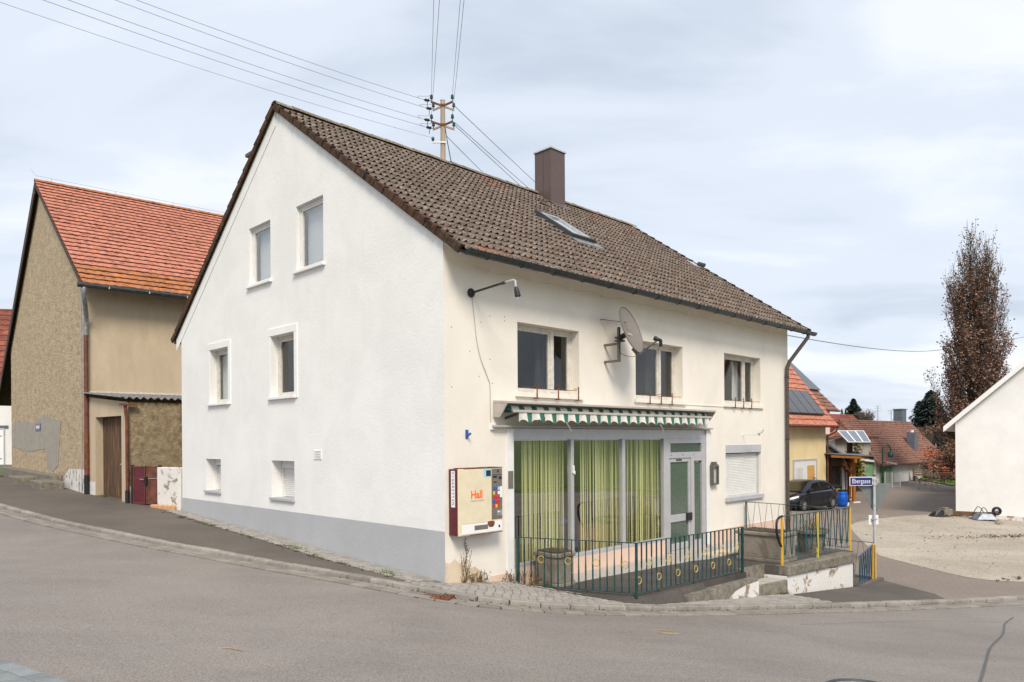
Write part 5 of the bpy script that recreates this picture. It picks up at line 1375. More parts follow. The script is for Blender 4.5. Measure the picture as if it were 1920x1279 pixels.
def trif(m):
    pts = []
    for cx, cz in ((-.33, 2.23), (.43, 2.23), (.05, 1.53)):
        ccx, ccz = .05, 2.0
        for k in range(5):
            base = math.atan2(cz - ccz, cx - ccx); a = base + rad(-60 + 30 * k)
            pts.append((cx - .045 * math.cos(base) * 1.6 + .045 * math.cos(a), cz - .045 * math.sin(base) * 1.6 + .045 * math.sin(a)))
    pts.sort(key=lambda p: math.atan2(p[1] - 2.0, p[0] - .05))
    m.ext([(x * ca_, .06 + x * sn_ * .6, z) for x, z in pts], (0, .012, 0))
part('give_way_back', 'sign_back', sg, trif)
for z in (2.18, 1.72): part('sign_clamp', 'steel', sg, lambda m: m.lathe([(.038, 0), (.038, .03)], (0, 0, z), 12))
part('sticker_plate', 'white_print', sg, lambda m: m.box(-.115, .11, .035, .045, 1.28, 1.50), bevel=.01)
part('sticker_clamp', 'steel', sg, lambda m: m.box(-.06, .06, -.04, .035, 1.40, 1.425))

# ------------------------------------------------------------------ roof mast and wires
mp_ = Vector((-1.72, 18.77, 0))
ms_ = thing('power_mast', 'roof mounted power mast with rusty crossarms and green insulators', 'power mast', (mp_.x, mp_.y, 9.1))
q0 = Vector((mp_.x, mp_.y, 9.1)); OFF[ms_.name] = q0
part('pole', 'pole_wood', ms_, lambda m: m.tube([(mp_.x, mp_.y, 9.1), (mp_.x, mp_.y, 10.96)], [.068, .060], 12), smooth=True)
part('cap', 'galvanised', ms_, lambda m: m.lathe([(.062, 0), (.07, .02), (.05, .05), (.02, .06)], (mp_.x, mp_.y, 10.96), 12), smooth=True)
ENDS = []
for lv, z in enumerate((10.84, 10.34)):
    for sy in (-1, 1):
        def arm(m):
            for sx in (-1, 1): m.bar((mp_.x + sx * .08, mp_.y + sy * .07, z), (mp_.x + sx * .275, mp_.y + sy * .24, z), .022, .05)
            m.bar((mp_.x - .09, mp_.y + sy * .07, z), (mp_.x + .09, mp_.y + sy * .07, z), .022, .05)
        part('crossarm', 'rust' if sy < 0 else 'pole_wood', ms_, arm)
        for sx in (-1, 1):
            e_ = Vector((mp_.x + sx * .265, mp_.y + sy * .23, z + .025)); ENDS.append((lv, sx, sy, e_))
            i_ = part('insulator', 'insulator_green', ms_, lambda m: m.lathe([(.012, 0), (.014, .05), (.040, .06), (.044, .09), (.030, .10), (.036, .11), (.036, .14), (.018, .16)], e_, 12), smooth=True)
            if sx < 0:
                part('strain_link', 'insulator_dark', ms_, lambda m: [m.tube([e_ + Vector((-.01, 0, 0)), e_ + Vector((-.06, 0, .01))], .008, 6), m.tube([e_ + Vector((-.05, 0, .01)), e_ + Vector((-.08, 0, .015)), e_ + Vector((-.11, 0, .02)), e_ + Vector((-.14, 0, .025)), e_ + Vector((-.17, 0, .03)), e_ + Vector((-.19, 0, .035))], [.02, .04, .026, .042, .024, .012], 10), m.tube([e_ + Vector((-.1, 0, -.01)), e_ + Vector((-.11, 0, -.14))], .009, 5)])
                part('jumper', 'wire', ms_, lambda m: m.tube(smoothline([e_ + Vector((-.19, 0, .035)), e_ + Vector((-.33, 0, .09)), e_ + Vector((-.34, 0, .13)), e_ + Vector((-.2, 0, .12)), e_ + Vector((0, 0, .13))], 4), .005, 4))
part('lower_bracket', 'galvanised', ms_, lambda m: [m.bar((mp_.x - .27, mp_.y - .07, 9.88), (mp_.x + .09, mp_.y - .07, 9.88), .03, .04)])
part('insulator', 'insulator_green', ms_, lambda m: m.lathe([(.012, 0), (.03, .03), (.04, .05), (.04, .09), (.02, .12)], (mp_.x - .25, mp_.y - .07, 9.9), 12), smooth=True)
part('stay_cable', 'dark_grey', ms_, lambda m: m.tube(smoothline([(mp_.x + .06, mp_.y, 10.28), (mp_.x + .10, mp_.y + .02, 10.0), (mp_.x + .17, mp_.y + .05, 9.6), (mp_.x + .24, mp_.y + .1, 9.25)], 3), .012, 5))
def wire(label, a, b, sag=.15, r=.007, group=None):
    a, b = Vector(a), Vector(b); n = 24
    pts = [a + (b - a) * (i / n) + Vector((0, 0, -sag * 4 * (i / n) * (1 - i / n))) for i in range(n + 1)]
    m = MB(); m.tube([p - a for p in pts], r, 5); o = m.build('overhead_wire', 'wire', loc=a); tag(o, label, 'wire', group)
left = [e for e in ENDS if e[1] < 0]; right = [e for e in ENDS if e[1] > 0]
G1, G2, G3 = 'wires from the mast to the upper left', 'wires from the mast over the viewer', 'wires from the mast down behind the ridge'
for (lv, sx, sy, e_), px, nm in zip(left, (294, 244, 166, 112), ('topmost', 'second highest', 'third', 'fourth')):
    a = e_ + Vector((-.19, 0, .035)); yy0 = {294: 184, 244: 204, 166: 219, 112: 236}[px]
    k = (yy0 - 0) / (797 - px); b = at(-350, yy0 - k * 1147, 9.5)
    wire(f'{nm} of the wires running from the mast to the upper left', a, b, .12, .005, G1)
wire('faint lowest wire running left over the roof ridge', (mp_.x - .27, mp_.y - .07, 10.0), at(-400, -135, 9.5), .12, .004, G1)
for (x0, y0, x1), nm, e_ in zip(((812, 180, 815), (815, 182, 826), (853, 184, 866), (855, 186, 872)), ('leftmost', 'second', 'third', 'rightmost'), (left[0][3], left[2][3], right[0][3], right[2][3])):
    a = e_ + Vector((0, 0, .15)); b = at(x1 + (x1 - x0) * 1.2, -230, 8.2)
    wire(f'{nm} of the four wires rising from the mast to the top edge', a, b, .05, .0045, G2)
for e_, (px, py), nm in zip((right[1][3], right[3][3], right[3][3] + Vector((.02, 0, .05)), Vector((mp_.x + .08, mp_.y, 9.98))), ((1290, 590), (1230, 560), (1250, 560), (1100, 495)), ('highest', 'second', 'third', 'lowest')):
    wire(f'{nm} of the wires going from the mast down behind the roof ridge', e_ + Vector((0, 0, .1)), at(px, py, 62), .3, .009, G3)
wire('single dark cable crossing the sky right of the house gutter', at(1440, 622, 24), at(1745, 658, 62), .25, .022)
wire('single cable behind the bare columnar tree', at(1745, 658, 62), at(2050, 600, 95), .4, .03)

# ------------------------------------------------------------------ barn, shed and gate on the left
RB = rad(40.8)
barn = thing('barn', 'tall tan plastered barn with bright orange tiled roof left of the white house', 'barn', (BC.x, BC.y, 0), RB)
BR, BZ, BS = 7.9, 12.12, .62
bz = lambda t: BZ - BS * abs(BR - t)
panel(Pg, [(0, .2), (16.2, .2), (16.2, bz(16.2) - .05), (BR, BZ - .06), (0, bz(0) - .05)], []).build('gable_wall', 'barn_plaster', barn)
panel(Pf, [(0, .2), (13, .2), (13, bz(0) - .05), (0, bz(0) - .05)], []).build('long_wall', 'barn_plaster_smooth', barn)
m = MB(); m.quad((13, 0, .2), (13, 16.2, .2), (13, 16.2, 7), (13, 0, 7)); m.tri((13, 0, 7), (13, 16.2, 6.9), (13, 7.9, 12.0)); m.quad((0, 16.2, .2), (13, 16.2, .2), (13, 16.2, 7), (0, 16.2, 7)); m.build('rear_wall', 'barn_plaster_smooth', barn)
part('cement_patch', 'cement_patch', barn, lambda m: m.ext([(-.006, a, z) for a, z in [(15.9, 3.1), (12, 3.2), (9.4, 3.05), (7.2, 3.3), (3.8, 3.0), (4.1, 2.2), (4.3, 1.5), (5.4, 1.25), (6.6, 1.35), (6.7, 2.05), (11, 1.9), (15.9, 2.1)]], (-.004, 0, 0)))
part('whitewash_patch', 'peeling_white', barn, lambda m: [m.ext([(-.006, a, z) for a, z in [(.02, .3), (3.6, .3), (3.2, 1.15), (2.4, 1.42), (.02, 1.45)]], (-.004, 0, 0)), m.ext([(.02, -.006, .3), (1.2, -.006, .3), (1.2, -.006, 1.1), (.02, -.006, 1.3)], (0, -.004, 0))])
part('base_ledge', 'concrete_mossy', barn, lambda m: m.prism([(-.30, 3.6), (0, 3.6), (0, 16.2), (-.38, 16.2)], .3, 1.18), bevel=.04)
part('number_plate', 'sign_blue', barn, lambda m: m.box(-.03, -.012, 7.9, 9.05, 2.74, 3.0))
part('plate_print', 'white_print', barn, lambda m: [m.box(-.034, -.03, 8.1 + k * .2, 8.22 + k * .2, 2.82, 2.93) for k in range(4)])
broof = MB()
for t0, t1 in ((-.6, BR), (BR, 20.6)):
    broof.hexa([(-.12, t0, bz(t0) - .06), (13.2, t0, bz(t0) - .06), (13.2, t1, bz(t1) - .06), (-.12, t1, bz(t1) - .06), (-.12, t0, bz(t0) + .02), (13.2, t0, bz(t0) + .02), (13.2, t1, bz(t1) + .02), (-.12, t1, bz(t1) + .02)])
broof = broof.build('roof', 'dark_timber', barn)
AB = math.atan(BS); LB = (BR + .62) / math.cos(AB); NB = 26; EB = LB / NB
tb = tile(.245, EB + .06, .009, .020, 'tile_orange', 'roof_tile', .05, .2)
tb2 = tb.copy(); tb2.materials[0] = MATS['tile_orange_old']
allm = slope_mats(-.14, 54, .245, NB, EB, -.62, bz(-.62) + .03, AB, jit=.003)
pieces('roof_tile', tb, allm[54 * 4:], broof, 240, stuff_name='front_slope_tiles')
pieces('roof_tile', tb2, allm[:54 * 4], broof, 60, stuff_name='eaves_tiles')
pieces('roof_tile', tb2, slope_mats(-.14, 54, .245, 34, (20.6 - BR) / math.cos(AB) / 34, 20.6, bz(20.6) + .03, AB, True), broof, 0, stuff_name='rear_slope_tiles')
pieces('ridge_tile', raw_mesh('ridge_tile', MB().add(*(lambda n: ([(0, math.cos(math.pi*i/n)*.14, math.sin(math.pi*i/n)*.11) for i in range(n+1)] + [(.43, math.cos(math.pi*i/n)*.125, math.sin(math.pi*i/n)*.10) for i in range(n+1)], [(i, i+1, n+2+i, n+1+i) for i in range(n)]))(6)), 'tile_orange_old', True), [Matrix.Translation((-.16 + i * .4, BR, BZ + .05)) @ Matrix.Rotation(random.uniform(-.03, .03), 4, 'Z') for i in range(34)], broof, 60)
part('lightning_wire', 'wire', broof, lambda m: [m.tube([(-.3, BR, BZ + .5), (-.1, BR, BZ + .28), (6, BR, BZ + .26), (13, BR, BZ + .28)], .006, 5)] + [m.bar((k, BR, BZ + .1), (k, BR, BZ + .28), .014) for k in (.4, 2.6, 4.8, 7, 9.2)])
part('barge_board', 'dark_timber', broof, lambda m: [m.hexa([(-.17, BR, BZ - .42), (-.13, BR, BZ - .42), (-.13, 20.6, bz(20.6) - .42), (-.17, 20.6, bz(20.6) - .42), (-.17, BR, BZ), (-.13, BR, BZ), (-.13, 20.6, bz(20.6)), (-.17, 20.6, bz(20.6))]), m.hexa([(-.17, -.6, bz(-.6) - .1), (-.13, -.6, bz(-.6) - .1), (-.13, BR, BZ - .1), (-.17, BR, BZ - .1), (-.17, -.6, bz(-.6)), (-.13, -.6, bz(-.6)), (-.13, BR, BZ), (-.17, BR, BZ)])])
part('gutter', 'gutter_dark', broof, lambda m: m.tube([(-.3, -.70, bz(-.6) - .02), (13.1, -.70, bz(-.6) - .05)], .075, 8))
for k in range(8): part('gutter_bracket', 'galvanised', broof, lambda m: m.box(.5 + k * 1.1, .53 + k * 1.1, -.785, -.70, bz(-.6) - .07, bz(-.6) + .0))
dp = part('downpipe', 'pipe_rust', barn, lambda m: m.tube([(.02, -.11, 5.5), (.02, -.11, 1.7)], .06, 10), smooth=True)
part('pipe_elbow', 'zinc', dp, lambda m: m.tube(smoothline([(-.12, -.68, bz(-.6) - .06), (-.12, -.66, bz(-.6) - .3), (.02, -.2, 6.0), (.02, -.11, 5.75), (.02, -.11, 5.45)], 3), .065, 10), smooth=True)
part('pipe_shoe', 'black_metal', dp, lambda m: m.tube([(.02, -.11, 1.30), (.02, -.11, .5)], .075, 10), smooth=True)
part('pipe_patch', 'rust', dp, lambda m: m.tube([(.02, -.11, 2.55), (.02, -.11, 1.28)], .068, 10), smooth=True)
part('conductor', 'wire', barn, lambda m: m.tube([(-.03, .32, 6.9), (-.03, .30, 3.0), (-.03, .34, .6)], .012, 5))
boards = part('board_wall', 'barn_boards', barn, lambda m: m.box(.30, .36, 16.2, 20.4, 4.5, 6))
for k in range(22):
    t0 = 16.22 + k * .19; zl = 3.5 + k * .13 + random.uniform(-.05, .05)
    if bz(t0 + .18) - .1 > zl: part('board', 'barn_boards', boards, lambda m: m.ext([(.27, t0, zl), (.27, t0 + .18, zl + .1), (.27, t0 + .18, bz(t0 + .18) - .08), (.27, t0, bz(t0) - .08)], (.03, 0, 0)))
for i, (c, l) in enumerate([((7.6, -.62), 'nearly hidden stone step at the far end of the barn gable'), ((3.15, -.52), 'grey stone step at the near end of the barn gable')]):
    p = bw(c[1], c[0]); m = MB(); m.box(-.34, .34, -1.0, 1.0, -.3, .24)
    o = m.build('stone_step', 'concrete_mossy', bevel=.03, loc=(p.x, p.y, H(p.x, p.y)), rotz=RB); tag(o, l, 'step', 'stone steps along the barn')

A_ = bw(.08, 0); Cn = Vector((-10.5, 20.0)); wd = (Cn - A_); WL = wd.length; wd.normalize(); wn = Vector((-wd.y, wd.x)); b1 = Vector((ca, sa))
shed = thing('lean_to_shed', 'small tan plastered shed with corrugated roof and plank door beside the barn', 'shed', (Cn.x, Cn.y, .5), 0, None, (Cn.x, Cn.y, .5))
def Ps(a, d, z): p = A_ + wd * a + wn * d; return (p.x, p.y, z)
def Pq(a, d, z): p = Cn + b1 * a + Vector((-b1.y, b1.x)) * d; return (p.x, p.y, z)
d0, d1 = .20 * WL, .84 * WL
panel(Ps, [(0, .2), (WL, .2), (WL, 3.36), (0, 3.62)], [(d0, d1, .62, 3.0, .22)]).build('door_wall', 'barn_plaster_smooth', shed)
panel(Pq, [(0, .2), (4, .2), (4, 3.36), (0, 3.36)], []).build('front_wall', 'shed_plaster', shed)
dd = part('door', 'door_wood', shed, lambda m: m.pbox(Ps, d0, d1, .235, .26, .62, 3.0))
for k in range(11):
    w = (d1 - d0) / 11; part('plank', 'door_wood', dd, lambda m: m.pbox(Ps, d0 + k * w + .006, d0 + (k + 1) * w - .006, .205 + random.uniform(0, .008), .236, .64, 2.98))
part('latch', 'galvanised', dd, lambda m: m.pbox(Ps, d1 - .55, d1 - .3, .185, .2, 1.62, 1.65))
part('door_step', 'concrete_mossy', shed, lambda m: m.pbox(Ps, d0, WL, -.12, .2, .45, .62))
part('whitewash_patch', 'peeling_white', shed, lambda m: [m.pbox(Ps, 0.02, d0 - .03, -.006, -.002, .6, 1.1), m.pbox(Pq, .02, .5, -.006, -.002, .5, 1.05)])
def corr(m):
    L_ = 4.3; n = 250; vs = []
    for i in range(n + 1):
        u = L_ * i / n; h = .03 * math.sin(2 * math.pi * u / .18)
        a = bw(u - .1, -.02); b = Cn + b1 * (u - .22) - Vector((-b1.y, b1.x)) * .14
        for k in (0, .5, 1): p = a + (b - a) * k; vs.append((p.x, p.y, 3.74 - .26 * k + h))
        vs.append((b.x, b.y, 3.74 - .26 + h - .014))
    m.add(vs, [(i*4+j, i*4+j+1, i*4+j+5, i*4+j+4) for i in range(n) for j in range(3)])
part('corrugated_roof', 'fibre_cement', shed, corr, smooth=True, recalc=False, angle=60)
part('mortar_fillet', 'concrete_light', shed, lambda m: [m.hexa([(*bw(u, 0), 3.72), (*bw(u + .3, 0), 3.72), (*bw(u + .3, -.1), 3.74), (*bw(u, -.1), 3.74), (*bw(u, 0), 3.80 + random.uniform(0, .04)), (*bw(u + .3, 0), 3.80), (*bw(u + .3, -.06), 3.78), (*bw(u, -.06), 3.78)]) for u in [k * .3 for k in range(13)]])
dp = part('downpipe', 'pipe_rust', shed, lambda m: m.tube([Pq(-.10, -.12, 3.28), Pq(-.08, -.10, 3.05), Pq(-.05, -.07, 2.9), Pq(-.05, -.07, .95)], .045, 8), smooth=True)
part('pipe_shoe', 'black_metal', dp, lambda m: m.tube([Pq(-.05, -.07, .95), Pq(-.05, -.07, .5)], .06, 8))
part('gutter', 'pipe_rust', shed, lambda m: m.pbox(Pq, -.25, .2, -.2, -.06, 3.26, 3.31))
part('wall_bar', 'concrete_light', shed, lambda m: m.pbox(Pq, 1.5, 2.6, -.03, .0, 1.95, 2.0))

G0, G1 = Vector((-10.32, 19.86)), Vector((-9.40, 19.50)); gd = (G1 - G0).normalized(); GL = (G1 - G0).length
gate = thing('yard_gate', 'low double leaf gate of maroon sheet metal beside the shed', 'gate', (G0.x, G0.y, .58), math.atan2(gd.y, gd.x))
for i, (x0, x1) in enumerate(((.03, GL/2 - .015), (GL/2 + .015, GL - .03))):
    leaf = part('gate_leaf', 'machine_maroon' if i == 0 else 'pipe_rust', gate, lambda m: m.box(x0, x1, -.008, .008, .03, 1.02))
    part('leaf_frame', 'pipe_rust', leaf, lambda m: [m.box(x0, x0 + .03, -.02, .02, .02, 1.03), m.box(x1 - .03, x1, -.02, .02, .02, 1.03), m.box(x0 + .03, x1 - .03, -.02, .02, 1.0, 1.03), m.box(x0 + .03, x1 - .03, -.02, .02, .02, .05), m.box(x0 + .03, x1 - .03, -.014, .014, .70, .72)])
for x in (0, GL): part('post', 'black_metal', gate, lambda m: m.box(x - .03, x + .03, -.03, .03, -.1, 1.06))
part('meeting_post', 'black_metal', gate, lambda m: m.box(GL/2 - .014, GL/2 + .014, -.03, .03, .0, 1.04))
part('lock_box', 'black_metal', gate, lambda m: m.box(GL/2 - .02, GL/2 + .06, -.05, .03, .52, .74))
part('handle', 'steel', gate, lambda m: m.bar((GL/2 - .02, -.06, .68), (GL/2 - .16, -.06, .68), .018))
part('stile_brace', 'grey_print', gate, lambda m: m.bar((GL/2 + .1, -.02, .70), (GL - .05, -.02, .71), .012))
e1_ = Vector((-8.68, 19.16)); pd = (e1_ - G1).normalized(); PLn = (e1_ - G1).length
o = MB().box(.03, PLn + .1, -.12, .14, -.3, 1.06).build('gate_pier', 'peeling_white', bevel=.02, loc=(G1.x, G1.y, .53), rotz=math.atan2(pd.y, pd.x)); tag(o, 'short whitewashed pier between the maroon gate and the white house', 'pier')
m = MB(); m.box(-.1, PLn - .02, -.24, -.13, -.1, .11); o = m.build('clay_kerb', 'clay_pipe', bevel=.03, loc=(G1.x, G1.y, .50), rotz=math.atan2(pd.y, pd.x)); tag(o, 'broken orange clay block at the foot of the whitewashed pier', 'block')

# ------------------------------------------------------------------ houses in the background
def bg_tile(w, ex, mat): return tile(w, ex + .05, .03, .02, mat, 'roof_tile', .05, .3)
def bg_house(name, label, corner, rot, L, D, z0, eave, m_, wall, tmat, over=.45, w=.3, rows=None, indiv=0, cat='house', ends=(.3, .3)):
    """a gabled house; corner is the front right corner, the front runs to the left of it"""
    h = thing(name, label, cat, (corner.x, corner.y, 0), rot)
    ridge = eave + m_ * D / 2
    panel(Pf, [(-L, z0), (0, z0), (0, eave), (-L, eave)], []).build('front_wall', wall, h)
    for x in (0, -L): part('gable_wall', wall, h, lambda m: m.add([(x, 0, z0), (x, D, z0), (x, D, eave), (x, D/2, ridge), (x, 0, eave)], [(0, 1, 2, 3, 4)]))
    part('rear_wall', wall, h, lambda m: m.quad((-L, D, z0), (0, D, z0), (0, D, eave), (-L, D, eave)))
    zr = lambda t: ridge + .03 - m_ * abs(D/2 - t)
    a, b = -L - ends[0], ends[1]
    rf = MB()
    for t0, t1 in ((-over, D/2), (D/2, D + over)):
        rf.hexa([(a, t0, zr(t0) - .08), (b, t0, zr(t0) - .08), (b, t1, zr(t1) - .08), (a, t1, zr(t1) - .08), (a, t0, zr(t0)), (b, t0, zr(t0)), (b, t1, zr(t1)), (a, t1, zr(t1))])
    rf = rf.build('roof', 'terracotta_smooth', h)
    A = math.atan(m_); LS = (D/2 + over) / math.cos(A); rows = rows or int(LS / .36); ex = LS / rows
    cols = int((b - a) / w); me = bg_tile((b - a) / cols, ex, tmat)
    pieces('roof_tile', me, slope_mats(a, cols, (b - a) / cols, rows, ex, -over, zr(-over), A, jit=.003), rf, indiv, stuff_name='front_slope_tiles')
    pieces('roof_tile', me, slope_mats(a, cols, (b - a) / cols, rows, ex, D + over, zr(-over), A, True, jit=.003), rf, 0, stuff_name='rear_slope_tiles')
    part('ridge_line', tmat, rf, lambda m: m.tube([(a, D/2, ridge + .06), (b, D/2, ridge + .06)], .11, 8))
    part('gutter', 'pipe_rust', rf, lambda m: m.tube([(a, -over - .06, zr(-over) - .02), (b, -over - .06, zr(-over) - .02)], .06, 6))
    return h, zr, rf

def Pz(px, Y): p = at(px, 800, Y); return Vector((p.x, p.y))
# yellow house with solar panels
yc = Pz(1548, 41)
yh, yz, yr = bg_house('yellow_house', 'yellow house with orange roof and solar panels behind the parked car', yc, R45, 10, 8, -1.9, 3.58, 1.31, 'yellow_plaster', 'tile_orange', .55, .3, indiv=120)
part('corner_strip', 'yellow_plaster', yh, lambda m: m.box(-.95, -.7, -.03, .0, -1.8, 3.4))
ya = math.atan(1.31)
def yslope(x, v, h): return (x, -.55 + v * math.cos(ya) - h * math.sin(ya), yz(-.55) + v * math.sin(ya) + h * math.cos(ya))
for k in range(5):
    x0 = -.75 - (k + 1) * 1.02
    so = part('solar_panel', 'solar_dark', yr, lambda m: m.hexa([yslope(x0, .72, .14), yslope(x0 + .99, .72, .14), yslope(x0 + .99, 2.35, .14), yslope(x0, 2.35, .14), yslope(x0, .72, .19), yslope(x0 + .99, .72, .19), yslope(x0 + .99, 2.35, .19), yslope(x0, 2.35, .19)]))
    part('panel_frame', 'dark_grey', so, lambda m: [m.bar(yslope(x0 + .995, .72, .19), yslope(x0 + .995, 2.35, .19), .03, .02), m.bar(yslope(x0, .71, .17), yslope(x0 + .99, .71, .17), .03, .05)])
def barn_door(x0, x1, z0, z1):
    for i, (a, b) in enumerate(((x0, (x0 + x1) / 2 - .02), ((x0 + x1) / 2 + .02, x1))):
        d = part('door', 'white_paint', yh, lambda m: m.box(a, b, -.05, -.002, z0, z1), bevel=.01)
        if i == 0:
            for k in range(5): part('door_slot', 'grey_print', d, lambda m: m.box(a + .28 + k * .16, a + .33 + k * .16, -.056, -.05, z1 - 1.15, z1 - .35))
        else: part('door_panel', 'ochre_panel', d, lambda m: m.box(a + .2, b - .22, -.06, -.05, z1 - 1.2, z1 - .25))
    part('door_frame', 'grey_paint', yh, lambda m: [m.box(x0 - .1, x0, -.06, -.001, z0, z1 + .1), m.box(x1, x1 + .1, -.06, -.001, z0, z1 + .1), m.box(x0, x1, -.06, -.001, z1, z1 + .1)])
barn_door(-4.2, -1.45, -1.4, 1.02)
part('downpipe', 'pipe_rust', yh, lambda m: m.tube([(.22, -.58, yz(-.55) - .05), (.2, -.5, yz(-.55) - .3), (.06, -.08, 2.35), (.06, -.08, -1.6)], .05, 8), smooth=True)
# white house behind it
wc = Pz(1556, 50)
wh, wz, wr = bg_house('white_neighbour_house', 'white house with solar roof rising behind the yellow house', wc, R45, 9, 9, -1.6, 4.55, 1.0, 'far_white', 'tile_brown', .5, .3)
wa = math.atan(1.0)
def wslope(x, v, h): return (x, -.5 + v * math.cos(wa) - h * math.sin(wa), wz(-.5) + v * math.sin(wa) + h * math.cos(wa))
for k in range(4):
    x0 = .25 - (k + 1) * 1.02
    part('solar_panel', 'solar_dark', wr, lambda m: m.hexa([wslope(x0, 1.9, .16), wslope(x0 + .99, 1.9, .16), wslope(x0 + .99, 6.2, .16), wslope(x0, 6.2, .16), wslope(x0, 1.9, .21), wslope(x0 + .99, 1.9, .21), wslope(x0 + .99, 6.2, .21), wslope(x0, 6.2, .21)]))
# long brown roof
rc = at(1762, 862, 62)
bh, bzr, br = bg_house('brown_roof_house', 'low white house with long brown tiled roof and two grey flues', Vector((rc.x + .35, rc.y + .4)), rad(43), 14.2, 5.0, -2.2, .70, 1.10, 'far_white', 'tile_brown', .45, .3, 19, indiv=0)
ba = math.atan(1.10)
def bslope(x, v, h): return (x, -.45 + v * math.cos(ba) - h * math.sin(ba), bzr(-.45) + v * math.sin(ba) + h * math.cos(ba))
p = Vector(bslope(-1.6, 4.6, 0)); fl = part('flue', 'slate_sheet', br, lambda m: m.box(p.x - .55, p.x + .45, p.y - .3, p.y + .4, p.z - .9, p.z + 1.0))
part('flue_cap', 'zinc', fl, lambda m: m.box(p.x - .62, p.x + .52, p.y - .37, p.y + .47, p.z + 1.0, p.z + 1.06))
p2 = Vector(bslope(-5.1, 1.55, 0)); fl = part('flue', 'slate_sheet', br, lambda m: m.box(p2.x - .35, p2.x + .4, p2.y - .3, p2.y + .3, p2.z - .4, p2.z + 1.25))
part('flue_cap', 'white_paint', fl, lambda m: m.lathe([(.13, 1.25), (.13, 1.45)], p2, 10))
p3 = Vector(bslope(-2.0, .9, .1)); part('roof_dish', 'white_paint', br, lambda m: [m.lathe([(.0, .0), (.2, .04), (.34, .14)], p3 + Vector((0, -.25, .4)), 14, (.3, -.9, .3)), m.bar(p3, p3 + Vector((0, -.2, .35)), .05)], smooth=True)
part('fascia', 'white_paint', bh, lambda m: [m.box(-5.2, -5.1, -.05, 0, -2, .2), m.box(-3.4, -3.3, -.05, 0, -2, .2), m.box(-1.4, -1.1, -.06, 0, -1.2, -.1)])
# red roof beyond
rr = Pz(1652, 88)
bg_house('red_roof_house', 'house with dull red tiled roof behind the long brown roof', rr, rad(40), 12, 7, -2, 1.6, .95, 'far_white', 'roof_far_red', .4, .4)
# small roof with red tiles at the right, beside the oak
q = Pz(1818, 58)
bg_house('red_tiled_outhouse', 'low outhouse with bright red tiled roof beside the brown tree', q, rad(-6), 2.7, 3.2, -2, -.6, 1.05, 'far_white', 'tile_bright', .25, .3, 8)
# beige lean-to in front of the brown roof
q = Pz(1632, 53)
bg_house('beige_outbuilding', 'beige outbuilding with orange eaves behind the solar rack', q, rad(43), 6, 3, -2, 2.3, .12, 'concrete_light', 'tile_bright', .4, .3, 9)
# far house at the left edge
lc = Pz(60, 47)
lh, lz, lr = bg_house('far_left_house', 'white house with dark red roof and grey garage door at left edge', lc, rad(12), 14, 10, -.2, 6.4, 1.02, 'far_white', 'roof_far_red', .5, .4, 14)
gd_ = part('garage_door', 'grey_paint', lh, lambda m: m.box(-5.6, -1.55, -.06, -.001, .85, 3.25))
for k in range(4):
    d = part('door_leaf', 'cool_white', gd_, lambda m: m.box(-5.5 + k * 1.0, -4.6 + k * 1.0, -.09, -.06, .9, 3.1), bevel=.01)
    part('strap_hinge', 'black_metal', d, lambda m: [m.box(-5.5 + k, -4.7 + k, -.1, -.09, 1.25, 1.3), m.box(-5.5 + k, -4.7 + k, -.1, -.09, 2.7, 2.75)])
part('lintel', 'slate_sheet', lh, lambda m: m.box(-5.8, -1.35, -.08, -.001, 3.25, 3.4))
sheet('far_left_verge', [(-36, 44.5), (-28, 42.5), (-20.5, 32.6), (-23.5, 33.5), (-31, 41)], 'grass_ground', .03, 1.5)

# white building at the right edge
A = Vector((19.57, 32.25)); gdv = Vector((.82, -.572)).normalized()
rb = thing('white_outbuilding', 'plain white gabled building cut off by the right picture edge', 'building', (A.x, A.y, -1.12), math.atan2(gdv.y, gdv.x))
GW, GE, GR = 11.0, 4.0, 9.1
panel(Pf, [(0, -1.2), (GW, -1.2), (GW, GE), (GW/2, GR), (0, GE)], []).build('gable_wall', 'cool_white', rb)
# depth runs away from the street: local +y
part('side_wall', 'cool_white', rb, lambda m: [m.quad((0, 0, -.3), (0, 12, -.3), (0, 12, GE), (0, 0, GE)), m.quad((GW, 0, -.3), (GW, 12, -.3), (GW, 12, GE), (GW, 0, GE)), m.add([(0, 12, -.3), (GW, 12, -.3), (GW, 12, GE), (GW/2, 12, GR), (0, 12, GE)], [(0, 1, 2, 3, 4)])])
part('footing', 'peeling_white', rb, lambda m: m.box(.6, GW, -.02, -.001, -1.2, -.02))
sl_ = (GR - GE) / (GW / 2); ov = .42
rr_ = part('roof', 'dark_grey', rb, lambda m: [m.hexa([(-ov, -.22, GE - ov*sl_ + .06), (-ov, 12.3, GE - ov*sl_ + .06), (GW/2, 12.3, GR + .06), (GW/2, -.22, GR + .06), (-ov, -.22, GE - ov*sl_ + .2), (-ov, 12.3, GE - ov*sl_ + .2), (GW/2, 12.3, GR + .2), (GW/2, -.22, GR + .2)]), m.hexa([(GW/2, -.22, GR + .06), (GW/2, 12.3, GR + .06), (GW + ov, 12.3, GE - ov*sl_ + .06), (GW + ov, -.22, GE - ov*sl_ + .06), (GW/2, -.22, GR + .2), (GW/2, 12.3, GR + .2), (GW + ov, 12.3, GE - ov*sl_ + .2), (GW + ov, -.22, GE - ov*sl_ + .2)])])
part('verge_board', 'white_print', rr_, lambda m: [m.hexa([(-ov - .02, -.26, GE - ov*sl_ - .02), (-ov - .02, -.222, GE - ov*sl_ - .02), (GW/2, -.222, GR - .02), (GW/2, -.26, GR - .02), (-ov - .02, -.26, GE - ov*sl_ + .22), (-ov - .02, -.222, GE - ov*sl_ + .22), (GW/2, -.222, GR + .22), (GW/2, -.26, GR + .22)])])
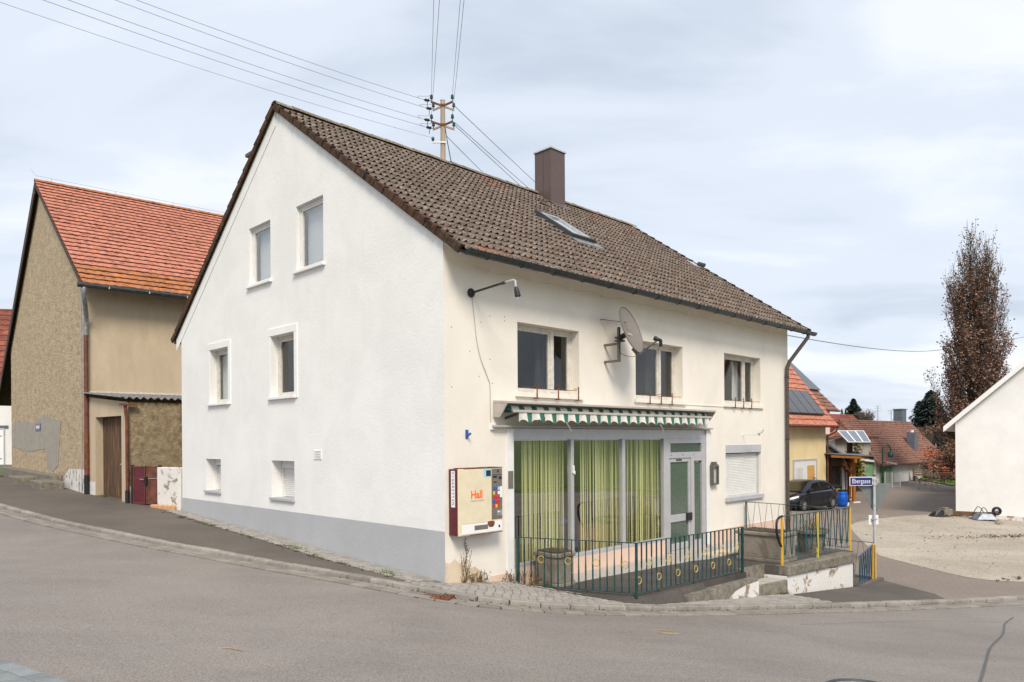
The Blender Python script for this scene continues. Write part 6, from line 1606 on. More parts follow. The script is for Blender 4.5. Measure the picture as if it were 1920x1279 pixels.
part('soffit', 'white_print', rr_, lambda m: m.hexa([(-ov, -.22, GE - ov*sl_ + .02), (-ov, 12, GE - ov*sl_ + .02), (-.01, 12, GE - .01*sl_ + .02), (-.01, -.22, GE - .01*sl_ + .02), (-ov, -.22, GE - ov*sl_ + .055), (-ov, 12, GE - ov*sl_ + .055), (-.01, 12, GE + .05), (-.01, -.22, GE + .05)]))

# the house opposite, out of the picture: it is what the shop panes mirror
oh, oz, orf = bg_house('opposite_house', 'white house across the yard, seen only mirrored in the shop panes', Vector((38, 30)), rad(-95), 24, 9, -2, 4.6, .9, 'far_white', 'tile_brown', .5, .4, 12)
for k in range(4):
    w = part('window', 'white_frame', oh, lambda m: m.box(-20 + k * 5, -18.6 + k * 5, -.03, -.001, 1.6, 3.0)); part('pane', 'drape_dark', w, lambda m: m.box(-19.9 + k * 5, -18.7 + k * 5, -.04, -.031, 1.7, 2.9))

# ------------------------------------------------------------------ the parked car
def car():
    """a dark five door hatchback; local x to the nose, y to its left side"""
    p = at(1504, 961, 36.2)
    z0 = H(p.x, p.y)
    c = thing('parked_car', 'dark blue hatchback parked in front of the yellow house', 'car', (p.x, p.y, z0 - .01), rad(217))
    Lh, Wd = 2.0, .86
    # stations: x, half width at sill, half width at waist, z sill, z waist (bonnet or belt line)
    st = [(-2.0, .62, .66, .42, .70), (-1.93, .74, .78, .30, .86), (-1.6, .82, .85, .22, .97), (-1.0, .85, .87, .20, .97), (0, .86, .87, .20, .95), (.75, .86, .86, .20, .93), (1.1, .85, .85, .22, .90), (1.5, .83, .82, .24, .82), (1.85, .76, .74, .27, .70), (2.02, .58, .56, .36, .60)]
    def body(m):
        vs = []
        for x, a, b, zl, zu in st:
            zm = (zl * .45 + zu * .55)
            ring_ = [(x, -a * .9, zl), (x, -a, zl + .08), (x, -b - .015, zm), (x, -b, zu - .06), (x, -b * .90, zu), (x, -b * .45, zu + .03), (x, b * .45, zu + .03), (x, b * .90, zu), (x, b, zu - .06), (x, b + .015, zm), (x, a, zl + .08), (x, a * .9, zl)]
            vs += ring_
        n = 12
        m.add(vs, [(i*n+k, (i+1)*n+k, (i+1)*n+(k+1)%n, i*n+(k+1)%n) for i in range(len(st)-1) for k in range(n)] + [tuple(range(n)), tuple(range((len(st)-1)*n, len(st)*n))])
    part('body', 'car_paint', c, body, smooth=True, angle=50)
    # cabin: roof line points x, z, half width at roof; belt at the body's waist
    roofp = [(-1.86, .93, .70), (-1.55, 1.28, .58), (-1.2, 1.41, .57), (-.5, 1.47, .58), (.0, 1.45, .57), (.3, 1.38, .56), (.75, 1.14, .66), (1.12, .93, .74)]
    belt = lambda x: .83 if x > .6 else .86
    def greenh(m):
        vs = []
        for x, z, w in roofp: vs += [(x, -.80 if -1.8 < x < 1 else -w, .93), (x, -w - (.86 - w) * .12, z - .04), (x, -w + .06, z), (x, w - .06, z), (x, w + (.86 - w) * .12, z - .04), (x, .80 if -1.8 < x < 1 else w, .93)]
        n = 6
        m.add(vs, [(i*n+k, (i+1)*n+k, (i+1)*n+k+1, i*n+k+1) for i in range(len(roofp)-1) for k in range(n-1)])
    part('cabin', 'car_paint', c, greenh, smooth=True, angle=50)
    def on_side(x, f, sy):                               # a point on the cabin side, f from belt to roof edge
        for (xa, za, wa), (xb, zb_, wb) in zip(roofp, roofp[1:]):
            if xa <= x <= xb:
                k = (x - xa) / (xb - xa); z = za + (zb_ - za) * k - .04; w = wa + (wb - wa) * k; w = w + (.86 - w) * .12
                y0 = .80
                return Vector((x, sy * (y0 + (w - y0) * f + .012), .93 + (z - .93) * f))
        return Vector((x, sy * .8, .93))
    for sy in (1, -1):
        for nm, xs in (('rear_side_window', [(-1.5, .30), (-.42, .08), (-.42, .88), (-1.22, .84), (-1.45, .6)]), ('front_side_window', [(-.34, .08), (.72, .10), (.45, .62), (.16, .86), (-.34, .88)])):
            part(nm, 'glass_car', c, lambda m: m.add([on_side(x, f, sy) for x, f in xs], [tuple(range(len(xs)))]))
        part('mirror', 'car_paint', c, lambda m: m.box(.62, .80, sy * .87 - .09, sy * .87 + .09, .96, 1.09), bevel=.03)
        part('side_sill', 'car_trim', c, lambda m: m.box(-.95, .85, sy * .855 - .015, sy * .855 + .015, .17, .27))
        for xd in (-.40, .72): part('door_gap', 'car_trim', c, lambda m: m.bar((xd, sy * .878, .34), (xd, sy * .872, .90), .010, .012))
        for xd in (-.30, -1.12): part('door_handle', 'car_trim', c, lambda m: m.box(xd - .10, xd + .08, sy * .885 - .012, sy * .885 + .012, .80, .83))
        hl = part('headlight', 'lamp_clear', c, lambda m: m.add([(1.62, sy * .835, .72), (1.93, sy * .72, .64), (2.03, sy * .52, .56), (2.05, sy * .52, .66), (1.92, sy * .68, .74), (1.62, sy * .825, .80)], [(0, 1, 4, 5), (1, 2, 3, 4)]))
        part('tail_light', 'red_print', c, lambda m: m.box(-2.0, -1.88, sy * .70 - .08, sy * .70 + .06, .74, .90), bevel=.02)
        for xw in (1.27, -1.28):
            w = part('wheel', 'rubber', c, lambda m: m.lathe([(.20, -.10), (.29, -.10), (.315, -.07), (.315, .07), (.29, .10), (.20, .10)], (xw, sy * .80, .315), 24, (0, 1, 0)), smooth=True)
            part('rim', 'steel', w, lambda m: [m.lathe([(.21, .0), (.21, .09), (.18, .095), (.17, .04), (.0, .04)], (xw, sy * .80, .315), 20, (0, sy, 0))] + [m.bar((xw, sy * .90, .315), (xw + math.cos(a) * .19, sy * .90, .315 + math.sin(a) * .19), .035, .02, (0, 1, 0)) for a in [2 * math.pi * k / 10 for k in range(10)]])
            part('wheel_arch', 'car_trim', w, lambda m: m.tube([(xw + math.cos(math.pi * k / 10) * .36, sy * .862, .315 + math.sin(math.pi * k / 10) * .36) for k in range(11)], .022, 6))
    part('windscreen', 'glass_car', c, lambda m: m.add([(.36, -.50, 1.352), (.36, .50, 1.352), (1.08, .64, .975), (1.08, -.64, .975)], [(0, 1, 2, 3)]))
    part('rear_window', 'glass_car', c, lambda m: m.add([(-1.60, -.50, 1.25), (-1.60, .50, 1.25), (-1.85, .60, .98), (-1.85, -.60, .98)], [(0, 1, 2, 3)]))
    part('grille', 'car_trim', c, lambda m: m.box(1.99, 2.05, -.5, .5, .34, .50), bevel=.02)
    part('number_plate', 'white_print', c, lambda m: m.box(2.05, 2.06, -.26, .26, .40, .51))
    # body shows a dark well behind the wheels
car()

def dump_row():
    """what stands along the timber wall right of the yellow house"""
    # timber shed wall
    p0 = Pz(1553, 42.5); p1 = Pz(1581, 44.5); d = (p1 - p0); Lw = d.length; d.normalize(); z0 = H(p0.x, p0.y)
    t = thing('timber_shed', 'weathered plank shed wall with dark sloping roof edge right of the yellow house', 'shed', (p0.x, p0.y, z0), math.atan2(d.y, d.x))
    ztop = lambda x: 3.0 - .72 * x / Lw
    part('wall', 'dark_timber', t, lambda m: m.ext([(0, .03, -.2), (Lw, .03, -.2), (Lw, .03, ztop(Lw)), (0, .03, ztop(0))], (0, 3, 0)))
    n = 9
    for k in range(n):
        x0, x1 = Lw * k / n + .008, Lw * (k + 1) / n - .008
        part('board', 'grey_boards', t, lambda m: m.ext([(x0, 0, -.1), (x1, 0, -.1), (x1, 0, ztop(x1)), (x0, 0, ztop(x0))], (0, .025 + random.uniform(0, .008), 0)))
    part('roof_edge', 'slate_sheet', t, lambda m: m.ext([(-.1, -.15, ztop(-.1)), (Lw + .15, -.15, ztop(Lw + .15)), (Lw + .15, -.15, ztop(Lw + .15) + .12), (-.1, -.15, ztop(-.1) + .12)], (0, 3.4, 0)))
    # slatted rack leaning on it
    q = Pz(1566, 41.6); z = H(q.x, q.y)
    t = thing('slatted_rack', 'dark brown slatted pallet leaning upright on the plank wall', 'pallet', (q.x, q.y, z), math.atan2(d.y, d.x))
    for k in range(6): part('slat', 'dark_timber', t, lambda m: m.box(-.38 + k * .14, -.29 + k * .14, -.05, -.02, .35, 1.95))
    for zz_ in (.5, .95, 1.2, 1.82): part('cross_board', 'dark_timber', t, lambda m: m.box(-.42, .50, -.02, .01, zz_, zz_ + .1))
    part('leg', 'dark_timber', t, lambda m: [m.box(-.40, -.34, .01, .06, 0, 1.9), m.box(.40, .46, .01, .06, 0, 1.9)])
    # bin and barrel
    q = Pz(1562, 39.2); z = H(q.x, q.y)
    t = thing('wheelie_bin', 'black wheelie bin with a bright green label beside the blue barrel', 'bin', (q.x, q.y, z), rad(20))
    part('body', 'bin_black', t, lambda m: m.hexa([(-.22, -.25, .05), (.22, -.25, .05), (.22, .22, .05), (-.22, .22, .05), (-.29, -.34, .98), (.29, -.34, .98), (.29, .28, .98), (-.29, .28, .98)]), bevel=.02)
    part('lid', 'bin_black', t, lambda m: m.hexa([(-.31, -.37, .98), (.31, -.37, .98), (.31, .32, .98), (-.31, .32, .98), (-.30, -.34, 1.03), (.30, -.34, 1.03), (.30, .3, 1.09), (-.30, .3, 1.09)]), bevel=.015)
    part('label', 'bin_label', t, lambda m: m.hexa([(-.13, -.325, .62), (.12, -.325, .62), (.12, -.31, .62), (-.13, -.31, .62), (-.13, -.347, .88), (.12, -.347, .88), (.12, -.33, .88), (-.13, -.33, .88)]))
    for s in (-1, 1): part('wheel', 'rubber', t, lambda m: m.lathe([(.1, -.03), (.1, .03)], (s * .22, .26, .1), 12, (1, 0, 0)))
    q = Pz(1578, 38.2); z = H(q.x, q.y)
    t = thing('blue_barrel', 'bright blue plastic barrel with dark rim standing by the lane', 'barrel', (q.x, q.y, z))
    part('drum', 'barrel_blue', t, lambda m: m.lathe([(.20, 0), (.235, .04), (.265, .16), (.275, .22), (.268, .24), (.28, .26), (.285, .42), (.28, .58), (.268, .6), (.275, .62), (.262, .72), (.24, .79)], n=24), smooth=True, angle=60)
    part('rim', 'black_metal', t, lambda m: m.lathe([(.245, .78), (.255, .80), (.255, .86), (.235, .87), (.20, .84)], n=24), smooth=True)
    q = Pz(1557.5, 36.5); q2 = at(1560, 946, 38.0); z = H(q2.x, q2.y)
    t = thing('white_bucket', 'small white bucket on the ground between car and barrel', 'bucket', (q2.x, q2.y, z))
    part('pail', 'white_print', t, lambda m: m.lathe([(.09, 0), (.13, .24), (.137, .245), (.125, .24), (.085, .02)], n=16), smooth=True)
    part('handle', 'steel', t, lambda m: m.tube([(math.cos(a) * .135, 0, .24 - math.sin(a) * .1) for a in [math.pi * k / 8 for k in range(9)]], .006, 5))
    q = at(1589, 946, 38.6); z = H(q.x, q.y)
    t = thing('dark_can', 'small dark can with white base right of the blue barrel', 'can', (q.x, q.y, z)); part('can', 'black_metal', t, lambda m: m.lathe([(.09, .17), (.1, .2), (.1, .5), (.06, .55)], n=12), smooth=True); part('pot', 'white_print', t, lambda m: m.lathe([(.07, 0), (.09, .17)], n=12))
    # overgrown low wall behind the car
    q = Pz(1496, 39.4); z = H(q.x, q.y)
    t = thing('overgrown_wall', 'low olive overgrown wall behind the parked car', 'hedge', (q.x, q.y, z), rad(30))
    part('core', 'concrete_mossy', t, lambda m: m.box(-2.5, 1.0, -.25, .3, -.2, 1.5), bevel=.1)
    m = MB()
    for i in range(1600):
        x, y, z_ = random.uniform(-2.6, 1.1), random.gauss(-.26, .06), random.uniform(.2, 1.62)
        if z_ > 1.45: y = random.uniform(-.3, .3)
        a, b = random.random() * 6.3, random.uniform(-1, 1); r = random.uniform(.03, .07); u = Vector((math.cos(a), math.sin(a), b)) * r; v = Vector((-math.sin(a), math.cos(a), .5)) * r * .6
        c = Vector((x, y, z_)); m.quad(c - u, c + v, c + u, c - v)
    stuff(m.build('ivy', 'hedge_dark', t, recalc=False))
    # white wall end and downpipe right of the plank shed
    q = Pz(1584, 44); z = H(q.x, q.y)
    o = MB().box(-.35, .4, -.1, .1, -.2, 1.75).build('white_wall_stub', 'far_white', bevel=.02, loc=(q.x, q.y, z), rotz=rad(20)); tag(o, 'short white wall end beside the plank shed', 'wall')
    q0 = at(1580, 858, 43); q = at(1587, 866, 43); zq = H(q.x, q.y)
    m = MB(); m.tube([(q0.x, q0.y, q0.z), (q.x - .05, q.y, q.z), (q.x, q.y, q.z - .15), (q.x, q.y, zq)], .045, 8); m.v = [(x - q.x, y - q.y, z - zq) for x, y, z in m.v]
    o = m.build('rain_pipe', 'galvanised', smooth=True, loc=(q.x, q.y, zq)); tag(o, 'thin grey rain pipe between the plank shed and the carport', 'pipe')
dump_row()

def carport():
    c = at(1601, 941, 40.5); z0 = H(c.x, c.y)
    t = thing('carport', 'open wooden carport with braced honey coloured posts and flat slate roof', 'carport', (c.x, c.y, z0), rad(15))
    # local x to the right, y away
    P_ = [(0, 0), (2.0, 4.2), (0, 8.0), (2.9, .9)]
    hz = 2.22
    for x, y in ((0, 0), (.75, 0 + .9), (1.75, 1.9)):
        pass
    for (x, y) in ((.0, 0), (.95, 1.5), (1.95, 3.0)):
        part('post', 'glazed_timber', t, lambda m: m.box(x - .075, x + .075, y - .075, y + .075, 0, hz), bevel=.01)
        for dx, dy in ((.42, .63), (-.42, -.63), (-.45, .3)):
            part('brace', 'glazed_timber', t, lambda m: m.bar((x, y, hz - .75), (x + dx, y + dy, hz), .09, .10))
        part('foot', 'white_paint', t, lambda m: m.box(x - .1, x + .35, y - .12, y + .05, -.05, .03))
    part('beam', 'glazed_timber', t, lambda m: m.bar((-.55, -.83, hz + .10), (2.6, 4.0, hz + .10), .12, .2), bevel=.01)
    for k in range(7):
        f = k / 6; x, y = -.5 + 3.0 * f, -.75 + 4.6 * f
        part('rafter', 'glazed_timber', t, lambda m: m.bar((x + .5, y - .35, hz + .25), (x - .95, y + .75, hz + .34), .07, .12))
    part('roof_sheet', 'slate_sheet', t, lambda m: m.hexa([(.05, -1.5, hz + .32), (3.3, 3.5, hz + .32), (1.5, 5.3, hz + .46), (-1.35, .7, hz + .46), (.05, -1.5, hz + .36), (3.3, 3.5, hz + .36), (1.5, 5.3, hz + .50), (-1.35, .7, hz + .50)]))
    part('fascia', 'slate_sheet', t, lambda m: m.bar((.05, -1.52, hz + .27), (3.32, 3.5, hz + .27), .04, .2))
carport()

def solar_rack():
    A = at(1570, 808, 47); B = at(1619, 808, 47.6); Cc = at(1632, 829, 45.8); D_ = at(1590, 829, 45.3)
    base = at(1612, 829, 46.8); z0 = H(base.x, base.y)
    t = thing('solar_rack', 'three blue solar panels tilted on a post above the carport', 'solar panel', (base.x, base.y, z0), 0, None, (base.x, base.y, z0))
    for k in range(3):
        f0, f1 = k / 3 + .01, (k + 1) / 3 - .01
        a, b, c, d = A + (B - A) * f0, A + (B - A) * f1, D_ + (Cc - D_) * f1, D_ + (Cc - D_) * f0
        n = (b - a).cross(d - a).normalized() * .04
        o = part('panel', 'solar_blue', t, lambda m: m.hexa([a, b, c, d, a + n, b + n, c + n, d + n]))
        part('panel_frame', 'white_print', o, lambda m: [m.bar(a - n*.2, b - n*.2, .05), m.bar(b - n*.2, c - n*.2, .05), m.bar(c - n*.2, d - n*.2, .05), m.bar(d - n*.2, a - n*.2, .05)])
    cc = (A + B + Cc + D_) / 4
    part('post', 'dark_timber', t, lambda m: m.tube([(cc.x - .1, cc.y + .5, z0), (cc.x - .1, cc.y + .5, cc.z)], .18, 10))
    part('strut', 'steel', t, lambda m: [m.bar(A + Vector((-.3, .6, -.4)), A + Vector((.4, 0, -.1)), .05), m.bar(A + Vector((-.4, .6, -.7)), A + Vector((.6, 0, -.25)), .05)])
    # yellow green shrub at its foot
solar_rack()

def leafball(name, label, c, rx, rz, mat, n, r, cat='shrub', stem='twig'):
    z0 = H(c.x, c.y); t = thing(name, label, cat, (c.x, c.y, z0))
    m = MB(); cl = [Vector((random.gauss(0, .45) * rx, random.gauss(0, .45) * rx, rz * random.uniform(.25, 1))) for _ in range(16)]
    for i in range(n):
        k = random.choice(cl); q = k + Vector((random.gauss(0, .2) * rx, random.gauss(0, .2) * rx, random.gauss(0, .16) * rz))
        if q.z < .02: q.z = .05
        a, b = random.random() * 6.3, random.uniform(-1, 1); u = Vector((math.cos(a), math.sin(a), b)) * r; v = Vector((-math.sin(a), math.cos(a), random.uniform(-1, 1))) * r * .6
        m.quad(q - u, q + v, q + u, q - v)
    stuff(m.build('foliage', mat, t, recalc=False))
    part('stems', stem, t, lambda m: [m.bar((0, 0, -.1), k, .02 + .01 * rx) for k in cl])
def at_ground(px, Y): p = Pz(px, Y); return p
q = at(1606, 848, 47.5); leafball('yellow_shrub', 'yellow green shrub showing above the carport roof', Vector((q.x, q.y)), .55, 2.9, 'bush_yellow', 900, .10)
q = Pz(1702, 60); leafball('green_shrub', 'low yellow green bush on the verge beside the wooden bench', q, 1.0, .85, 'bush_green', 900, .09)
q = Pz(1626, 58); leafball('verge_bush', 'green bush glimpsed between the carport posts', q, 1.1, 1.3, 'bush_green', 700, .09)

def misc():
    # green sheet metal shed
    a = Pz(1675, 54); z0 = H(a.x, a.y)
    t = thing('green_shed', 'pale green sheet metal shed with white roof behind the street lamp', 'shed', (a.x, a.y, z0), rad(30))
    part('wall', 'green_sheet', t, lambda m: m.ext([(-4.6, 0, -.1), (0, 0, -.1), (0, 0, 1.35), (-4.6, 0, 1.8)], (0, 3, 0)))
    part('roof', 'far_white', t, lambda m: m.hexa([(-4.8, -.2, 1.82), (.1, -.2, 1.36), (.1, 3.2, 1.36), (-4.8, 3.2, 1.82), (-4.8, -.2, 1.95), (.1, -.2, 1.5), (.1, 3.2, 1.5), (-4.8, 3.2, 1.95)]))
    for k in range(14): part('rib', 'green_sheet', t, lambda m: m.box(-4.5 + k * .33, -4.46 + k * .33, -.03, 0, -.1, 1.3))
    # street lamp
    p = at(1655, 903, 52); z0 = H(p.x, p.y)
    t = thing('street_lamp', 'dark green gooseneck street lamp beside the lane', 'street lamp', (p.x, p.y, z0))
    k = 1370 / 52; h = (903 - 838) / k
    part('post', 'green_iron', t, lambda m: m.tube([(0, 0, 0), (0, 0, .6), (0, 0, .62), (0, 0, h)], [.08, .08, .055, .05], 10), smooth=True)
    part('gooseneck', 'green_iron', t, lambda m: m.tube([(.29 - .29 * math.cos(a), 0, h + .42 * math.sin(a)) for a in [math.pi * i / 12 for i in range(13)]], .045, 8), smooth=True)
    part('lantern', 'green_iron', t, lambda m: m.lathe([(.03, 0), (.05, -.06), (.16, -.12), (.23, -.28), (.21, -.30), (.19, -.30)], (.58, 0, h), 14), smooth=True)
    part('globe', 'insulator_green', t, lambda m: m.lathe([(.19, -.30), (.19, -.40), (.12, -.50), (0, -.53)], (.58, 0, h), 14), smooth=True)
    # wire fence panel
    p = Pz(1672, 50); z0 = H(p.x, p.y)
    t = thing('mesh_fence', 'galvanised mesh fence panel at the edge of the lane', 'fence', (p.x, p.y, z0), rad(-10))
    for x in (-.45, .0, .5): part('post', 'galvanised', t, lambda m: m.box(x - .025, x + .025, -.025, .025, 0, 1.1))
    for kk in range(9): part('wire', 'galvanised', t, lambda m: m.bar((-.45, 0, .1 + kk * .11), (.5, 0, .1 + kk * .11), .012))
    for kk in range(12): part('wire', 'galvanised', t, lambda m: m.bar((-.45 + kk * .08, .01, .05), (-.45 + kk * .08, .01, 1.05), .01))
    # low brick wall
    a, b = Pz(1680, 61), Pz(1722, 63); d = b - a; z0 = H(a.x, a.y)
    t = thing('brick_garden_wall', 'low reddish brick garden wall before the long brown roof', 'wall', (a.x, a.y, z0), math.atan2(d.y, d.x))
    part('core', 'concrete_dark', t, lambda m: m.box(0, d.length, .02, .3, -.2, .68))
    me = stone_mesh('brick', 'tile_brown', .44, .1, .13, .03)
    pieces('brick', me, [Matrix.Translation((x * .46 + (.2 if r % 2 else 0), .0, .1 + r * .145)) for r in range(5) for x in range(int(d.length / .46))], t, 300)
    # benches / timber stack
    for i, (px, Y, w, lab) in enumerate([(1734, 56.5, 1.5, 'grey weathered plank bench on the verge, left of a darker one'), (1772, 57.5, 1.1, 'dark plank bench half hidden by the brown oak')]):
        p = Pz(px, Y); z0 = H(p.x, p.y)
        t = thing('plank_bench', lab, 'bench', (p.x, p.y, z0), rad(-8), 'plank benches on the verge')
        for k in range(3): part('back_board', 'grey_boards' if i == 0 else 'dark_timber', t, lambda m: m.box(-w/2, w/2, .2, .24, .42 + k * .17, .55 + k * .17))
        for k in range(3): part('seat_board', 'grey_boards' if i == 0 else 'dark_timber', t, lambda m: m.box(-w/2, w/2, -.25 + k * .15, -.13 + k * .15, .36, .40))
        for s in (-1, 1): part('leg', 'grey_boards', t, lambda m: [m.box(s * w/2 - .06, s * w/2 + .06, .14, .26, 0, 1.0), m.box(s * w/2 - .06, s * w/2 + .06, -.26, -.16, 0, .4)])
    # aerials on the far ridge
    for i, (px, py, Y, hh) in enumerate([(1646, 782, 86, 1.3), (1671, 784, 86, .9)]):
        p = at(px, py, Y); t = thing('roof_aerial', ['taller television aerial on the far red roof', 'shorter television aerial right of the taller one'][i], 'aerial', p)
        part('mast', 'wire', t, lambda m: m.bar((0, 0, -1.2), (0, 0, hh), .06))
        for z in (.55, .8, 1.0): part('dipole', 'wire', t, lambda m: m.bar((-.4, 0, hh * z), (.4, 0, hh * z), .04))
    # by the white building: beam, wheelbarrow, crate of rubble
    a, b = at(1779, 962, 31.7), at(1879, 975, 30.6); z0 = H(a.x, a.y); d = Vector((b.x - a.x, b.y - a.y))
    o = MB().box(0, d.length, -.12, .12, 0, .18).build('timber_beam', 'wood_beam', bevel=.01, loc=(a.x - .25, a.y, z0 + .01), rotz=math.atan2(d.y, d.x)); tag(o, 'long brown timber beam lying at the foot of the white building', 'beam')
    p = at(1846, 975, 30.3); z0 = H(p.x, p.y)
    t = thing('wheelbarrow', 'grey wheelbarrow lying upside down before the white building', 'wheelbarrow', (p.x, p.y, z0), rad(-8))
    part('tray', 'barrow_grey', t, lambda m: m.add([(-.46, -.33, .02), (.40, -.33, .02), (.40, .33, .02), (-.46, .33, .02), (-.20, -.2, .27), (.20, -.2, .27), (.20, .2, .27), (-.20, .2, .27)], [(0, 1, 5, 4), (1, 2, 6, 5), (2, 3, 7, 6), (3, 0, 4, 7), (4, 5, 6, 7)]), bevel=.03, smooth=True)
    part('tray_rim', 'black_metal', t, lambda m: m.tube([(-.46, -.33, .02), (.40, -.33, .02), (.40, .33, .02), (-.46, .33, .02), (-.46, -.33, .02)], .015, 6))
    for s in (-1, 1): part('frame_tube', 'black_metal', t, lambda m: m.tube(smoothline([(-.62, s * .3, .08), (-.36, s * .28, .16), (-.24, s * .24, .40), (-.14, s * .22, .52), (-.02, s * .2, .42), (.06, s * .18, .29), (.3, s * .12, .30), (.5, s * .08, .33)], 4), .015, 6), smooth=True)
    w = part('wheel', 'rubber', t, lambda m: m.ring((.46, -.02, .36), .135, .048, (.25, 1, 0), 20, 8), smooth=True)
    part('rim', 'steel', w, lambda m: m.lathe([(.10, -.03), (.10, .03), (.03, .05), (.02, .06)], (.46, -.02, .36), 14, (.25, -1, 0)))
    part('axle', 'black_metal', t, lambda m: m.bar((.42, -.16, .36), (.5, .14, .36), .02))
    p = at(1768, 962, 31.2); z0 = H(p.x, p.y)
    t = thing('rubble_crate', 'dark heap of scrap and a grey crate left of the timber beam', 'crate', (p.x, p.y, z0), rad(10))
    part('crate', 'concrete_mossy', t, lambda m: [m.box(-.1, .32, -.2, .2, 0, .3), m.box(.0, .22, -.15, .15, .3, .36)], bevel=.02)
    part('scrap', 'black_metal', t, lambda m: [m.hexa([(-.55, -.2, 0), (-.12, -.2, 0), (-.12, .2, 0), (-.55, .2, 0), (-.4, -.1, .22), (-.15, -.12, .3), (-.15, .1, .26), (-.38, .1, .2)])])
    for k in range(5): part('stick', 'dark_timber', t, lambda m: m.bar((random.uniform(-.5, .6), random.uniform(-.5, .0), .03), (random.uniform(-.8, 1.2), random.uniform(-.6, .1), .06), .03))
misc()

# ------------------------------------------------------------------ trees
def oak():
    c = Pz(1830, 47); z0 = H(c.x, c.y) - .1
    t = thing('columnar_oak', 'tall columnar oak with withered brown leaves behind the white building', 'tree', (c.x, c.y, z0))
    Ht = 16.6
    env = lambda h: (3.4 if h < .12 else 3.5 - (h - .12) * 3.2 if h < .5 else 2.28 - (h - .5) * 2.5 if h < .8 else 1.53 - (h - .8) * 6.6)
    tr = MB(); lv = MB()
    tr.tube([(0, 0, -.2), (.05, 0, 3), (.0, .1, 7), (.1, 0, 11), (.15, 0, 15)], [.30, .24, .17, .10, .03], 8)
    tips = []
    rng = random.Random(5)
    def leafat(q, n, spread, r0):
        for _ in range(n):
            w = q + Vector((rng.gauss(0, spread), rng.gauss(0, spread), rng.gauss(0, spread * 1.3)))
            a, b = rng.random() * 6.3, rng.uniform(-1.2, 1.2); r = r0 * rng.uniform(.6, 1.3)
            u = Vector((math.cos(a), math.sin(a), b)).normalized() * r; v = u.cross(Vector((rng.gauss(0, 1), rng.gauss(0, 1), rng.gauss(0, 1)))).normalized() * r * .55
            lv.quad(w - u, w + v, w + u, w - v)
    for i in range(150):
        h0 = .02 + .72 * (i / 150) ** .9; a = i * 2.4 + rng.uniform(-.4, .4)
        ln = rng.uniform(.16, .34) * Ht * (1 - .35 * h0); h1 = min(.995, h0 + ln / Ht)
        R_e = max(.12, env(min(h1, .985))) * rng.uniform(.45, 1.0)
        if h1 > .9 and rng.random() < .4: R_e *= 1.1
        p = Vector((0, 0, h0 * Ht)); pts = []
        for k in range(8):
            f = k / 7; rr = R_e * (f ** .62)
            pts.append(Vector((math.cos(a) * rr + rng.gauss(0, .05), math.sin(a) * rr + rng.gauss(0, .05), h0 * Ht + (h1 - h0) * Ht * f ** 1.25)))
        r0 = .07 * (1 - h0) + .022
        tr.tube(pts, [r0 * (1 - .85 * k / 7) for k in range(8)], 5)
        for k in range(2, 8):
            for _ in range(5):
                q = pts[k] + (pts[k] - pts[k-1]) * rng.random(); b = rng.random() * 6.3; l = rng.uniform(.4, 1.3)
                e_ = q + Vector((math.cos(b) * l * .26, math.sin(b) * l * .26, l)); mid = (q + e_) / 2 + Vector((math.cos(b) * l * .10, math.sin(b) * l * .10, 0))
                tr.tube([q, mid, e_], [.014, .009, .004], 3, False)
                hh = q.z / Ht
                dens = 12 if hh < .35 else 8 if hh < .6 else 4.6 if hh < .8 else 2.8
                if rng.random() < .85:
                    leafat(mid, int(dens * rng.uniform(.4, 1.5)), .14, .075); leafat(e_ * .6 + mid * .4, int(dens * .7 * rng.uniform(.2, 1.4)), .13, .07)
    for i in range(110):                                  # low spreading branches
        a = i * 2.4; z = rng.uniform(.3, 5.2); R = rng.uniform(1.2, 3.5)
        pts = [Vector((math.cos(a) * R * f, math.sin(a) * R * f, z + (1.5 * f - 1.2 * f * f) * 1.2)) for f in (0, .3, .6, .85, 1)]
        tr.tube(pts, [.05, .04, .028, .016, .006], 5)
        for k in range(1, 5):
            for _ in range(5):
                q = pts[k] + Vector((rng.gauss(0, .12), rng.gauss(0, .12), rng.uniform(-.25, .35))); leafat(q, rng.randint(4, 12), .15, .075)
    part('trunk', 'bark', t, lambda m: m.add(tr.v, tr.f), recalc=False, smooth=True, angle=None)
    stuff(lv.build('crown', 'leaf_brown', t, recalc=False))
oak()
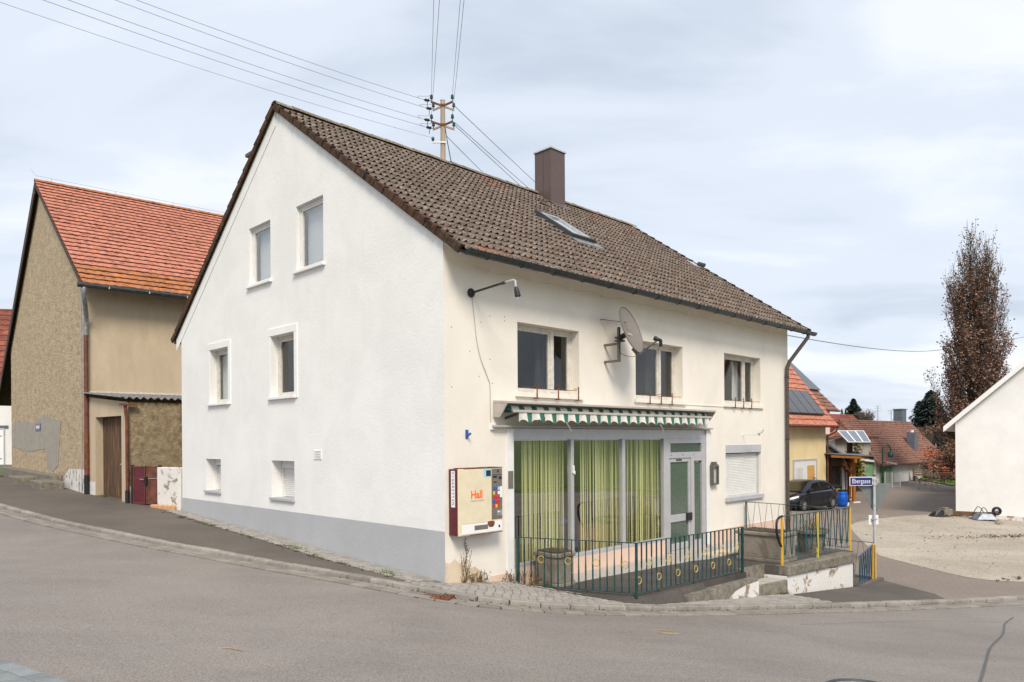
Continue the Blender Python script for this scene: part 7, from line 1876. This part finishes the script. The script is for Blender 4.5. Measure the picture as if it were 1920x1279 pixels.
def conifer(label, px, ybase, ytop, Y, wpx, mat, seed, n=2600, blunt=.0):
    rng = random.Random(seed); b = at(px, ybase, Y); top_ = at(px, ytop, Y); z0 = H(b.x, b.y) - .3; Ht = top_.z - z0; Rb = wpx / 2 / 1370 * Y
    t = thing('conifer', label, 'tree', (b.x, b.y, z0))
    part('trunk', 'bark', t, lambda m: m.tube([(0, 0, -.3), (0, 0, Ht * .95)], [Rb * .08 + .1, .03], 7))
    m = MB()
    for i in range(n):
        h = rng.random() ** .8; R_ = Rb * ((1 - h) ** (.85 - blunt) ) * rng.uniform(.25, 1.05) * (1 + .16 * math.sin(h * 46)); a = rng.random() * 6.3
        q = Vector((math.cos(a) * R_, math.sin(a) * R_, Ht * (.05 + .95 * h)))
        d = Vector((math.cos(a), math.sin(a), -.35 + rng.gauss(0, .2))); s = Rb * rng.uniform(.10, .22) * (1 - .5 * h); sd2 = Vector((-math.sin(a), math.cos(a), rng.gauss(0, .3))) * s * .5
        m.quad(q - d * s, q + sd2, q + d * s, q - sd2)
    stuff(m.build('crown', mat, t, recalc=False))
conifer('broad dark fir rising above the far red roof', 1601, 860, 749, 112, 100, 'needle_dark', 1)
conifer('small dark fir left of the broad fir', 1579, 850, 767, 116, 44, 'needle_dark', 2, 900)
conifer('second small fir touching the broad fir', 1586, 850, 768, 118, 44, 'needle_dark', 3, 900)
conifer('tall dark spruce behind the brown roof, nearest the oak', 1746, 850, 733, 98, 84, 'needle_blue', 4, 4200, .3)
conifer('shorter dark spruce left of the tall one', 1724, 850, 752, 102, 60, 'needle_blue', 5, 2600, .3)
conifer('small pointed fir below the tall spruce', 1758, 850, 795, 92, 30, 'needle_dark', 6, 1400, .1)
conifer('dark pine at the far end of the roofs', 1677, 800, 776, 112, 20, 'needle_blue', 8, 900, .3)
def bare_tree(label, px, ybase, ytop, Y, wpx, seed):
    rng = random.Random(seed); b = at(px, ybase, Y); z0 = b.z - 2; Ht = at(px, ytop, Y).z - z0; R = wpx / 2 / 1370 * Y
    t = thing('bare_tree', label, 'tree', (b.x, b.y, z0)); m = MB(); m.tube([(0, 0, 0), (0, 0, Ht * .5)], [.18, .1], 6)
    for i in range(90):
        a = rng.random() * 6.3; h = rng.uniform(.3, .7); e_ = Vector((math.cos(a) * R * rng.uniform(.3, 1), math.sin(a) * R * rng.uniform(.3, 1), Ht * rng.uniform(.75, 1)))
        q = Vector((0, 0, Ht * h * .7)); m.tube([q, (q + e_) / 2 + Vector((0, 0, -.2)), e_], [.05, .03, .012], 4, False)
        for _ in range(5): f = rng.uniform(.4, 1); w = q + (e_ - q) * f; m.tube([w, w + Vector((rng.gauss(0, .35), rng.gauss(0, .35), rng.uniform(.2, .7)))], [.018, .008], 3, False)
    m.build('branches', 'twig', t, recalc=False)
bare_tree('pale leafless tree between the fir and the aerials', 1625, 800, 770, 105, 34, 9)
bare_tree('leafless tree in front of the tall spruce', 1735, 860, 800, 90, 36, 10)
